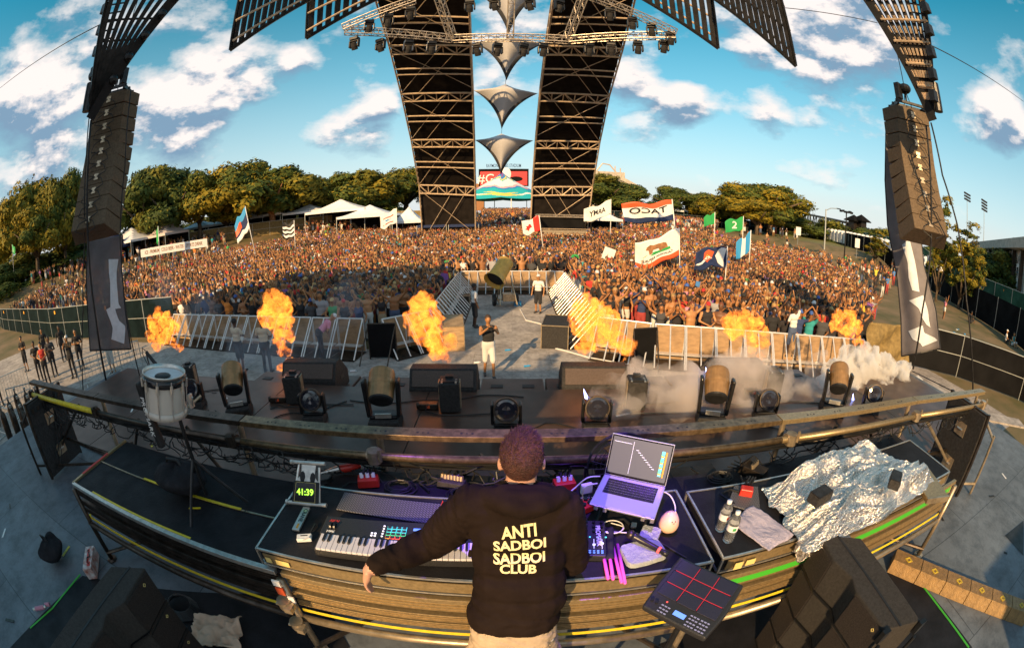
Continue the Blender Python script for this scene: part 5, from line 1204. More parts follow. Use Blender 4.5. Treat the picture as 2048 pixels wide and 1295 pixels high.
# ---- named people in the pit, on the left and on the grass
def solo(px, py, pose, dressing, label, rz=0.0, z=0.0, s=1.0, extra=None, place=None, name='person'):
    me = human(person_caps(pose), .017, tris=6000, smooth=2); me.name = 'person'
    for n_ in ('skin0', 'shirt0', 'pants0', 'hair0', 'shoe', 'black_gloss', 'hat0'): me.materials.append(MATS[n_])
    o = bpy.data.objects.new(name, me); C.objects.link(o); o.location = place or at(px, py, z); o.rotation_euler = (0, 0, R(rz)); o.scale = (s,)*3
    dress(o, *dressing); tag(o, label, 'person'); return o
def P_(style, arms, **k): return dict(style=style, armL=ARMS[arms][0], armR=ARMS[arms][1], fingers=1, **k)
WALK = {'L': ((-.09, .0, .5), (-.1, .1, .1)), 'R': ((.1, -.16, .52), (.1, -.22, .09))}
ph_ = solo(978, 752, P_('tank', 'phone', hair='short', pants='shorts', legs=WALK, w=1.05), (0, 0, 3, 1, 0), 'photographer in a black tank top and white shorts walking in the pit with a camera', 12)
ph_.data = ph_.data.copy()
q = MB(); q.box((0, -.42, 1.5), (.12, .06, .08)); q.tube((0, -.45, 1.5), (0, -.53, 1.5), .035, 12); q.box((0, -.42, 1.55), (.05, .04, .03)); cm = q.build('camera_body', 'black'); cm.location = ph_.location; cm.rotation_euler = ph_.rotation_euler; tag(cm, 'black camera in the hands of the photographer in white shorts', 'camera')
solo(950, 655, P_('tee', 'down', hair='short', pants='shorts'), (4, 3, 0, 0, 0), 'stagehand in white t-shirt and black shorts, side view, left of the aisle', 110)
solo(1076, 626, P_('tee', 'down', hair='cap', pants='shorts'), (0, 3, 0, 1, 0), 'stagehand in white shirt, white cap and black shorts at the right of the aisle', -25)
solo(485, 742, P_('tee', 'rail', hair='short', pants='shorts'), (4, 14, 0, 0, 1), 'guard in pale t-shirt and dark shorts facing the left barrier', 170)
solo(538, 745, P_('tee', 'fold', hair='short', pants='long'), (3, 14, 0, 0, 1), 'guard in pale t-shirt and dark trousers behind the second flame', 190)
solo(645, 720, P_('tee', 'rail', hair='cap', pants='long', lean=.9), (0, 9, 0, 1, 0), 'guard in pink shirt bending over at the left barrier', 130)
jp = solo(1572, 720, P_('tee', 'one', hair='short', pants='shorts', w=.95), (4, 3, 1, 0, 1), 'person in white t-shirt standing up on the right barrier step, back to the camera', 185, place=at(1572, 735, 0)+Vector((0, 0, .38)))
crew = [(55, 742, 'tee', 'fold', 'short', 0, 'crew member in black t-shirt with folded arms, leftmost of the group'), (83, 762, 'tee', 'rail', 'short', 0, 'crew member in black t-shirt half hidden behind the woman in red'), (98, 768, 'tank', 'rail', 'bun', 6, 'woman in red top with a green lanyard, nearest of the left group'),
        (112, 752, 'tee', 'fold', 'short', 2, 'crew member in dark grey t-shirt looking down at a phone'), (95, 725, 'tee', 'down', 'short', 0, 'crew member in black with sunglasses at the back of the left group'), (130, 722, 'tee', 'down', 'short', 0, 'tall crew member in black t-shirt behind the white cap'),
        (150, 755, 'tee', 'phone', 'cap', 0, 'crew member in black with a white cap holding a phone'), (165, 738, 'tee', 'fold', 'short', 0, 'bald crew member in black, rightmost of the left group'), (228, 748, 'tank', 'one', 'long', 3, 'woman in white shorts waving behind the left banner')]
for i, (px, py, st, ar, hr, sh, lab) in enumerate(crew):
    solo(px, py, P_(st, ar, hair=hr, pants='long' if i not in (0, 8) else 'shorts', glasses=(i in (4, 7)), female=st == 'tank'), ((0, 3, 2, 4, 0, 4, 0, 0, 2)[i], sh, 0 if i < 8 else 3, 0, 0), lab, (40, 60, 50, 70, 60, 75, 40, 60, 20)[i])
# people at the near left barrier edge
for i, (px, py, lab) in enumerate(((-6, 812, 'person in black leaning on the rail at the left picture edge'), (6, 850, 'person crouching in black at the left picture edge'))):
    solo(px if px > 0 else 4, py, P_('tee', 'rail', hair='short', pants='long', lean=.4+.3*i), (3, 0, 0, 0, 0), lab, 60)
SIT = {'L': ((-.16, -.36, 1.12), (-.2, -.5, .84), (-.2, -.62, .84)), 'R': ((.16, -.36, 1.12), (.2, -.5, .84), (.2, -.62, .84))}
def sitter(px, py, rz, dr_, lab, st='tee', hr='short'):
    o = solo(px, py, P_(st, 'rail', hair=hr, pants='shorts', legs=SIT), dr_, lab, rz); o.location.z = -.8+gh(o.location.x, o.location.y); return o
for a in ((1880, 598, 30, (1, 0, 1, 0, 1), 'person sitting on the grass against the black wall, leftmost', 'bare'), (1905, 608, 20, (0, 2, 0, 1, 1), 'person in grey sitting in front of the black wall', 'tee'), (1948, 632, 40, (0, 6, 0, 0, 1), 'person in red sitting in the group on the dirt', 'tee'), (1962, 640, -60, (2, 6, 1, 1, 1), 'second person in red sitting in the group on the dirt', 'tank'),
          (1972, 648, -80, (0, 3, 1, 0, 0), 'shirtless person sitting with drawn up knees in the group on the dirt', 'bare'), (1940, 650, 80, (3, 0, 0, 0, 1), 'person in black sitting at the left of the group on the dirt', 'tee'), (2010, 688, 20, (0, 3, 0, 1, 0), 'person in white shirt and white cap sitting near the right fence', 'tee'), (2024, 694, -20, (2, 5, 3, 1, 1), 'person lying back beside the one in the white cap', 'tank')):
    sitter(a[0], a[1], a[2], a[3], a[4], a[5], 'cap' if 'white cap sit' in a[4] else 'short')
solo(1985, 636, P_('tee', 'down', hair='cap', pants='shorts'), (0, 12, 0, 1, 0), 'person in light blue t-shirt and white cap standing by the black wall', 30)
solo(1886, 640, P_('bikini', 'one', hair='bun', pants='short', female=1, w=.86), (1, 9, 3, 2, 1), 'woman in a pink bikini standing beside the right banner', 60)

# ---- the performer
def performer():
    H = aty(1043, 914, 1.40)       # head centre
    Nk = Vector((H.x-.0, 1.335, H.z-.13)); V = Vector
    shL = aty(950, 1010, 1.30); shR = aty(1124, 1018, 1.30); ch = (shL+shR)/2
    elL = aty(868, 1082, 1.42); wrL = aty(756, 1128, 1.24); elR = aty(1143, 1118, 1.30); wrR = V((.19, 1.55, 3.02))
    hip = V((ch.x-.02, 1.12, 2.86)); up = V((.03, 1.17, 3.1))
    c = []
    # hoodie
    c += [(shL+V((.02, 0, -.02)), shR+V((-.02, 0, -.02)), .095, .095, 'shirt'), (V((ch.x-.07, 1.29, ch.z-.10)), V((ch.x+.07, 1.29, ch.z-.10)), .135, .135, 'shirt'),
          (V((ch.x-.07, 1.25, ch.z-.22)), V((ch.x+.07, 1.25, ch.z-.22)), .13, .13, 'shirt'), (up+V((-.07, .03, -.02)), up+V((.07, .03, -.02)), .125, .125, 'shirt'), (up+V((-.075, .0, -.12)), up+V((.075, .0, -.12)), .125, .125, 'shirt'), (hip+V((-.075, .02, .04)), hip+V((.075, .02, .04)), .125, .125, 'shirt')]
    c += [(shL, shL.lerp(elL, .55), .093, .09, 'shirt'), (shL.lerp(elL, .5), elL, .09, .08, 'shirt'), (elL, elL.lerp(wrL, .6), .079, .066, 'shirt'), (elL.lerp(wrL, .6), wrL, .062, .05, 'shirt')]
    c += [(shR, shR.lerp(elR, .6), .088, .08, 'shirt'), (shR.lerp(elR, .5), elR, .08, .075, 'shirt'), (elR, wrR, .072, .05, 'shirt')]
    # hood lying on the shoulders
    hd = aty(1047, 1004, 1.27)
    for (a_, b_, r_) in (((978, 992, 1.28), (1015, 1008, 1.22), .045), ((1015, 1008, 1.22), (1048, 1018, 1.21), .045), ((1048, 1018, 1.21), (1082, 1008, 1.22), .045), ((1082, 1008, 1.22), (1118, 992, 1.28), .045), ((1005, 985, 1.27), (1090, 985, 1.27), .036), ((1015, 998, 1.24), (1082, 998, 1.24), .045), ((992, 988, 1.33), (1000, 980, 1.41), .036), ((1095, 980, 1.41), (1105, 988, 1.33), .036)): c.append((aty(*a_), aty(*b_), r_, r_, 'shirt'))
    c += [(hd+V((-.06, -.0, -.0)), hd+V((.06, -.0, -.0)), .05, .05, 'shirt'), (hd+V((-.08, .06, .0)), hd+V((.08, .06, .0)), .05, .05, 'shirt')]
    # neck and head (he faces away, towards +Y)
    c += [(Nk+V((0, -.02, -.05)), H+V((0, -.02, -.06)), .062, .06, 'skin'), ('e', H, (.078, .098, .108), 'skin'), ('e', H+V((0, .03, -.05)), (.06, .075, .075), 'skin'), ('e', H+V((0, .1, -.02)), (.013, .02, .022), 'skin')]
    for s in (-1, 1): c += [('e', H+V((s*.084, -.008, -.028)), (.011, .02, .032), 'skin')]
    # left hand hanging loosely, five fingers
    fd = (wrL-elL).normalized(); palm = wrL+fd*.05+V((0, 0, -.015)); dn = (fd*.45+V((0, .1, -1))).normalized(); side = V((0, 1, .1)).normalized()
    c += [(wrL, palm, .03, .03, 'skin'), (palm+side*.02, palm+side*.02+dn*.05, .022, .02, 'skin'), (palm-side*.018, palm-side*.018+dn*.05, .022, .019, 'skin')]
    for f in range(4):
        b = palm+side*(.030-.019*f)+dn*.062; L = (.032, .036, .034, .027)[f]; d1 = (dn+V((.15+.05*f, 0, 0))).normalized(); d2 = (dn+V((.6+.12*f, 0, 0))).normalized(); d3 = (dn+V((1.2, 0, .1))).normalized()
        c += [(b, b+d1*L, .0095, .009, 'skin'), (b+d1*L, b+d1*L+d2*L*.75, .009, .008, 'skin'), (b+d1*L+d2*L*.75, b+d1*L+d2*L*.75+d3*L*.5, .008, .0075, 'skin')]
    tb0 = palm+side*.03+dn*.0; td = (dn*.8+side*.55+V((.35, 0, 0))).normalized(); c += [(tb0, tb0+td*.04, .0125, .011, 'skin'), (tb0+td*.04, tb0+td*.04+(td+dn).normalized()*.03, .011, .0095, 'skin')]
    # right hand on the controller
    hw = V((-.3, .9, -.25)).normalized(); c += [(wrR, wrR+hw*.07, .03, .032, 'skin')]
    for f in range(4): b = wrR+hw*.08+V((.028-.019*f, 0, 0)); c += [(b, b+hw*.04, .009, .0085, 'skin'), (b+hw*.04, b+hw*.05+V((0, .02, -.035)), .0085, .0075, 'skin')]
    c += [(wrR+V((-.03, .02, 0)), wrR+V((-.05, .07, -.02)), .011, .009, 'skin')]
    # trousers and shoes
    pv = hip+V((.0, -.01, -.06))
    c += [(pv+V((-.075, 0, 0)), pv+V((.075, 0, 0)), .118, .118, 'pants')]
    for s in (-1, 1):
        h_ = pv+V((s*.09, 0, -.05)); k_ = V((h_.x+s*.09, 1.12, 2.42)); a_ = V((h_.x+s*.12, 1.0, 2.05))
        c += [(h_, k_, .098, .075, 'pants'), (k_, a_, .072, .06, 'pants'), (a_+V((0, -.02, -.045)), a_+V((s*.03, .17, -.06)), .045, .036, 'shoe')]
    org = V((0, 1.15, 1.957)); c = [tuple(((v-org) if isinstance(v, Vector) else v) for v in t) for t in c]
    me = human(c, .0085, smooth=3); me.name = 'person'
    mat('hoodie', (.013, .008, .0065), .92, var=.2, scale=5, bump=.5, bscale=11, spec=.1); mat('khaki', (.42, .32, .22), .85, var=.15, scale=10, bump=.4, bscale=20); mat('skin_dj', (.5, .27, .19), .5)
    for n_ in ('skin_dj', 'hoodie', 'khaki', 'hair1', 'shoe', 'black_gloss', 'hat0'): me.materials.append(MATS[n_])
    # cloth folds in the hoodie: displace along normals
    nv = len(me.vertices); reg = np.zeros(nv); 
    for p in me.polygons:
        if p.material_index in (1, 2):
            for v in p.vertices: reg[v] = 1
    for v in me.vertices:
        if reg[v.index]:
            w = v.co+org
            rg = lambda p: 1-2*abs(mnoise.noise(p))
            if w.x < -.17: a = (w-shL); ax_ = (wrL-shL).normalized(); t = a.dot(ax_); pp = a-ax_*t; f = rg(Vector((t*17+pp.z*9, pp.z*7, pp.y*7)))*.9+rg(Vector((t*30-pp.z*14, pp.z*12, pp.y*12)))*.45
            elif w.x > .24: f = rg(Vector((w.x*8, w.y*8, w.z*19+w.x*12)))*.9+rg(Vector((w.x*15, w.y*15, w.z*30)))*.4
            else:
                low = max(0, min(1, (3.2-w.z)/.3)); f = rg(Vector((w.x*6+w.z*5, w.y*6, w.z*15+w.x*7)))*(.25+1.0*low)+rg(Vector((w.x*13-w.z*8, w.y*12, w.z*24)))*(.15+.4*low)
            v.co += v.normal*(f-.3)*.0105
    o = bpy.data.objects.new('person', me); C.objects.link(o); o.location = org
    tag(o, 'performer seen from behind in a dark hoodie with yellow lettering and khaki trousers', 'person')
    # hair: cropped sides and a tousled top
    mat('hair_dj', (.06, .02, .015), .6, var=.4, scale=60, bump=.6, bscale=200)
    q = MB()
    q.ball(H+V((0, -.008, .012))-org, (.0835, .1025, .108), 26, 18)
    q.f = [f for f in q.f if sum(q.v[i][2] for i in f)/4 > (H.z-org.z)-.062+.09*max(0, (sum(q.v[i][1] for i in f)/4-(H.y-org.y)))/.1]; q.m = [0]*len(q.f)
    rr = random.Random(5)
    for k in range(2600):
        a = rr.uniform(0, 2*math.pi); ph = math.acos(rr.uniform(-.30, 1)); n = V((math.sin(ph)*math.cos(a), math.sin(ph)*math.sin(a), math.cos(ph)))
        if n.y > .45 and n.z < .55: continue
        b = H-org+V((n.x*.083, n.y*.101-.008, n.z*.108+.012)); top = max(0, n.z-.25)
        L = .006+.034*top; d = (n*(.5 if top > .1 else .9)+V((.55+rr.uniform(-.45, .45), .2+rr.uniform(-.35, .35), .05))*(.4+top)).normalized(); w_ = n.cross(d)
        w_ = (w_.normalized() if w_.length > .01 else V((1, 0, 0)))*.0016; q.add([b-w_, b+w_, b+d*L], [(0, 1, 2)])
    q.build('hair', 'hair_dj', o, smooth=False)
    for s in (-1, 1):
        q = MB(); e = H-org+V((s*.088, -.012, -.058)); q.tube(e+V((-.004, 0, 0)), e+V((.004, 0, 0)), .008, 12); q.build('ear_plug', 'black_gloss', o)
    # white shirt tail showing under the hem
    q = MB(); q.grid(lambda u, v: V((hip.x+.195*math.sin((u-.5)*2.3), hip.y-.118*math.cos((u-.5)*2.3)-.006, hip.z-.075-.045*v*(1+.3*math.sin(u*9))))-org, 30, 4); q.build('shirt_tail', 'white_fabric', o, smooth=True, solid=.004)
    # lettering projected on the back
    bvh = BVHTree.FromPolygons([v.co for v in me.vertices], [tuple(p.vertices) for p in me.polygons])
    mat('print_cream', (.78, .68, .36), .75)
    q = MB()
    for txt, pxc, pyc, size, rot in (('ANTI', 1039, 1064, .052, .10), ('SADBOI', 1040, 1090, .052, .07), ('SADBOI', 1039, 1115, .052, .04), ('CLUB', 1036, 1137, .052, -.01)):
        _d = ray(pxc, pyc); _h = bvh.ray_cast(O-org, _d); base = _h[0] if _h[0] else aty(pxc, pyc, 1.13)-org; upv = V((0, .22, 1)).normalized(); nrm = V((0, 1, -.22)).normalized(); tm = text_mesh(txt, size, 0, 'CENTER', .0016)
        vs = []; 
        bmx = bmesh.new(); bmx.from_mesh(tm); bmesh.ops.triangulate(bmx, faces=bmx.faces); bmesh.ops.subdivide_edges(bmx, edges=[e for e in bmx.edges if e.calc_length() > .012], cuts=2, use_grid_fill=False); bmesh.ops.triangulate(bmx, faces=bmx.faces)
        for v in bmx.verts:
            x, y_ = v.co.x*1.13, v.co.y; x, y_ = x*math.cos(rot)-y_*math.sin(rot), x*math.sin(rot)+y_*math.cos(rot)
            p = base+V((x*.97, 0, 0))+upv*y_*1.16
            hit = bvh.ray_cast(p-nrm*.15, nrm)
            vs.append((hit[0]-nrm*.003) if hit[0] else p)
        bmx.faces.ensure_lookup_table(); q.add(vs, [tuple(v.index for v in f.verts) for f in bmx.faces]); bmx.free()
    q.build('lettering', 'print_cream', o)
    return o
performer()
# ================================================================ OVERHEAD: PA arrays, banners, blades, trusses, arch legs, sails
def rigdir(p): d = Vector((p.x, p.y, 0)).normalized(); return d
# ---- line arrays
mat('pa_side', (.125, .088, .055), .6, spec=.2, var=.2, scale=20, bump=.3, bscale=150)
mat('pa_grille', (.03, .027, .025), .6, var=.3, scale=40, bump=.6, bscale=90)
def line_array(top, bot, n, label, sgn, facing):
    """top, bot: world points of the array's spine (its rear edge); facing: heading of its front"""
    t = thing('line_array', label, 'speaker', bot); V = Vector; top = top-bot; f = V((math.cos(facing), math.sin(facing), 0)); s = V((-f.y, f.x, 0)); pts = []
    for i in range(n+1):
        u = i/n; pts.append(top*(1-u)+f*(-.55*max(0, u-.35)**1.5*2.6))
    for i in range(n):
        a, b = pts[i], pts[i+1]; d = (b-a).normalized(); nrm = d.cross(s); nrm = nrm if nrm.dot(f) > 0 else -nrm
        tlt = Matrix((nrm, s, -d)).transposed(); c = (a+b)/2; h = (b-a).length*.94
        q = MB(); w = 1.32; dp = .6
        pr = [(-dp/2, -w*.36), (dp/2, -w/2), (dp/2, w/2), (-dp/2, w*.36)]; M = tlt.to_4x4(); M.translation = c; q.prism(pr, h, M, z0=-h/2); cab = q.build('cabinet', 'pa_side', t, bevel=.012)
        q = MB(); q.box(c+nrm*(dp/2+.006), (.015, w*.96, h*.92), tlt); q.build('grille', 'pa_grille', cab)
        q = MB(); q.box(c-nrm*(dp/2+.012), (.03, .12, .14), tlt); q.build('connector_panel', 'white' if False else 'steel', cab)
        q = MB()
        for k in (-1, 1): q.path([c-nrm*(dp/2+.03)+s*(.03*k), c-nrm*(dp/2+.1)+s*(.2*k)+d*.1, c-nrm*(dp/2+.08)+s*(.28*k)+d*.25, c-nrm*(dp/2+.05)+s*(.05*k)+d*h], .011, 5)
        q.build('cable', 'cable', cab)
        for k in (-1, 1):
            q = MB(); q.box(c+s*(k*.5)+nrm*.05, (.5, .02, h*.9), tlt @ Matrix.Rotation(k*.3, 3, 'Z')); q.build('side_bracket', 'steel_dark', cab)
    q = MB(); p = pts[0]; 
    for k in (-1, 1): q.beam(p+s*(k*.4)-f*.35+V((0, 0, .06)), p+s*(k*.4)+f*.45+V((0, 0, .06)), .06, .1)
    for k in (-1, 0, 1): q.beam(p-s*.45+f*(.3*k)+V((0, 0, .1)), p+s*.45+f*(.3*k)+V((0, 0, .1)), .06, .06)
    q.build('bumper_frame', 'black_metal', t)
    q = MB(); hpt = p+V((0, 0, .55)); q.ball(hpt, (.16, .2, .13), 12, 8); q.tube(hpt-V((0, 0, .3)), hpt-V((0, 0, .1)), .03, 8); q.box(hpt+s*.2*sgn+V((0, 0, -.1)), (.16, .16, .4)); q.build('chain_hoist', 'black_metal', t, bevel=.02)
    q = MB(); q.tube(hpt, hpt+V((0, 0, 9)), .012, 6); q.tube(p-f*.3, hpt, .012, 6); q.tube(p+f*.3, hpt, .012, 6); q.build('chain', 'black_metal', t)
    return t
lt_top = atd(232, 190, 11.2); lt_bot = atd(206, 470, 10.6); lt_bot.x = lt_top.x-.35; lt_bot.y = lt_top.y
line_array(atd(228, 192, 11.0), Vector((atd(228, 192, 11.0).x-.1, atd(228, 192, 11.0).y, atd(200, 470, 11.0).z)), 10, 'tall dark line array of ten speaker boxes hanging at the left of the stage', -1, R(122))
line_array(atd(1816, 222, 11.0), Vector((atd(1816, 222, 11.0).x+.1, atd(1816, 222, 11.0).y, atd(1850, 480, 11.0).z)), 9, 'sunlit brown line array of nine speaker boxes hanging at the right of the stage', 1, R(58))

# ---- banners behind the arrays
mat('banner_grey', (.16, .145, .155), .8, alpha=.8, var=.15, scale=2, bump=.25, bscale=3)
mat('banner_grey_back', (.17, .155, .165), .8, var=.15, scale=2, bump=.25, bscale=3)
mat('banner_pale', (.62, .66, .72), .8, var=.08)
def banner(L, Rr, dist, m, label, shapes, mirror=1):
    """L, Rr: pixel outlines of the left and right edges from top to bottom; hung at one distance"""
    def e(P, v):
        k = v*(len(P)-1); i = min(int(k), len(P)-2); t = k-i; return P[i][0]*(1-t)+P[i+1][0]*t, P[i][1]*(1-t)+P[i+1][1]*t
    def f(u, v, off=0):
        a = e(L, v); b = e(Rr, v); px, py = a[0]*(1-u)+b[0]*u, a[1]*(1-u)+b[1]*u
        return atd(px, py, dist+.12*math.sin(u*7+v*2)+.1*math.sin(u*3-v*5)-off)
    t = thing('stage_banner', label, 'banner', f(.5, 1)); org = t.location.copy()
    q = MB(); q.grid(lambda u, v: f(u, v)-org, 24, 40); q.build('cloth', m, t, smooth=True, solid=.01)
    q = MB(); q.path([f(0, i/20)-org for i in range(21)], .02, 5); q.path([f(1, i/20)-org for i in range(21)], .02, 5); q.path([f(i/10, 1)-org for i in range(11)], .02, 5); q.build('hem', 'black', t)
    for sh in shapes:
        q = MB(); n = len(sh)//2
        q.grid(lambda u, v: f(*( (lambda A, B: (A[0]*(1-u)+B[0]*u, A[1]*(1-u)+B[1]*u))(e(sh[0], v), e(sh[1], v)) ), off=.03)-org, 6, 14); q.build('emblem', 'banner_pale', t, smooth=True)
    return t
banner([(175, 480), (172, 560), (176, 640), (180, 701)], [(245, 470), (243, 540), (250, 620), (262, 698)], 12.6, 'banner_grey', 'translucent grey banner with pale blue marks hanging under the left line array',
       [([(.62, .2), (.66, .4), (.62, .6), (.6, .63)], [(.9, .22), (.84, .4), (.84, .6), (.9, .64)]), ([(.5, .62), (.58, .72), (.62, .80), (.55, .9)], [(.72, .60), (.80, .74), (.95, .8), (.85, .95)])])
banner([(1772, 240), (1770, 360), (1775, 450), (1795, 560), (1802, 640), (1803, 712)], [(1800, 235), (1822, 340), (1840, 450), (1848, 530), (1872, 620), (1881, 697)], 12.4, 'banner_grey_back', 'long grey banner with pale figure marks blowing beside the right line array',
       [([(.35, .48), (.45, .55), (.4, .62), (.45, .68)], [(.62, .46), (.7, .56), (.72, .6), (.66, .7)]), ([(.3, .72), (.55, .77), (.6, .82), (.7, .86)], [(.75, .72), (.78, .78), (.78, .84), (.8, .88)]), ([(.2, .87), (.3, .92), (.5, .95), (.55, .97)], [(.6, .86), (.62, .9), (.9, .94), (.95, .955)])])
# ---- thin poles and wires around the stage
def pole(name, pts, r, m, label, cat='cable', dist=None):
    q = MB(); q.path(pts, r, 6); return tag(q.build(name, m, smooth=True), label, cat)
pole('guy_cable', [atd(px, py, 9.5) for px, py in ((1862, 245), (1885, 350), (1915, 450), (1933, 600), (1946, 785))], .022, 'black', 'thick black cable running down from the right blade to the rail end')
pole('guy_cable', [atd(px, py, 9.8) for px, py in ((1852, 250), (1862, 380), (1860, 520), (1845, 620), (1826, 738))], .022, 'black', 'black cable crossing the right banner down to the deck')
pole('guy_cable', [atd(px, py, 9.8) for px, py in ((178, 235), (172, 320), (170, 480), (166, 620), (166, 780))], .014, 'black', 'thin black cable left of the left line array')
pole('guy_cable', [atd(px, py, 9.6) for px, py in ((182, 240), (176, 330), (176, 480), (192, 640), (212, 760))], .026, 'black', 'thick black cable crossing the left banner')
pole('guy_cable', [atd(px, py, 9.6) for px, py in ((262, 180), (250, 330), (240, 480), (255, 640), (284, 770))], .014, 'black', 'thin black cable on the right side of the left banner')
pole('guy_wire', [atd(215, 42, 12), atd(0, 176, 30)], .016, 'black', 'long wire running from the left blade to the left picture edge')
pole('guy_wire', [atd(1850, 85, 12), atd(2047, 203, 30)], .016, 'black', 'long wire running from the right blade to the right picture edge')
pole('guy_wire', [atd(1560, 15, 12), atd(1755, 46, 12)], .010, 'black', 'thin wire between the right wing panel and the right blade')
pole('guy_wire', [atd(1825, 742, 9), atd(1940, 800, 8)], .010, 'black', 'thin wire low at the right end of the deck')

# ---- slatted wing panels and blades of the stage roof
mat('slat', (.03, .028, .028), .6, .1, spec=.3, var=.4, scale=6); mat('slat_light', (.5, .55, .6), .5, var=.4, scale=12)
def wing(tip, up_end, far, far_up, d0, d1, n, label, name='wing_panel', cross=4, th=.07):
    """panel with slats running from the lower edge (tip..far) to the upper edge (up_end..far_up)"""
    A = atd(*tip, d0); B = atd(*up_end, d0); D = atd(*far, d1); E_ = atd(*far_up, d1)
    t = thing(name, label, 'stage panel', A); A0 = A.copy(); A, B, D, E_ = A-A0, B-A0, D-A0, E_-A0; nrm = (B-A).cross(D-A).normalized()
    for i in range(n):
        u = (i+.5)/n; a = A.lerp(D, u); b = B.lerp(E_, u); bd = (B-A).normalized(); w = ((D-A)-bd*(D-A).dot(bd)).length/n*.62
        q = MB(); q.beam(a, b, w, th, up=nrm); s = q.build('slat', 'slat', t)
        q = MB(); k = max(2, int((b-a).length/.55)); side = (D-A).normalized()
        for j in range(k):
            c = a.lerp(b, (j+.5)/k); q.beam(c+side*w*.5-(b-a).normalized()*.12, c+side*w*.5+(b-a).normalized()*.10, .03, .03)
        q.build('lamp_strip', 'slat_light', s)
    q = MB(); q.tube(A, B, .035, 6); q.tube(A, D, .05, 6); q.tube(D, E_, .035, 6); q.build('edge_frame', 'black_metal', t)
    for j in range(cross):
        v = (j+.45)/cross; q = MB(); q.tube(A.lerp(B, v)-nrm*.06, D.lerp(E_, v)-nrm*.06, .028, 6); q.build('cross_tube', 'scaffold', t)
    return t
wing((460, 100), (492, -60), (640, -12), (650, -90), 9.5, 10.5, 13, 'large slatted wing panel at the top left of the picture')
wing((612, 77), (622, -60), (850, -45), (860, -120), 11, 12, 14, 'smaller slatted wing panel left of the arch')
wing((1592, 132), (1545, -60), (1425, -5), (1415, -90), 9.5, 10.5, 13, 'large slatted wing panel at the top right of the picture')
wing((1437, 97), (1415, -60), (1215, -40), (1205, -120), 11, 12, 14, 'smaller slatted wing panel right of the arch')
def blade(tip, a, b, d0, d1, label, n=8):
    T = atd(*tip, d0); A = atd(*a, d1); B = atd(*b, d1); t = thing('roof_blade', label, 'stage panel', T); A, B = A-T, B-T; Z = Vector((0, 0, 0)); nrm = A.cross(B).normalized()
    for i in range(n):
        u = (i+.5)/n; e = A.lerp(B, u); s0 = e*.04; q = MB(); q.beam(s0, e, .11, .06, up=nrm); s = q.build('slat', 'slat', t)
        q = MB()
        for j in range(10): c = e*(.15+.08*j); q.beam(c+nrm*.05, c+e.normalized()*.14+nrm*.05, .05, .04)
        q.build('lamp_strip', 'scaffold' if tip[0] > 1000 else 'slat_light', s)
    q = MB(); q.beam(Z, B, .22, .12, up=nrm); q.build('spine', 'black', t); q = MB(); q.tube(Z, A, .04, 6)
    for j in range(14): u = .06+.065*j; q.tube(A*u, A.lerp(B, .3)*u*1.02, .02, 5); 
    q.build('edge_tube', 'black_metal', t)
    for j in range(5):
        u = .25+.16*j; q = MB(); q.tube(A*u+nrm*.08, B*u+nrm*.08, .025, 5); q.build('cross_tube', 'scaffold' if tip[0] > 1000 else 'steel_dark', t)
        q = MB(); q.box(A*(u-.03)-A.normalized()*.1+nrm*.15, (.16, .16, .22)); q.ball(B*(u+.03)-nrm*.2, .11, 8, 6); q.build('fixture', 'black_metal', t)
    return t
blade((180, 237), (222, -30), (375, -30), 9.6, 9.6, 'slatted roof blade tapering down to the left line array'); blade((1866, 240), (1842, -30), (1715, -30), 9.6, 9.6, 'slatted roof blade tapering down to the right line array')
for s, px in ((-1, 178), (1, 1872)):
    p = atd(px, 190, 9.7); t = thing('cable_drum', 'black round motor housing hanging by the tip of the %s blade' % ('left' if s < 0 else 'right'), 'motor', p); q = MB(); q.tube((0, 0, -.35), (0, 0, .25), .11, 12); q.build('body', 'black_metal', t)
    q = MB(); q.ball((0, 0, .42), .12, 10, 8); q.build('ball', 'black_metal', t)

# ---- lighting trusses above the crowd with hanging moving heads
mat('truss_paint', (.42, .36, .3), .45, .6, var=.3, scale=5)
def top_truss(a, b, label, n=14, w=.32, name='lighting_truss'):
    q = MB(); truss(q, a, b, w, n, .026, .014, k=5); return tag(q.build(name, 'truss_paint'), label, 'truss')
TD = 21.0
def tpt(px, py, d=TD): return atd(px, py, d)
top_truss(tpt(690, 62), tpt(905, 78), 'horizontal lighting truss left of the arch', 16); top_truss(tpt(905, 78), tpt(1138, 80), 'horizontal lighting truss between the arch legs', 16); top_truss(tpt(1138, 80), tpt(1350, 72), 'horizontal lighting truss right of the arch', 16)
top_truss(tpt(686, 56), tpt(830, 0), 'sloping lighting truss rising at the far left of the rig', 10); top_truss(tpt(905, 76), tpt(872, -20), 'steep truss rising beside the left arch leg', 8); top_truss(tpt(1020, 78), tpt(1024, -20), 'vertical truss rising at the middle of the rig', 7, .3); top_truss(tpt(1135, 78), tpt(1172, -20), 'steep truss rising beside the right arch leg', 8); top_truss(tpt(1352, 66), tpt(1180, -8), 'sloping lighting truss rising at the far right of the rig', 12)
hm = thing('moving_head_light', '', 'stage light', group='moving head lights hanging from the overhead truss'); q = MB(); q.box((0, 0, -.12), (.42, .34, .16)); q.build('base', 'black_metal', hm, bevel=.02)
q = MB(); q.box((0, 0, -.24), (.44, .2, .06)); q.box((-.22, 0, -.4), (.07, .2, .36)); q.box((.22, 0, -.4), (.07, .2, .36)); q.build('yoke', 'black_metal', hm, bevel=.02)
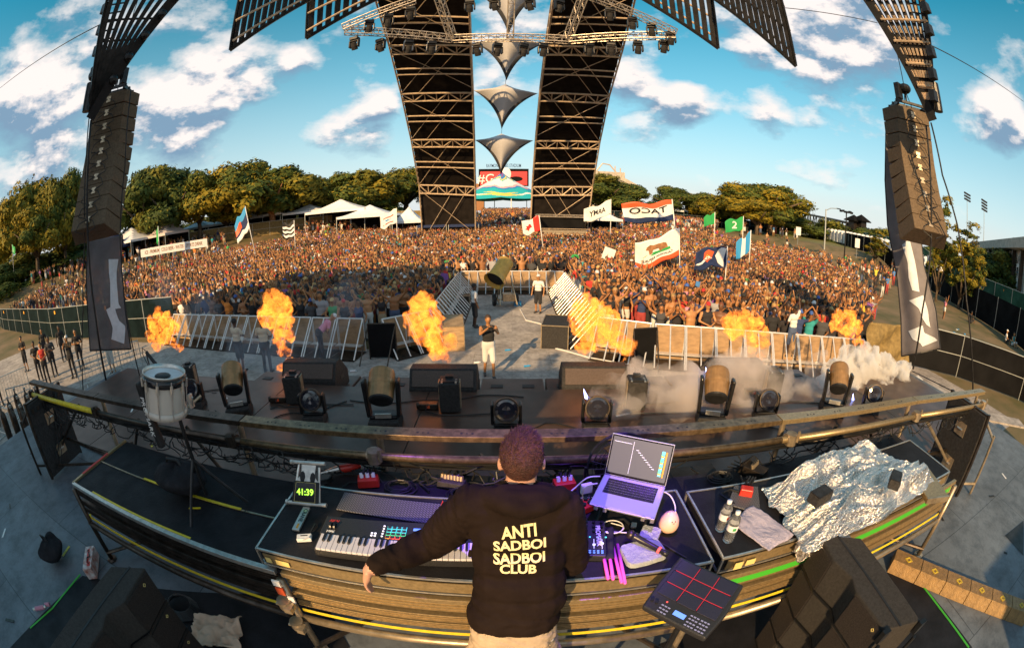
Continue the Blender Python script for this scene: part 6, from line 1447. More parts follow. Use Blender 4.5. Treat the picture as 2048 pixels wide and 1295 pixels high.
q = MB(); q.lathe([(0, .2), (.13, .18), (.16, 0), (.15, -.2), (0, -.2)], 12, Matrix.Translation((0, 0, -.5)) @ Matrix.Rotation(R(35), 4, 'X')); h_ = q.build('head', 'black_paint', hm); q = MB(); q.lathe([(0, -.205), (.12, -.204)], 12, Matrix.Translation((0, 0, -.5)) @ Matrix.Rotation(R(35), 4, 'X')); q.build('lens', 'alu', h_)
spots_ = [(710, 72, 'leftmost under the left truss'), (762, 76, 'second under the left truss'), (818, 78, 'third under the left truss, over the arch leg'), (864, 80, 'fourth under the left truss, over the arch leg'), (955, 84, 'first of four under the middle truss'), (995, 84, 'second of four under the middle truss'), (1047, 85, 'third of four under the middle truss'), (1086, 85, 'last of four under the middle truss'), (1178, 84, 'first under the right truss, over the arch leg'), (1222, 83, 'second under the right truss'), (1275, 80, 'third under the right truss'), (1326, 78, 'rightmost under the right truss'),
          (740, 38, 'on the left sloping truss, lower'), (778, 26, 'on the left sloping truss, middle'), (822, 12, 'on the left sloping truss, upper'), (1340, 62, 'at the right end of the rig'), (1302, 45, 'on the right sloping truss, lower'), (1264, 32, 'on the right sloping truss, middle'), (1219, 14, 'on the right sloping truss, upper'), (940, -2, 'at the top edge left of the middle truss'), (990, -5, 'at the top edge beside the middle truss'), (1060, -5, 'at the top edge right of the middle truss'), (1118, -2, 'at the top edge by the right arch leg')]
for i, (px, py, w) in enumerate(spots_):
    o = hm if i == 0 else dup(hm); o.location = tpt(px, py+2); o.rotation_euler = (0, 0, random.uniform(-.5, .5)); o['label'] = 'black hanging moving head '+w

# ---- the arch: two curved scaffold legs coming down over the crowd
LI = [(951, 445), (950, 374), (948, 280), (945, 186), (941, 92), (937, -20)]; LO = [(845, 432), (838, 370), (822, 280), (802, 188), (778, 92), (745, -20)]
RI = [(1060, 445), (1065, 374), (1072, 282), (1081, 186), (1093, 92), (1110, -20)]; RO = [(1172, 436), (1185, 374), (1200, 284), (1219, 192), (1246, 98), (1275, -20)]
YS = [56.5, 53.9, 47.9, 41.5, 35.5, 28.5]
def arch_leg(I, Oo, label):
    pi = [aty(*p, y) for p, y in zip(I, YS)]; po = [aty(*p, y) for p, y in zip(Oo, YS)]; t = thing('arch_leg', label, 'scaffold tower', Vector((pi[0].x, pi[0].y, 0))); g0 = t.location.copy()
    pi = [p-g0 for p in pi]; po = [p-g0 for p in po]; pi[0].z = po[0].z = .8
    def back(i):
        a = pi[min(i+1, 5)]-pi[max(i-1, 0)]; n = Vector((0, a.z, -a.y)).normalized(); return n
    q = MB()
    for i in range(5):
        n0, n1 = back(i), back(i+1); d0 = .5; A = pi[i]+n0*d0; B = po[i]+n0*d0; D = po[i+1]+n1*d0; E_ = pi[i+1]+n1*d0
        for k in range(1): q.add([A, B, D, E_], [(0, 1, 2, 3)])
    q.build('black_skin', 'black_skin', t, solid=.06)
    for P, nm in ((pi, 0), (po, 1)):
        q = MB(); q.path(P, .085, 8); q.path([p+back(i)*.9 for i, p in enumerate(P)], .085, 8); q.build('chord', 'scaffold', t)
        q = MB()
        for i in range(5):
            for k in range(4):
                a = P[i].lerp(P[i+1], k/4); b = P[i].lerp(P[i+1], (k+1)/4)+back(i)*.9; q.tube(a, b, .045, 5); q.tube(a, P[i].lerp(P[i+1], k/4)+back(i)*.9, .045, 5)
        q.build('side_lattice', 'scaffold', t)
    for i in range(1, 5):
        a, b = pi[i], po[i]; up = (pi[i]-pi[i-1]).normalized()*1.15; q = MB(); q.tube(a, b, .1, 6); q.tube(a-up, b-up, .1, 6)
        for k in range(6):
            c0 = a.lerp(b, k/6); c1 = a.lerp(b, (k+1)/6); q.tube(c0-(up if k % 2 else Vector()), c1-(Vector() if k % 2 else up), .07, 5)
            if k: q.tube(c0, c0-up, .055, 5)
        q.build('ladder_beam', 'scaffold', t)
    for i in range(5):
        for k in (.42, .54) if i else (.1,):
            q = MB(); q.tube(pi[i].lerp(pi[i+1], k), po[i].lerp(po[i+1], k), .085, 6); q.build('ledger', 'scaffold', t)
        q = MB(); q.tube(pi[i]+(pi[i+1]-pi[i])*.12, po[i]+(po[i+1]-po[i])*.92, .035, 5); q.tube(po[i].lerp(pi[i], .25), pi[i+1].lerp(po[i+1], .1), .03, 5); q.tube(po[i], pi[i+1].lerp(po[i+1], .35)+Vector((0, .3, 0)), .035, 5)
        q.build('diagonal_brace', 'scaffold', t)
    return t
arch_leg(LI, LO, 'left scaffold arch leg with black underside rising over the crowd'); arch_leg(RI, RO, 'right scaffold arch leg with black underside rising over the crowd')
# ---- sails
mat('sail', (.46, .45, .47), .9, var=.05, bump=.1, bscale=2); mat('sail_back', (.035, .035, .04), .8)
def sail(top, L, Rr, bot, y, label, apex=True):
    T, A, B, D = [aty(*p, y) for p in (top, L, Rr, bot)]; c = (T+A+B+D)/4; t = thing('fabric_sail', label, 'sail', c); T, A, B, D = T-c, A-c, B-c, D-c
    def edge(p, q_, pull, u): m_ = (p+q_)/2*(1-pull); return p*(1-u)**2+m_*2*u*(1-u)+q_*u*u
    def f(u, v, push=0):
        le = edge(T, A, .25, v*2) if v <= .5 else edge(A, D, .62, v*2-1); re = edge(T, B, .25, v*2) if v <= .5 else edge(B, D, .62, v*2-1)
        p = le.lerp(re, u); bulge = math.sin(math.pi*u)*math.sin(math.pi*v); return p+Vector((0, -1.3*bulge+push, 0))
    q = MB(); q.grid(lambda u, v: f(u, v), 20, 28); q.build('front_cloth', 'sail', t, smooth=True)
    def f2(u, v):
        vv = v; le = edge(A, D, .62, vv); le2 = edge(A*1.02, D*1.22+Vector((0, .6, 0)), .50, vv); return le.lerp(le2, u)
    def f3(u, v): le = edge(B, D, .62, v); le2 = edge(B*1.02, D*1.22+Vector((0, .6, 0)), .50, v); return le.lerp(le2, u)
    q = MB(); q.grid(f2, 3, 16); q.grid(f3, 3, 16); q.build('dark_rim', 'sail_back', t, smooth=True, solid=.03)
    return t
sail((1003, 267), (950, 280), (1066, 281), (1002, 338), 50, 'lowest white diamond sail between the arch legs'); sail((1011, 168), (948, 181), (1075, 187), (1004, 244), 44, 'second white diamond sail between the arch legs'); sail((1016, 78), (950, 86), (1085, 88), (1013, 146), 38, 'third white diamond sail, behind the hanging lights'); sail((1019, -30), (940, -22), (1095, -20), (1017, 50), 32, 'topmost white sail cut by the top edge')
pole('sail_cable', [aty(1003, 335, 51), aty(1003, 267, 50), aty(1011, 168, 44), aty(1016, 78, 38), aty(1019, -30, 32)], .02, 'steel_dark', 'thin cable stringing the white sails together')
# ================================================================ BARRIERS
mat('barrier_panel', (.34, .22, .12), .55, var=.25, scale=2.5, stretch=(1, 1, 3)); mat('barrier_alu', (.72, .7, .68), .35, .5, var=.1)
def barrier():
    t = thing('crowd_barrier', '', 'barrier')
    q = MB(); q.box((0, 0, .6), (.98, .02, 1.08)); q.build('panel', 'barrier_panel', t)
    q = MB(); q.tube((-.5, 0, 1.17), (.5, 0, 1.17), .028, 8); q.tube((-.5, 0, .05), (-.5, 0, 1.17), .022, 8); q.tube((.5, 0, .05), (.5, 0, 1.17), .022, 8); q.build('frame', 'barrier_alu', t)
    for s in (-.48, .0, .48):
        q = MB(); q.tube((s, -.02, 1.15), (s, -.95, .03), .024, 8); q.build('leg', 'barrier_alu', t)
    q = MB(); q.box((0, -.5, .015), (1.0, 1.0, .012)); q.box((0, -.95, .03), (1.0, .04, .04)); q.build('floor_plate', 'steel_dark', t)
    q = MB(); q.box((0, -.28, .32), (.98, .24, .025)); q.build('step', 'barrier_alu', t)
    return t
b0 = barrier(); first = True; ORD = ['first', 'second', 'third', 'fourth', 'fifth', 'sixth', 'seventh', 'eighth', 'ninth', 'tenth', 'eleventh', 'twelfth', 'thirteenth', 'fourteenth', 'fifteenth', 'sixteenth', 'seventeenth', 'eighteenth', 'nineteenth', 'twentieth', 'twenty-first', 'last']; ordn = lambda i: ['first', 'second', 'third', 'fourth', 'fifth', 'sixth', 'seventh', 'eighth', 'ninth', 'tenth', 'eleventh', 'twelfth', 'thirteenth', 'fourteenth'][i]
def barrier_line(p0, p1, where):
    global first
    p0, p1 = Vector((*p0, .008)), Vector((*p1, .008)); d = p1-p0; n = max(1, round(d.length/1.02)); a = math.atan2(d.y, d.x)
    for i in range(n):
        o = b0 if first else dup(b0); first = False; o.location = p0.lerp(p1, (i+.5)/n); o.rotation_euler = (0, 0, a); o['group'] = 'crowd barriers around the pit'; o['label'] = 'metal barrier with A-frame legs, %s in the %s' % (ordn(i), where)
barrier_line((-15.4, 14.1), (-4.9, 13.05), 'left front line'); barrier_line((4.5, 12.4), (12.3, 10.25), 'right front line')
barrier_line((-4.2, 13.0), (-2.9, 14.2), 'left corner piece'); barrier_line((-2.9, 14.4), (-3.0, 23.6), 'left side of the aisle'); barrier_line((3.0, 23.6), (2.9, 13.4), 'right side of the aisle'); barrier_line((-2.9, 23.9), (2.9, 23.9), 'far end of the aisle'); barrier_line((2.9, 13.2), (4.3, 12.5), 'right corner piece')
def gate_panel(px, py, w, rz, label, m='wall_black'):
    p = at(px, py, 0); t = thing('barrier_gate', label, 'barrier', p, R(rz)); q = MB(); q.box((0, 0, .62), (w, .04, 1.1)); q.build('panel', m, t); q = MB()
    for s in (-1, 1): q.tube((s*w/2, 0, 0), (s*w/2, 0, 1.18), .025, 8); q.tube((s*w/2, 0, 1.1), (s*w/2-.2, -.7, .02), .022, 8)
    q.tube((-w/2, 0, 1.18), (w/2, 0, 1.18), .025, 8); q.build('frame', 'steel_dark', t)
gate_panel(768, 718, .9, 5, 'black gate panel at the corner of the left barrier'); gate_panel(1285, 730, .8, 10, 'black gate panel at the corner of the right barrier')
# flight cases along the aisle
def aisle_case(px, py, s, rz, label, m='ply'):
    p = at(px, py, 0); t = thing('equipment_case', label, 'equipment case', (p.x, p.y, .012), R(rz)); q = MB(); q.box((0, 0, s[2]/2), s); q.build('body', m, t, bevel=.01)
    q = MB()
    for x in (-1, 1):
        for y in (-1, 1): q.beam((x*s[0]/2, y*s[1]/2, 0), (x*s[0]/2, y*s[1]/2, s[2]), .03)
        q.beam((x*s[0]/2, -s[1]/2, s[2]), (x*s[0]/2, s[1]/2, s[2]), .03); q.beam((-s[0]/2, x*s[1]/2, s[2]), (s[0]/2, x*s[1]/2, s[2]), .03)
    q.build('edge_trim', 'steel', t)
aisle_case(908, 688, (.7, 1.6, .85), 8, 'tan equipment case at the left of the aisle entrance'); aisle_case(1112, 685, (.9, 1.5, .8), -10, 'dark equipment case at the right of the aisle entrance', 'black_paint'); aisle_case(930, 610, (.5, .6, .5), 0, 'small case behind the left stagehand', 'steel_dark')
# confetti blower on wheels
bc = at(1012, 612, 0); t = thing('confetti_blower', 'yellow barrel shaped confetti blower on a two wheel cart in the aisle', 'blower', bc, R(10)); mat('blower_yellow', (.62, .36, .07), .45, var=.15, scale=4)
Mb = Matrix.Translation((-.25, 0, 1.75)) @ Matrix.Rotation(R(42), 4, 'Y') @ Matrix.Rotation(R(-38), 4, 'X')
q = MB(); q.lathe([(.52, -.75), (.5, -.74), (.40, -.4), (.38, .6), (.36, .62), (0, .62)], 24, Mb); q.build('barrel', 'blower_yellow', t, smooth=False)
q = MB(); q.lathe([(0, -.55), (.42, -.56)], 20, Mb); q.build('opening', 'black', t); q = MB(); q.text('BLOWER', .22, Mb @ Matrix(((0, 0, 1, 0), (0, 1, 0, 0), (1, 0, 0, 0), (0, 0, 0, 1))) @ Matrix.Translation((0, 0, .385))); q.build('lettering', 'black', t)
for s in (-.45, .45):
    M = Matrix.Translation((s*1.2, .2, .3)) @ Matrix.Rotation(R(90), 4, 'Y'); q = MB(); q.lathe([(.16, -.08), (.28, -.08), (.3, -.04), (.3, .04), (.28, .08), (.16, .08)], 20, M); w_ = q.build('wheel', 'black', t); q = MB(); q.lathe([(0, -.05), (.16, -.07), (.16, .07), (0, .05)], 14, M); q.build('rim', 'alu', w_)
q = MB()
for s in (-.4, .4): q.tube((s, .2, .3), (s*.6, 0, 1.5), .03, 8); q.tube((s, -.8, .25), (s*.6, 0, 1.4), .03, 8); q.tube((s, -.8, .25), (s, .6, .35), .035, 8)
q.tube((-.5, .2, .3), (.5, .2, .3), .04, 8); q.box((.1, -.2, .5), (.6, .5, .35)); q.build('cart', 'steel', t)
p = at(1030, 612, 0); t = thing('water_pack', 'shrink wrapped pack of blue water bottles by the blower wheel', 'water pack', p); q = MB()
for i in range(4):
    for j in range(3): q.tube((.09*i, .09*j, 0), (.09*i, .09*j, .2), .035, 8); q.tube((.09*i, .09*j, .2), (.09*i, .09*j, .24), .014, 6)
q.build('bottles', 'blue', t)
q = MB(); P = [at(px, py, .03) for px, py in ((1040, 618), (1050, 640), (1090, 650), (1110, 668), (1085, 690), (1130, 700), (1180, 715), (1260, 730))]; q.path([p_+Vector((.05*math.sin(i), 0, 0)) for i, p_ in enumerate(P)], .025, 5); tag(q.build('air_hose', 'cable_white'), 'pale hose running from the blower along the right of the aisle', 'hose')
for i, (px, py) in enumerate(((948, 725), (1048, 732), (700, 742), (1010, 700))):
    p = at(px, py, .04); q = MB(); q.tube(p, p+Vector((.16, .05, 0)), .03, 8); q.tube(p+Vector((.16, .05, 0)), p+Vector((.2, .06, 0)), .012, 8); tag(q.build('empty_bottle', 'blue' if i % 2 else 'water_label'), 'empty plastic bottle on the pit floor, %s' % ('left of the photographer', 'right of the photographer', 'near the left barrier', 'behind the photographer')[i], 'bottle')
# cloth draped fence right of the right barrier
mat('drape', (.2, .14, .05), .85, var=.3, scale=5); d0 = at(1722, 745, 0); d1 = at(1800, 660, 0)
q = MB(); A = Vector((12.5, 10.3, 0)); B = Vector((15.6, 10.0, 0)); q.grid(lambda u, v: (A.lerp(B, u)+Vector((0, .12*math.sin(u*25)*(1-v)*(.4+v)+.1*math.sin((u+v)*9), 1.75*(1-v)+.02)))-A*0, 60, 20); tag(q.build('draped_fence', 'drape', smooth=True, solid=.01), 'brown netting draped over the fence right of the barriers', 'fence')
# bike rack barriers at left
def rack(px, py, rz, label, n=12, L=2.1):
    p = at(px, py, 0); t = thing('steel_barrier', label, 'barrier', (p.x, p.y, .01), R(rz)); q = MB(); q.tube((-L/2, 0, 1.08), (L/2, 0, 1.08), .02, 8); q.tube((-L/2, 0, .18), (L/2, 0, .18), .02, 8); q.tube((-L/2, 0, 0), (-L/2, 0, 1.08), .02, 8); q.tube((L/2, 0, 0), (L/2, 0, 1.08), .02, 8); q.build('frame', 'galv', t)
    q = MB()
    for i in range(1, n): q.tube((-L/2+L*i/n, 0, .18), (-L/2+L*i/n, 0, 1.08), .009, 5)
    q.build('bar_grid', 'galv', t); q = MB()
    for s in (-.7, .7): q.box((s*L/2, 0, .02), (.06, .6, .03))
    q.build('foot', 'galv', t)
rack(205, 765, 62, 'steel barrier standing right of the left crew'); rack(245, 745, 40, 'steel barrier behind the snare drum'); rack(62, 830, 40, 'steel barrier at the left edge, nearest the stage'); rack(30, 800, 70, 'steel barrier at the left edge, farther one'); rack(22, 880, 10, 'steel barrier in front of the gas bottles')
for i in range(9):
    p = at(18+(i % 3)*20, 868-12*(i//3), 0); t = thing('gas_cylinder', 'dark gas cylinder in the cluster at the left edge, %s' % ('front left', 'front middle', 'front right', 'middle left', 'center', 'middle right', 'back left', 'back middle', 'back right')[i], 'gas cylinder', (p.x*.8, p.y*.8+.3*(i//3), .6), 0, 'gas cylinders at the left edge')
    q = MB(); q.lathe([(0, 0), (.12, 0), (.12, .75), (.09, .88), (.03, .93), (.03, 1.0), (0, 1.0)], 14); q.build('bottle', 'steel_dark', t, smooth=True); q = MB(); q.box((0, 0, 1.04), (.05, .09, .07)); q.build('valve', 'alu', t)
# small crowd of things at the right edge below the grass
# ================================================================ FENCES
def fence(pts, h, m, label, name='fence', step=2.4, post='galv', z0=0, rails=True, tabs=None):
    P = [Vector((*p, 0)) for p in pts]; t = thing(name, label, 'fence', P[0]); org = P[0]; segs = []
    q = MB()
    for i in range(len(P)-1):
        a, b = P[i], P[i+1]; n = max(1, int((b-a).length/step))
        for k in range(n):
            c, d = a.lerp(b, k/n), a.lerp(b, (k+1)/n); c.z = gh(c.x, c.y)+z0; d.z = gh(d.x, d.y)+z0; segs.append((c, d)); q.add([c-org+Vector((0, 0, .05)), d-org+Vector((0, 0, .05)), d-org+Vector((0, 0, h)), c-org+Vector((0, 0, h))], [(0, 1, 2, 3)])
    q.build('screen', m, t, solid=.02)
    if rails:
        q = MB()
        for c, d in segs: q.tube(c-org+Vector((0, 0, h)), d-org+Vector((0, 0, h)), .025, 5); q.tube(c-org+Vector((0, 0, h*.52)), d-org+Vector((0, 0, h*.52)), .02, 5)
        q.build('rail', post, t)
    for c, d in segs[:100]:
        q = MB(); q.tube(c-org, c-org+Vector((0, 0, h+.03)), .028, 6); q.build('post', post, t)
    if tabs:
        for c, d in segs[::tabs]: q = MB(); q.box(c.lerp(d, .5)-org+Vector((0, -.04, h*.86)), (.22, .02, .22)); q.build('tag', 'tape_orange', t)
    return t
fence([(-62, 16), (-46, 13.4), (-30, 13.2), (-15.6, 14.3)], 1.95, 'windscreen', 'long fence with dark green windscreen at the left, orange tags on it', tabs=3)
fence([(15.8, 10.6), (18.2, 8.4), (20.3, 5.0), (20.8, 1.5)], 1.75, 'wall_black', 'near black screened fence behind the right end of the stage', tabs=2)
fence([(72, 74), (61, 57.8), (49.6, 30), (41, 18), (36.4, 10.9), (31, 5.0), (29, 1)], 2.6, 'wall_black', 'tall black barrier wall along the right side of the field', name='barrier_wall', rails=False, step=3)
fence([(95, 95), (68, 60), (57, 31), (49, 19), (44, 9)], 3.3, 'windscreen_green', 'green screened fence behind the black barrier wall', tabs=2, step=3)
fence([(-34, 66), (-22, 70), (-8, 72)], 2.4, 'drape', 'olive screened fence behind the crowd on the left', step=3); fence([(-62, 50), (-46, 60), (-35, 66)], 2.4, 'drape', 'olive screened fence in front of the white tents', step=3)
fence([(16, 78), (34, 80), (60, 84)], 2.2, 'windscreen', 'dark fence behind the crowd on the right', step=3)
# ================================================================ TENTS AND FAR STRUCTURES
def on_ray(px, y): d = ray(px, 430); k = y/d.y; return Vector((d.x*k, y, gh(d.x*k, y)))
def tent(px, y, w, d, h, pk, m, label, name='tent', walls=True, rz=0.0):
    p = on_ray(px, y); t = thing(name, label, 'tent', p, rz); q = MB(); n = 6
    def f(u, v):
        x, yy = (u-.5)*w, (v-.5)*d; r = max(abs(u-.5), abs(v-.5))*2; return (x, yy, h+pk*(1-r)**1.5)
    q.grid(f, 12, 12); q.build('roof', m, t, smooth=False, solid=.05)
    q = MB(); 
    for s in (-1, 1): q.box((0, s*d/2, h-.15), (w, .04, .35)); q.box((s*w/2, 0, h-.15), (.04, d, .35))
    q.build('valance', m, t)
    for sx in (-1, 1):
        for sy in (-1, 1): q = MB(); q.tube((sx*w/2, sy*d/2, -.3), (sx*w/2, sy*d/2, h), .05, 6); q.build('leg', 'galv', t)
    if walls: q = MB(); q.box((0, d/2-.1, h/2), (w*.98, .04, h)); q.build('back_wall', 'wall_black', t)
    return t
TL = [(262, 47, 12, 8, 2.8, 2.2, 'tent_white', 'large white peaked tent right of the left banner'), (332, 50, 7, 6, 2.9, 2.4, 'grey_tent', 'grey peaked tent behind the drinks sign'), (400, 62, 12, 6, 3.0, 1.2, 'tent_white', 'long white tent behind the drinks sign'), (452, 66, 8, 6, 3.0, 1.4, 'tent_white', 'white tent behind the tall blue flag'), (508, 74, 10, 6, 3.4, 1.4, 'tent_white', 'white tent right of the tall blue flag'), (545, 78, 9, 6, 3.6, 1.6, 'tent_white', 'white tent under the oak trees left of the striped flag'), (620, 82, 10, 6, 3.4, 1.2, 'tent_white', 'white tent behind the striped flag'), (682, 84, 13, 6, 4.0, 1.8, 'tent_white', 'wide white tent under the trees'), (740, 86, 11, 6, 4.0, 1.6, 'tent_white', 'white tent left of the patterned white flag'), (90, 60, 12, 6, 3, 1.6, 'tent_white', 'white tent row behind the left trees')]
mat('grey_tent', (.55, .48, .47), .7)
for a in TL: tent(a[0], min(a[1], 62+6*random.random()) if a[0] > 300 else a[1], a[2]*.8, *a[3:])
tent(226, 42, 5, 5, 2.4, 2.8, 'navy', 'navy promotional tent half hidden by the left banner'); tent(140, 44, 5, 5, 2.4, 2.6, 'navy', 'navy promotional tent left of the left banner')
tent(868, 58, 4, 4, 2.4, 1.1, 'navy', 'navy umbrella tent at the foot of the left arch leg', walls=False, name='umbrella'); tent(930, 58, 4, 4, 2.4, 1.1, 'navy', 'navy umbrella tent beside the left arch leg foot', walls=False, name='umbrella')
for px in (150, 238):
    p = on_ray(px, 39); p.z = 4.1; q = MB(); M = frame(p, Vector((1, .8 if px < 200 else .7, 0)), (0, 0, 1)); q.prism([(-.6, -.2), (-.2, .25), (.5, .35), (.1, .0), (.6, -.3)], .05, M); q.prism([(.1, .3), (.5, .1), (.3, -.1)], .07, M, mi=1); tag(q.build('tent_emblem', ['orange_red', 'yellow']), 'red and yellow emblem on the navy tent %s of the left banner' % ('left' if px < 200 else 'right'), 'emblem')
tent(818, 64, 5, 4, 2.8, 2.2, 'tent_white', 'pale awning at the outer foot of the left arch leg'); tent(1200, 62, 6, 4, 3.2, 1.6, 'tent_white', 'pale awning at the outer foot of the right arch leg')
for i, (px, y, w) in enumerate(((1255, 90, 9), (1300, 100, 12), (1330, 92, 7), (1400, 104, 10), (1455, 104, 9))): tent(px, y, w, 6, 3, 1.2, 'tent_white', 'low white tent behind the crowd on the right, %s' % ('just right of the arch', 'behind the mirrored lettering flag', 'right of the lettering flag', 'below the middle trees', 'below the big right tree')[i])
# drinks sign
p0 = on_ray(278, 36.5); p1 = on_ray(412, 41.5); t = thing('drinks_stand', 'long white drinks banner reading cold beer, water, sports drink', 'banner', p0); M = frame((p1-p0)/2+Vector((0, 0, 3.05)), p1-p0, (0, 0, 1)); Lw = (p1-p0).length
q = MB(); q.prism([(-Lw/2, -.5), (Lw/2, -.5), (Lw/2, .5), (-Lw/2, .5)], .06, M); q.build('sign', 'white', t); q = MB(); q.text('ICE - PREMIUM   COLD BEER - WATER - SPORTS DRINK', .62, M @ Matrix.Translation((0, 0, .07)) @ Matrix.Scale(min(1, Lw/17.5), 4, (1, 0, 0)), ext=.005, off=.006); q.build('lettering', 'bark_red', t)
for s in (-.48, 0, .48): q = MB(); c = (p1-p0)*(.5+s); q.tube(c, c+Vector((0, 0, 2.6)), .06, 6); q.build('leg', 'galv', t)
# coloured circus tent
cp = on_ray(1004, 118); t = thing('circus_tent', 'large circus tent painted in turquoise, white, yellow and pink bands between the arch legs', 'tent', cp); mat('ct_teal', (.02, .42, .45), .7); mat('ct_blue', (.03, .22, .5), .7); mat('ct_yellow', (.8, .6, .12), .7); mat('ct_pink', (.7, .38, .42), .7); mat('ct_white', (.8, .78, .76), .7); mat('ct_purple', (.2, .08, .3), .7)
def ct(u, v): a = 2*math.pi*u; r = 13.2*(v**.9)+.1; return (r*math.cos(a), r*math.sin(a), 12.0-7.6*v**.72-.35*abs(math.sin(a*4))*v)
def ctm(u, v):
    a = 2*math.pi*u; w = v+.05*math.sin(a*6+1)+.02*math.sin(a*13)
    for lim, m_ in ((.06, 5), (.13, 1), (.17, 2), (.2, 0), (.44, 4), (.5, 3), (.56, 1), (.70, 0)):
        if w < lim: return m_
    s = abs((a*4/math.pi) % 2-1)
    if w < .86: return 2 if s > .75-abs(w-.78)*6 and w > .72 else 0 if w < .8 else 4
    return 0
q = MB(); q.grid(ct, 128, 60, mf=ctm); q.build('roof', ['ct_teal', 'ct_blue', 'ct_yellow', 'ct_pink', 'ct_white', 'ct_purple'], t)
for k in range(8): a = k*math.pi/4+.2; q = MB(); q.tube((13*math.cos(a), 13*math.sin(a), 0), (12.9*math.cos(a), 12.9*math.sin(a), 4.3), .12, 6); q.build('pole', 'white', t)
# stadium score board
sp0 = on_ray(958, 260); sp1 = on_ray(1057, 260); zc = aty(1006, 350, 260).z; t = thing('stadium_scoreboard', 'red stadium screen with white hash lettering and dark serif sign above', 'screen', (sp0+sp1)/2); w = (sp1-sp0).length
z0 = aty(1006, 372, 260).z-t.location.z; z1 = aty(1006, 338, 260).z-t.location.z
q = MB(); q.box((0, 0, (z0+z1)/2), (w, 3, z1-z0)); q.build('frame', 'wall_black', t); q = MB(); q.box((0, -1.6, (z0+z1)/2-.6), (w*.94, .3, (z1-z0)*.8)); q.build('display', 'screen_red', t) if mat('screen_red', (.5, .02, .02), .5, emit=(.7, .03, .03), es=.35) else None
q = MB(); q.text('#Gr', 8, frame((-w*.3, -1.9, (z0+z1)/2-1), (1, 0, 0), (0, 0, 1)), ext=.1); q.build('hash_sign', 'white', t); q = MB(); q.ball((w*.05, -2, (z0+z1)/2+2), (3, .4, 4), 12, 8); q.ball((w*.25, -1.9, (z0+z1)/2-1), (4, .2, 1.6), 8, 6, mi=1); q.build('picture', ['white', 'wall_black'], t)
q = MB(); q.text('RAYMOND JAMES STADIUM', 3.1, frame((0, -1.0, z1+1.9), (1, 0, 0), (0, 0, 1)) @ Matrix.Scale(w*.8/44, 4, (1, 0, 0)), ext=.1, off=.02); q.build('sign', 'navy', t)
q = MB(); q.box((-w*.7, 3, z0*.6), (w*.6, 8, z0*1.0)); q.build('stand', 'bark_red', t)
# stadium rim with ship rigging shape to the right of the arch
rp = on_ray(1212, 230); t = thing('stadium_stand', 'tan upper stand of the stadium above the trees right of the arch', 'stadium', rp); z1 = aty(1212, 345, 230).z-rp.z
q = MB(); q.prism([(-9, 0), (18, 0), (18, z1-7), (9, z1-3), (9, z1), (-9, z1)], 12, frame((0, 6, 0), (1, 0, 0), (0, 0, 1))); q.build('stand', 'concrete', t); q = MB(); q.path([(-6, 0, z1), (-2, 0, z1+5), (2, 0, z1+4.5), (6, 0, z1)], .35, 6); q.tube((5, 0, z1), (5, 0, z1+4), .3, 6); q.tube((8, 0, z1), (8, 0, z1+3), .3, 6); q.build('mast', 'scaffold', t)
# small mix position under the right arch leg
mp_ = on_ray(1130, 49.5); t = thing('mix_booth', 'truss framed mix booth at the foot of the right arch leg', 'booth', mp_); q = MB(); W2, H2 = 3.1, 3.75
for x in (-W2, W2): truss(q, (x, 0, 0), (x, 0, H2), .25, 8, .035, .02); truss(q, (x, 4, 0), (x, 4, H2), .25, 8, .035, .02); truss(q, (x, 0, H2), (x, 4, H2), .25, 6, .035, .02)
truss(q, (-W2, 0, H2), (W2, 0, H2), .28, 14, .04, .022); truss(q, (-W2, 4, H2), (W2, 4, H2), .28, 14, .04, .022); q.build('truss', 'truss_paint', t)
q = MB(); q.box((0, 4.3, 1.9), (6.2, .05, 3.6)); q.build('back_wall', 'wall_black', t); q = MB(); q.box((0, 1.5, .9), (6, 3, 1.4)); q.build('platform', 'wall_black', t); q = MB(); q.box((0, .3, 1.85), (5.2, .8, .5)); q.box((.8, .1, 1.0), (1, .1, .7)); q.build('console', 'steel', t); q = MB()
for z in (1.2, 1.6, 2.25): q.tube((-3, -.1, z), (3, -.1, z), .04, 6)
q.build('rail', 'scaffold', t)
# portable toilets: white roofs behind the wall on the right
tr = thing('portable_toilet', '', 'portable toilet'); q = MB(); q.box((0, 0, 1.05), (1.1, 1.1, 2.1)); q.build('cabin', 'tent_white', tr); q = MB(); q.grid(lambda u, v: ((u-.5)*1.2, (v-.5)*1.2, 2.1+.42*max(0, math.sin(math.pi*u)*math.sin(math.pi*v))**.6), 8, 8); q.build('roof', 'white', tr, smooth=True); q = MB(); q.box((0, -.56, 1.0), (.75, .03, 1.8)); q.build('door', 'grey_tent', tr)
i = 0
for row in range(3):
    for k in range(22):
        a = Vector((66.5, 73, 0)); b = Vector((53.0, 33, 0)); p = a.lerp(b, (k+.35*row)/22)+Vector((1.9, -.5, 0))*(row*1.0+.9); o = tr if i == 0 else dup(tr); i += 1
        o.location = (p.x, p.y, gh(p.x, p.y)+.35); o.rotation_euler = (0, 0, math.atan2(b.y-a.y, b.x-a.x)+R(90)); o['group'] = 'portable toilets behind the black wall'; o['label'] = 'white roofed portable toilet, %s from the far end of the %s row' % (ORD[k], ('front', 'middle', 'back')[row])
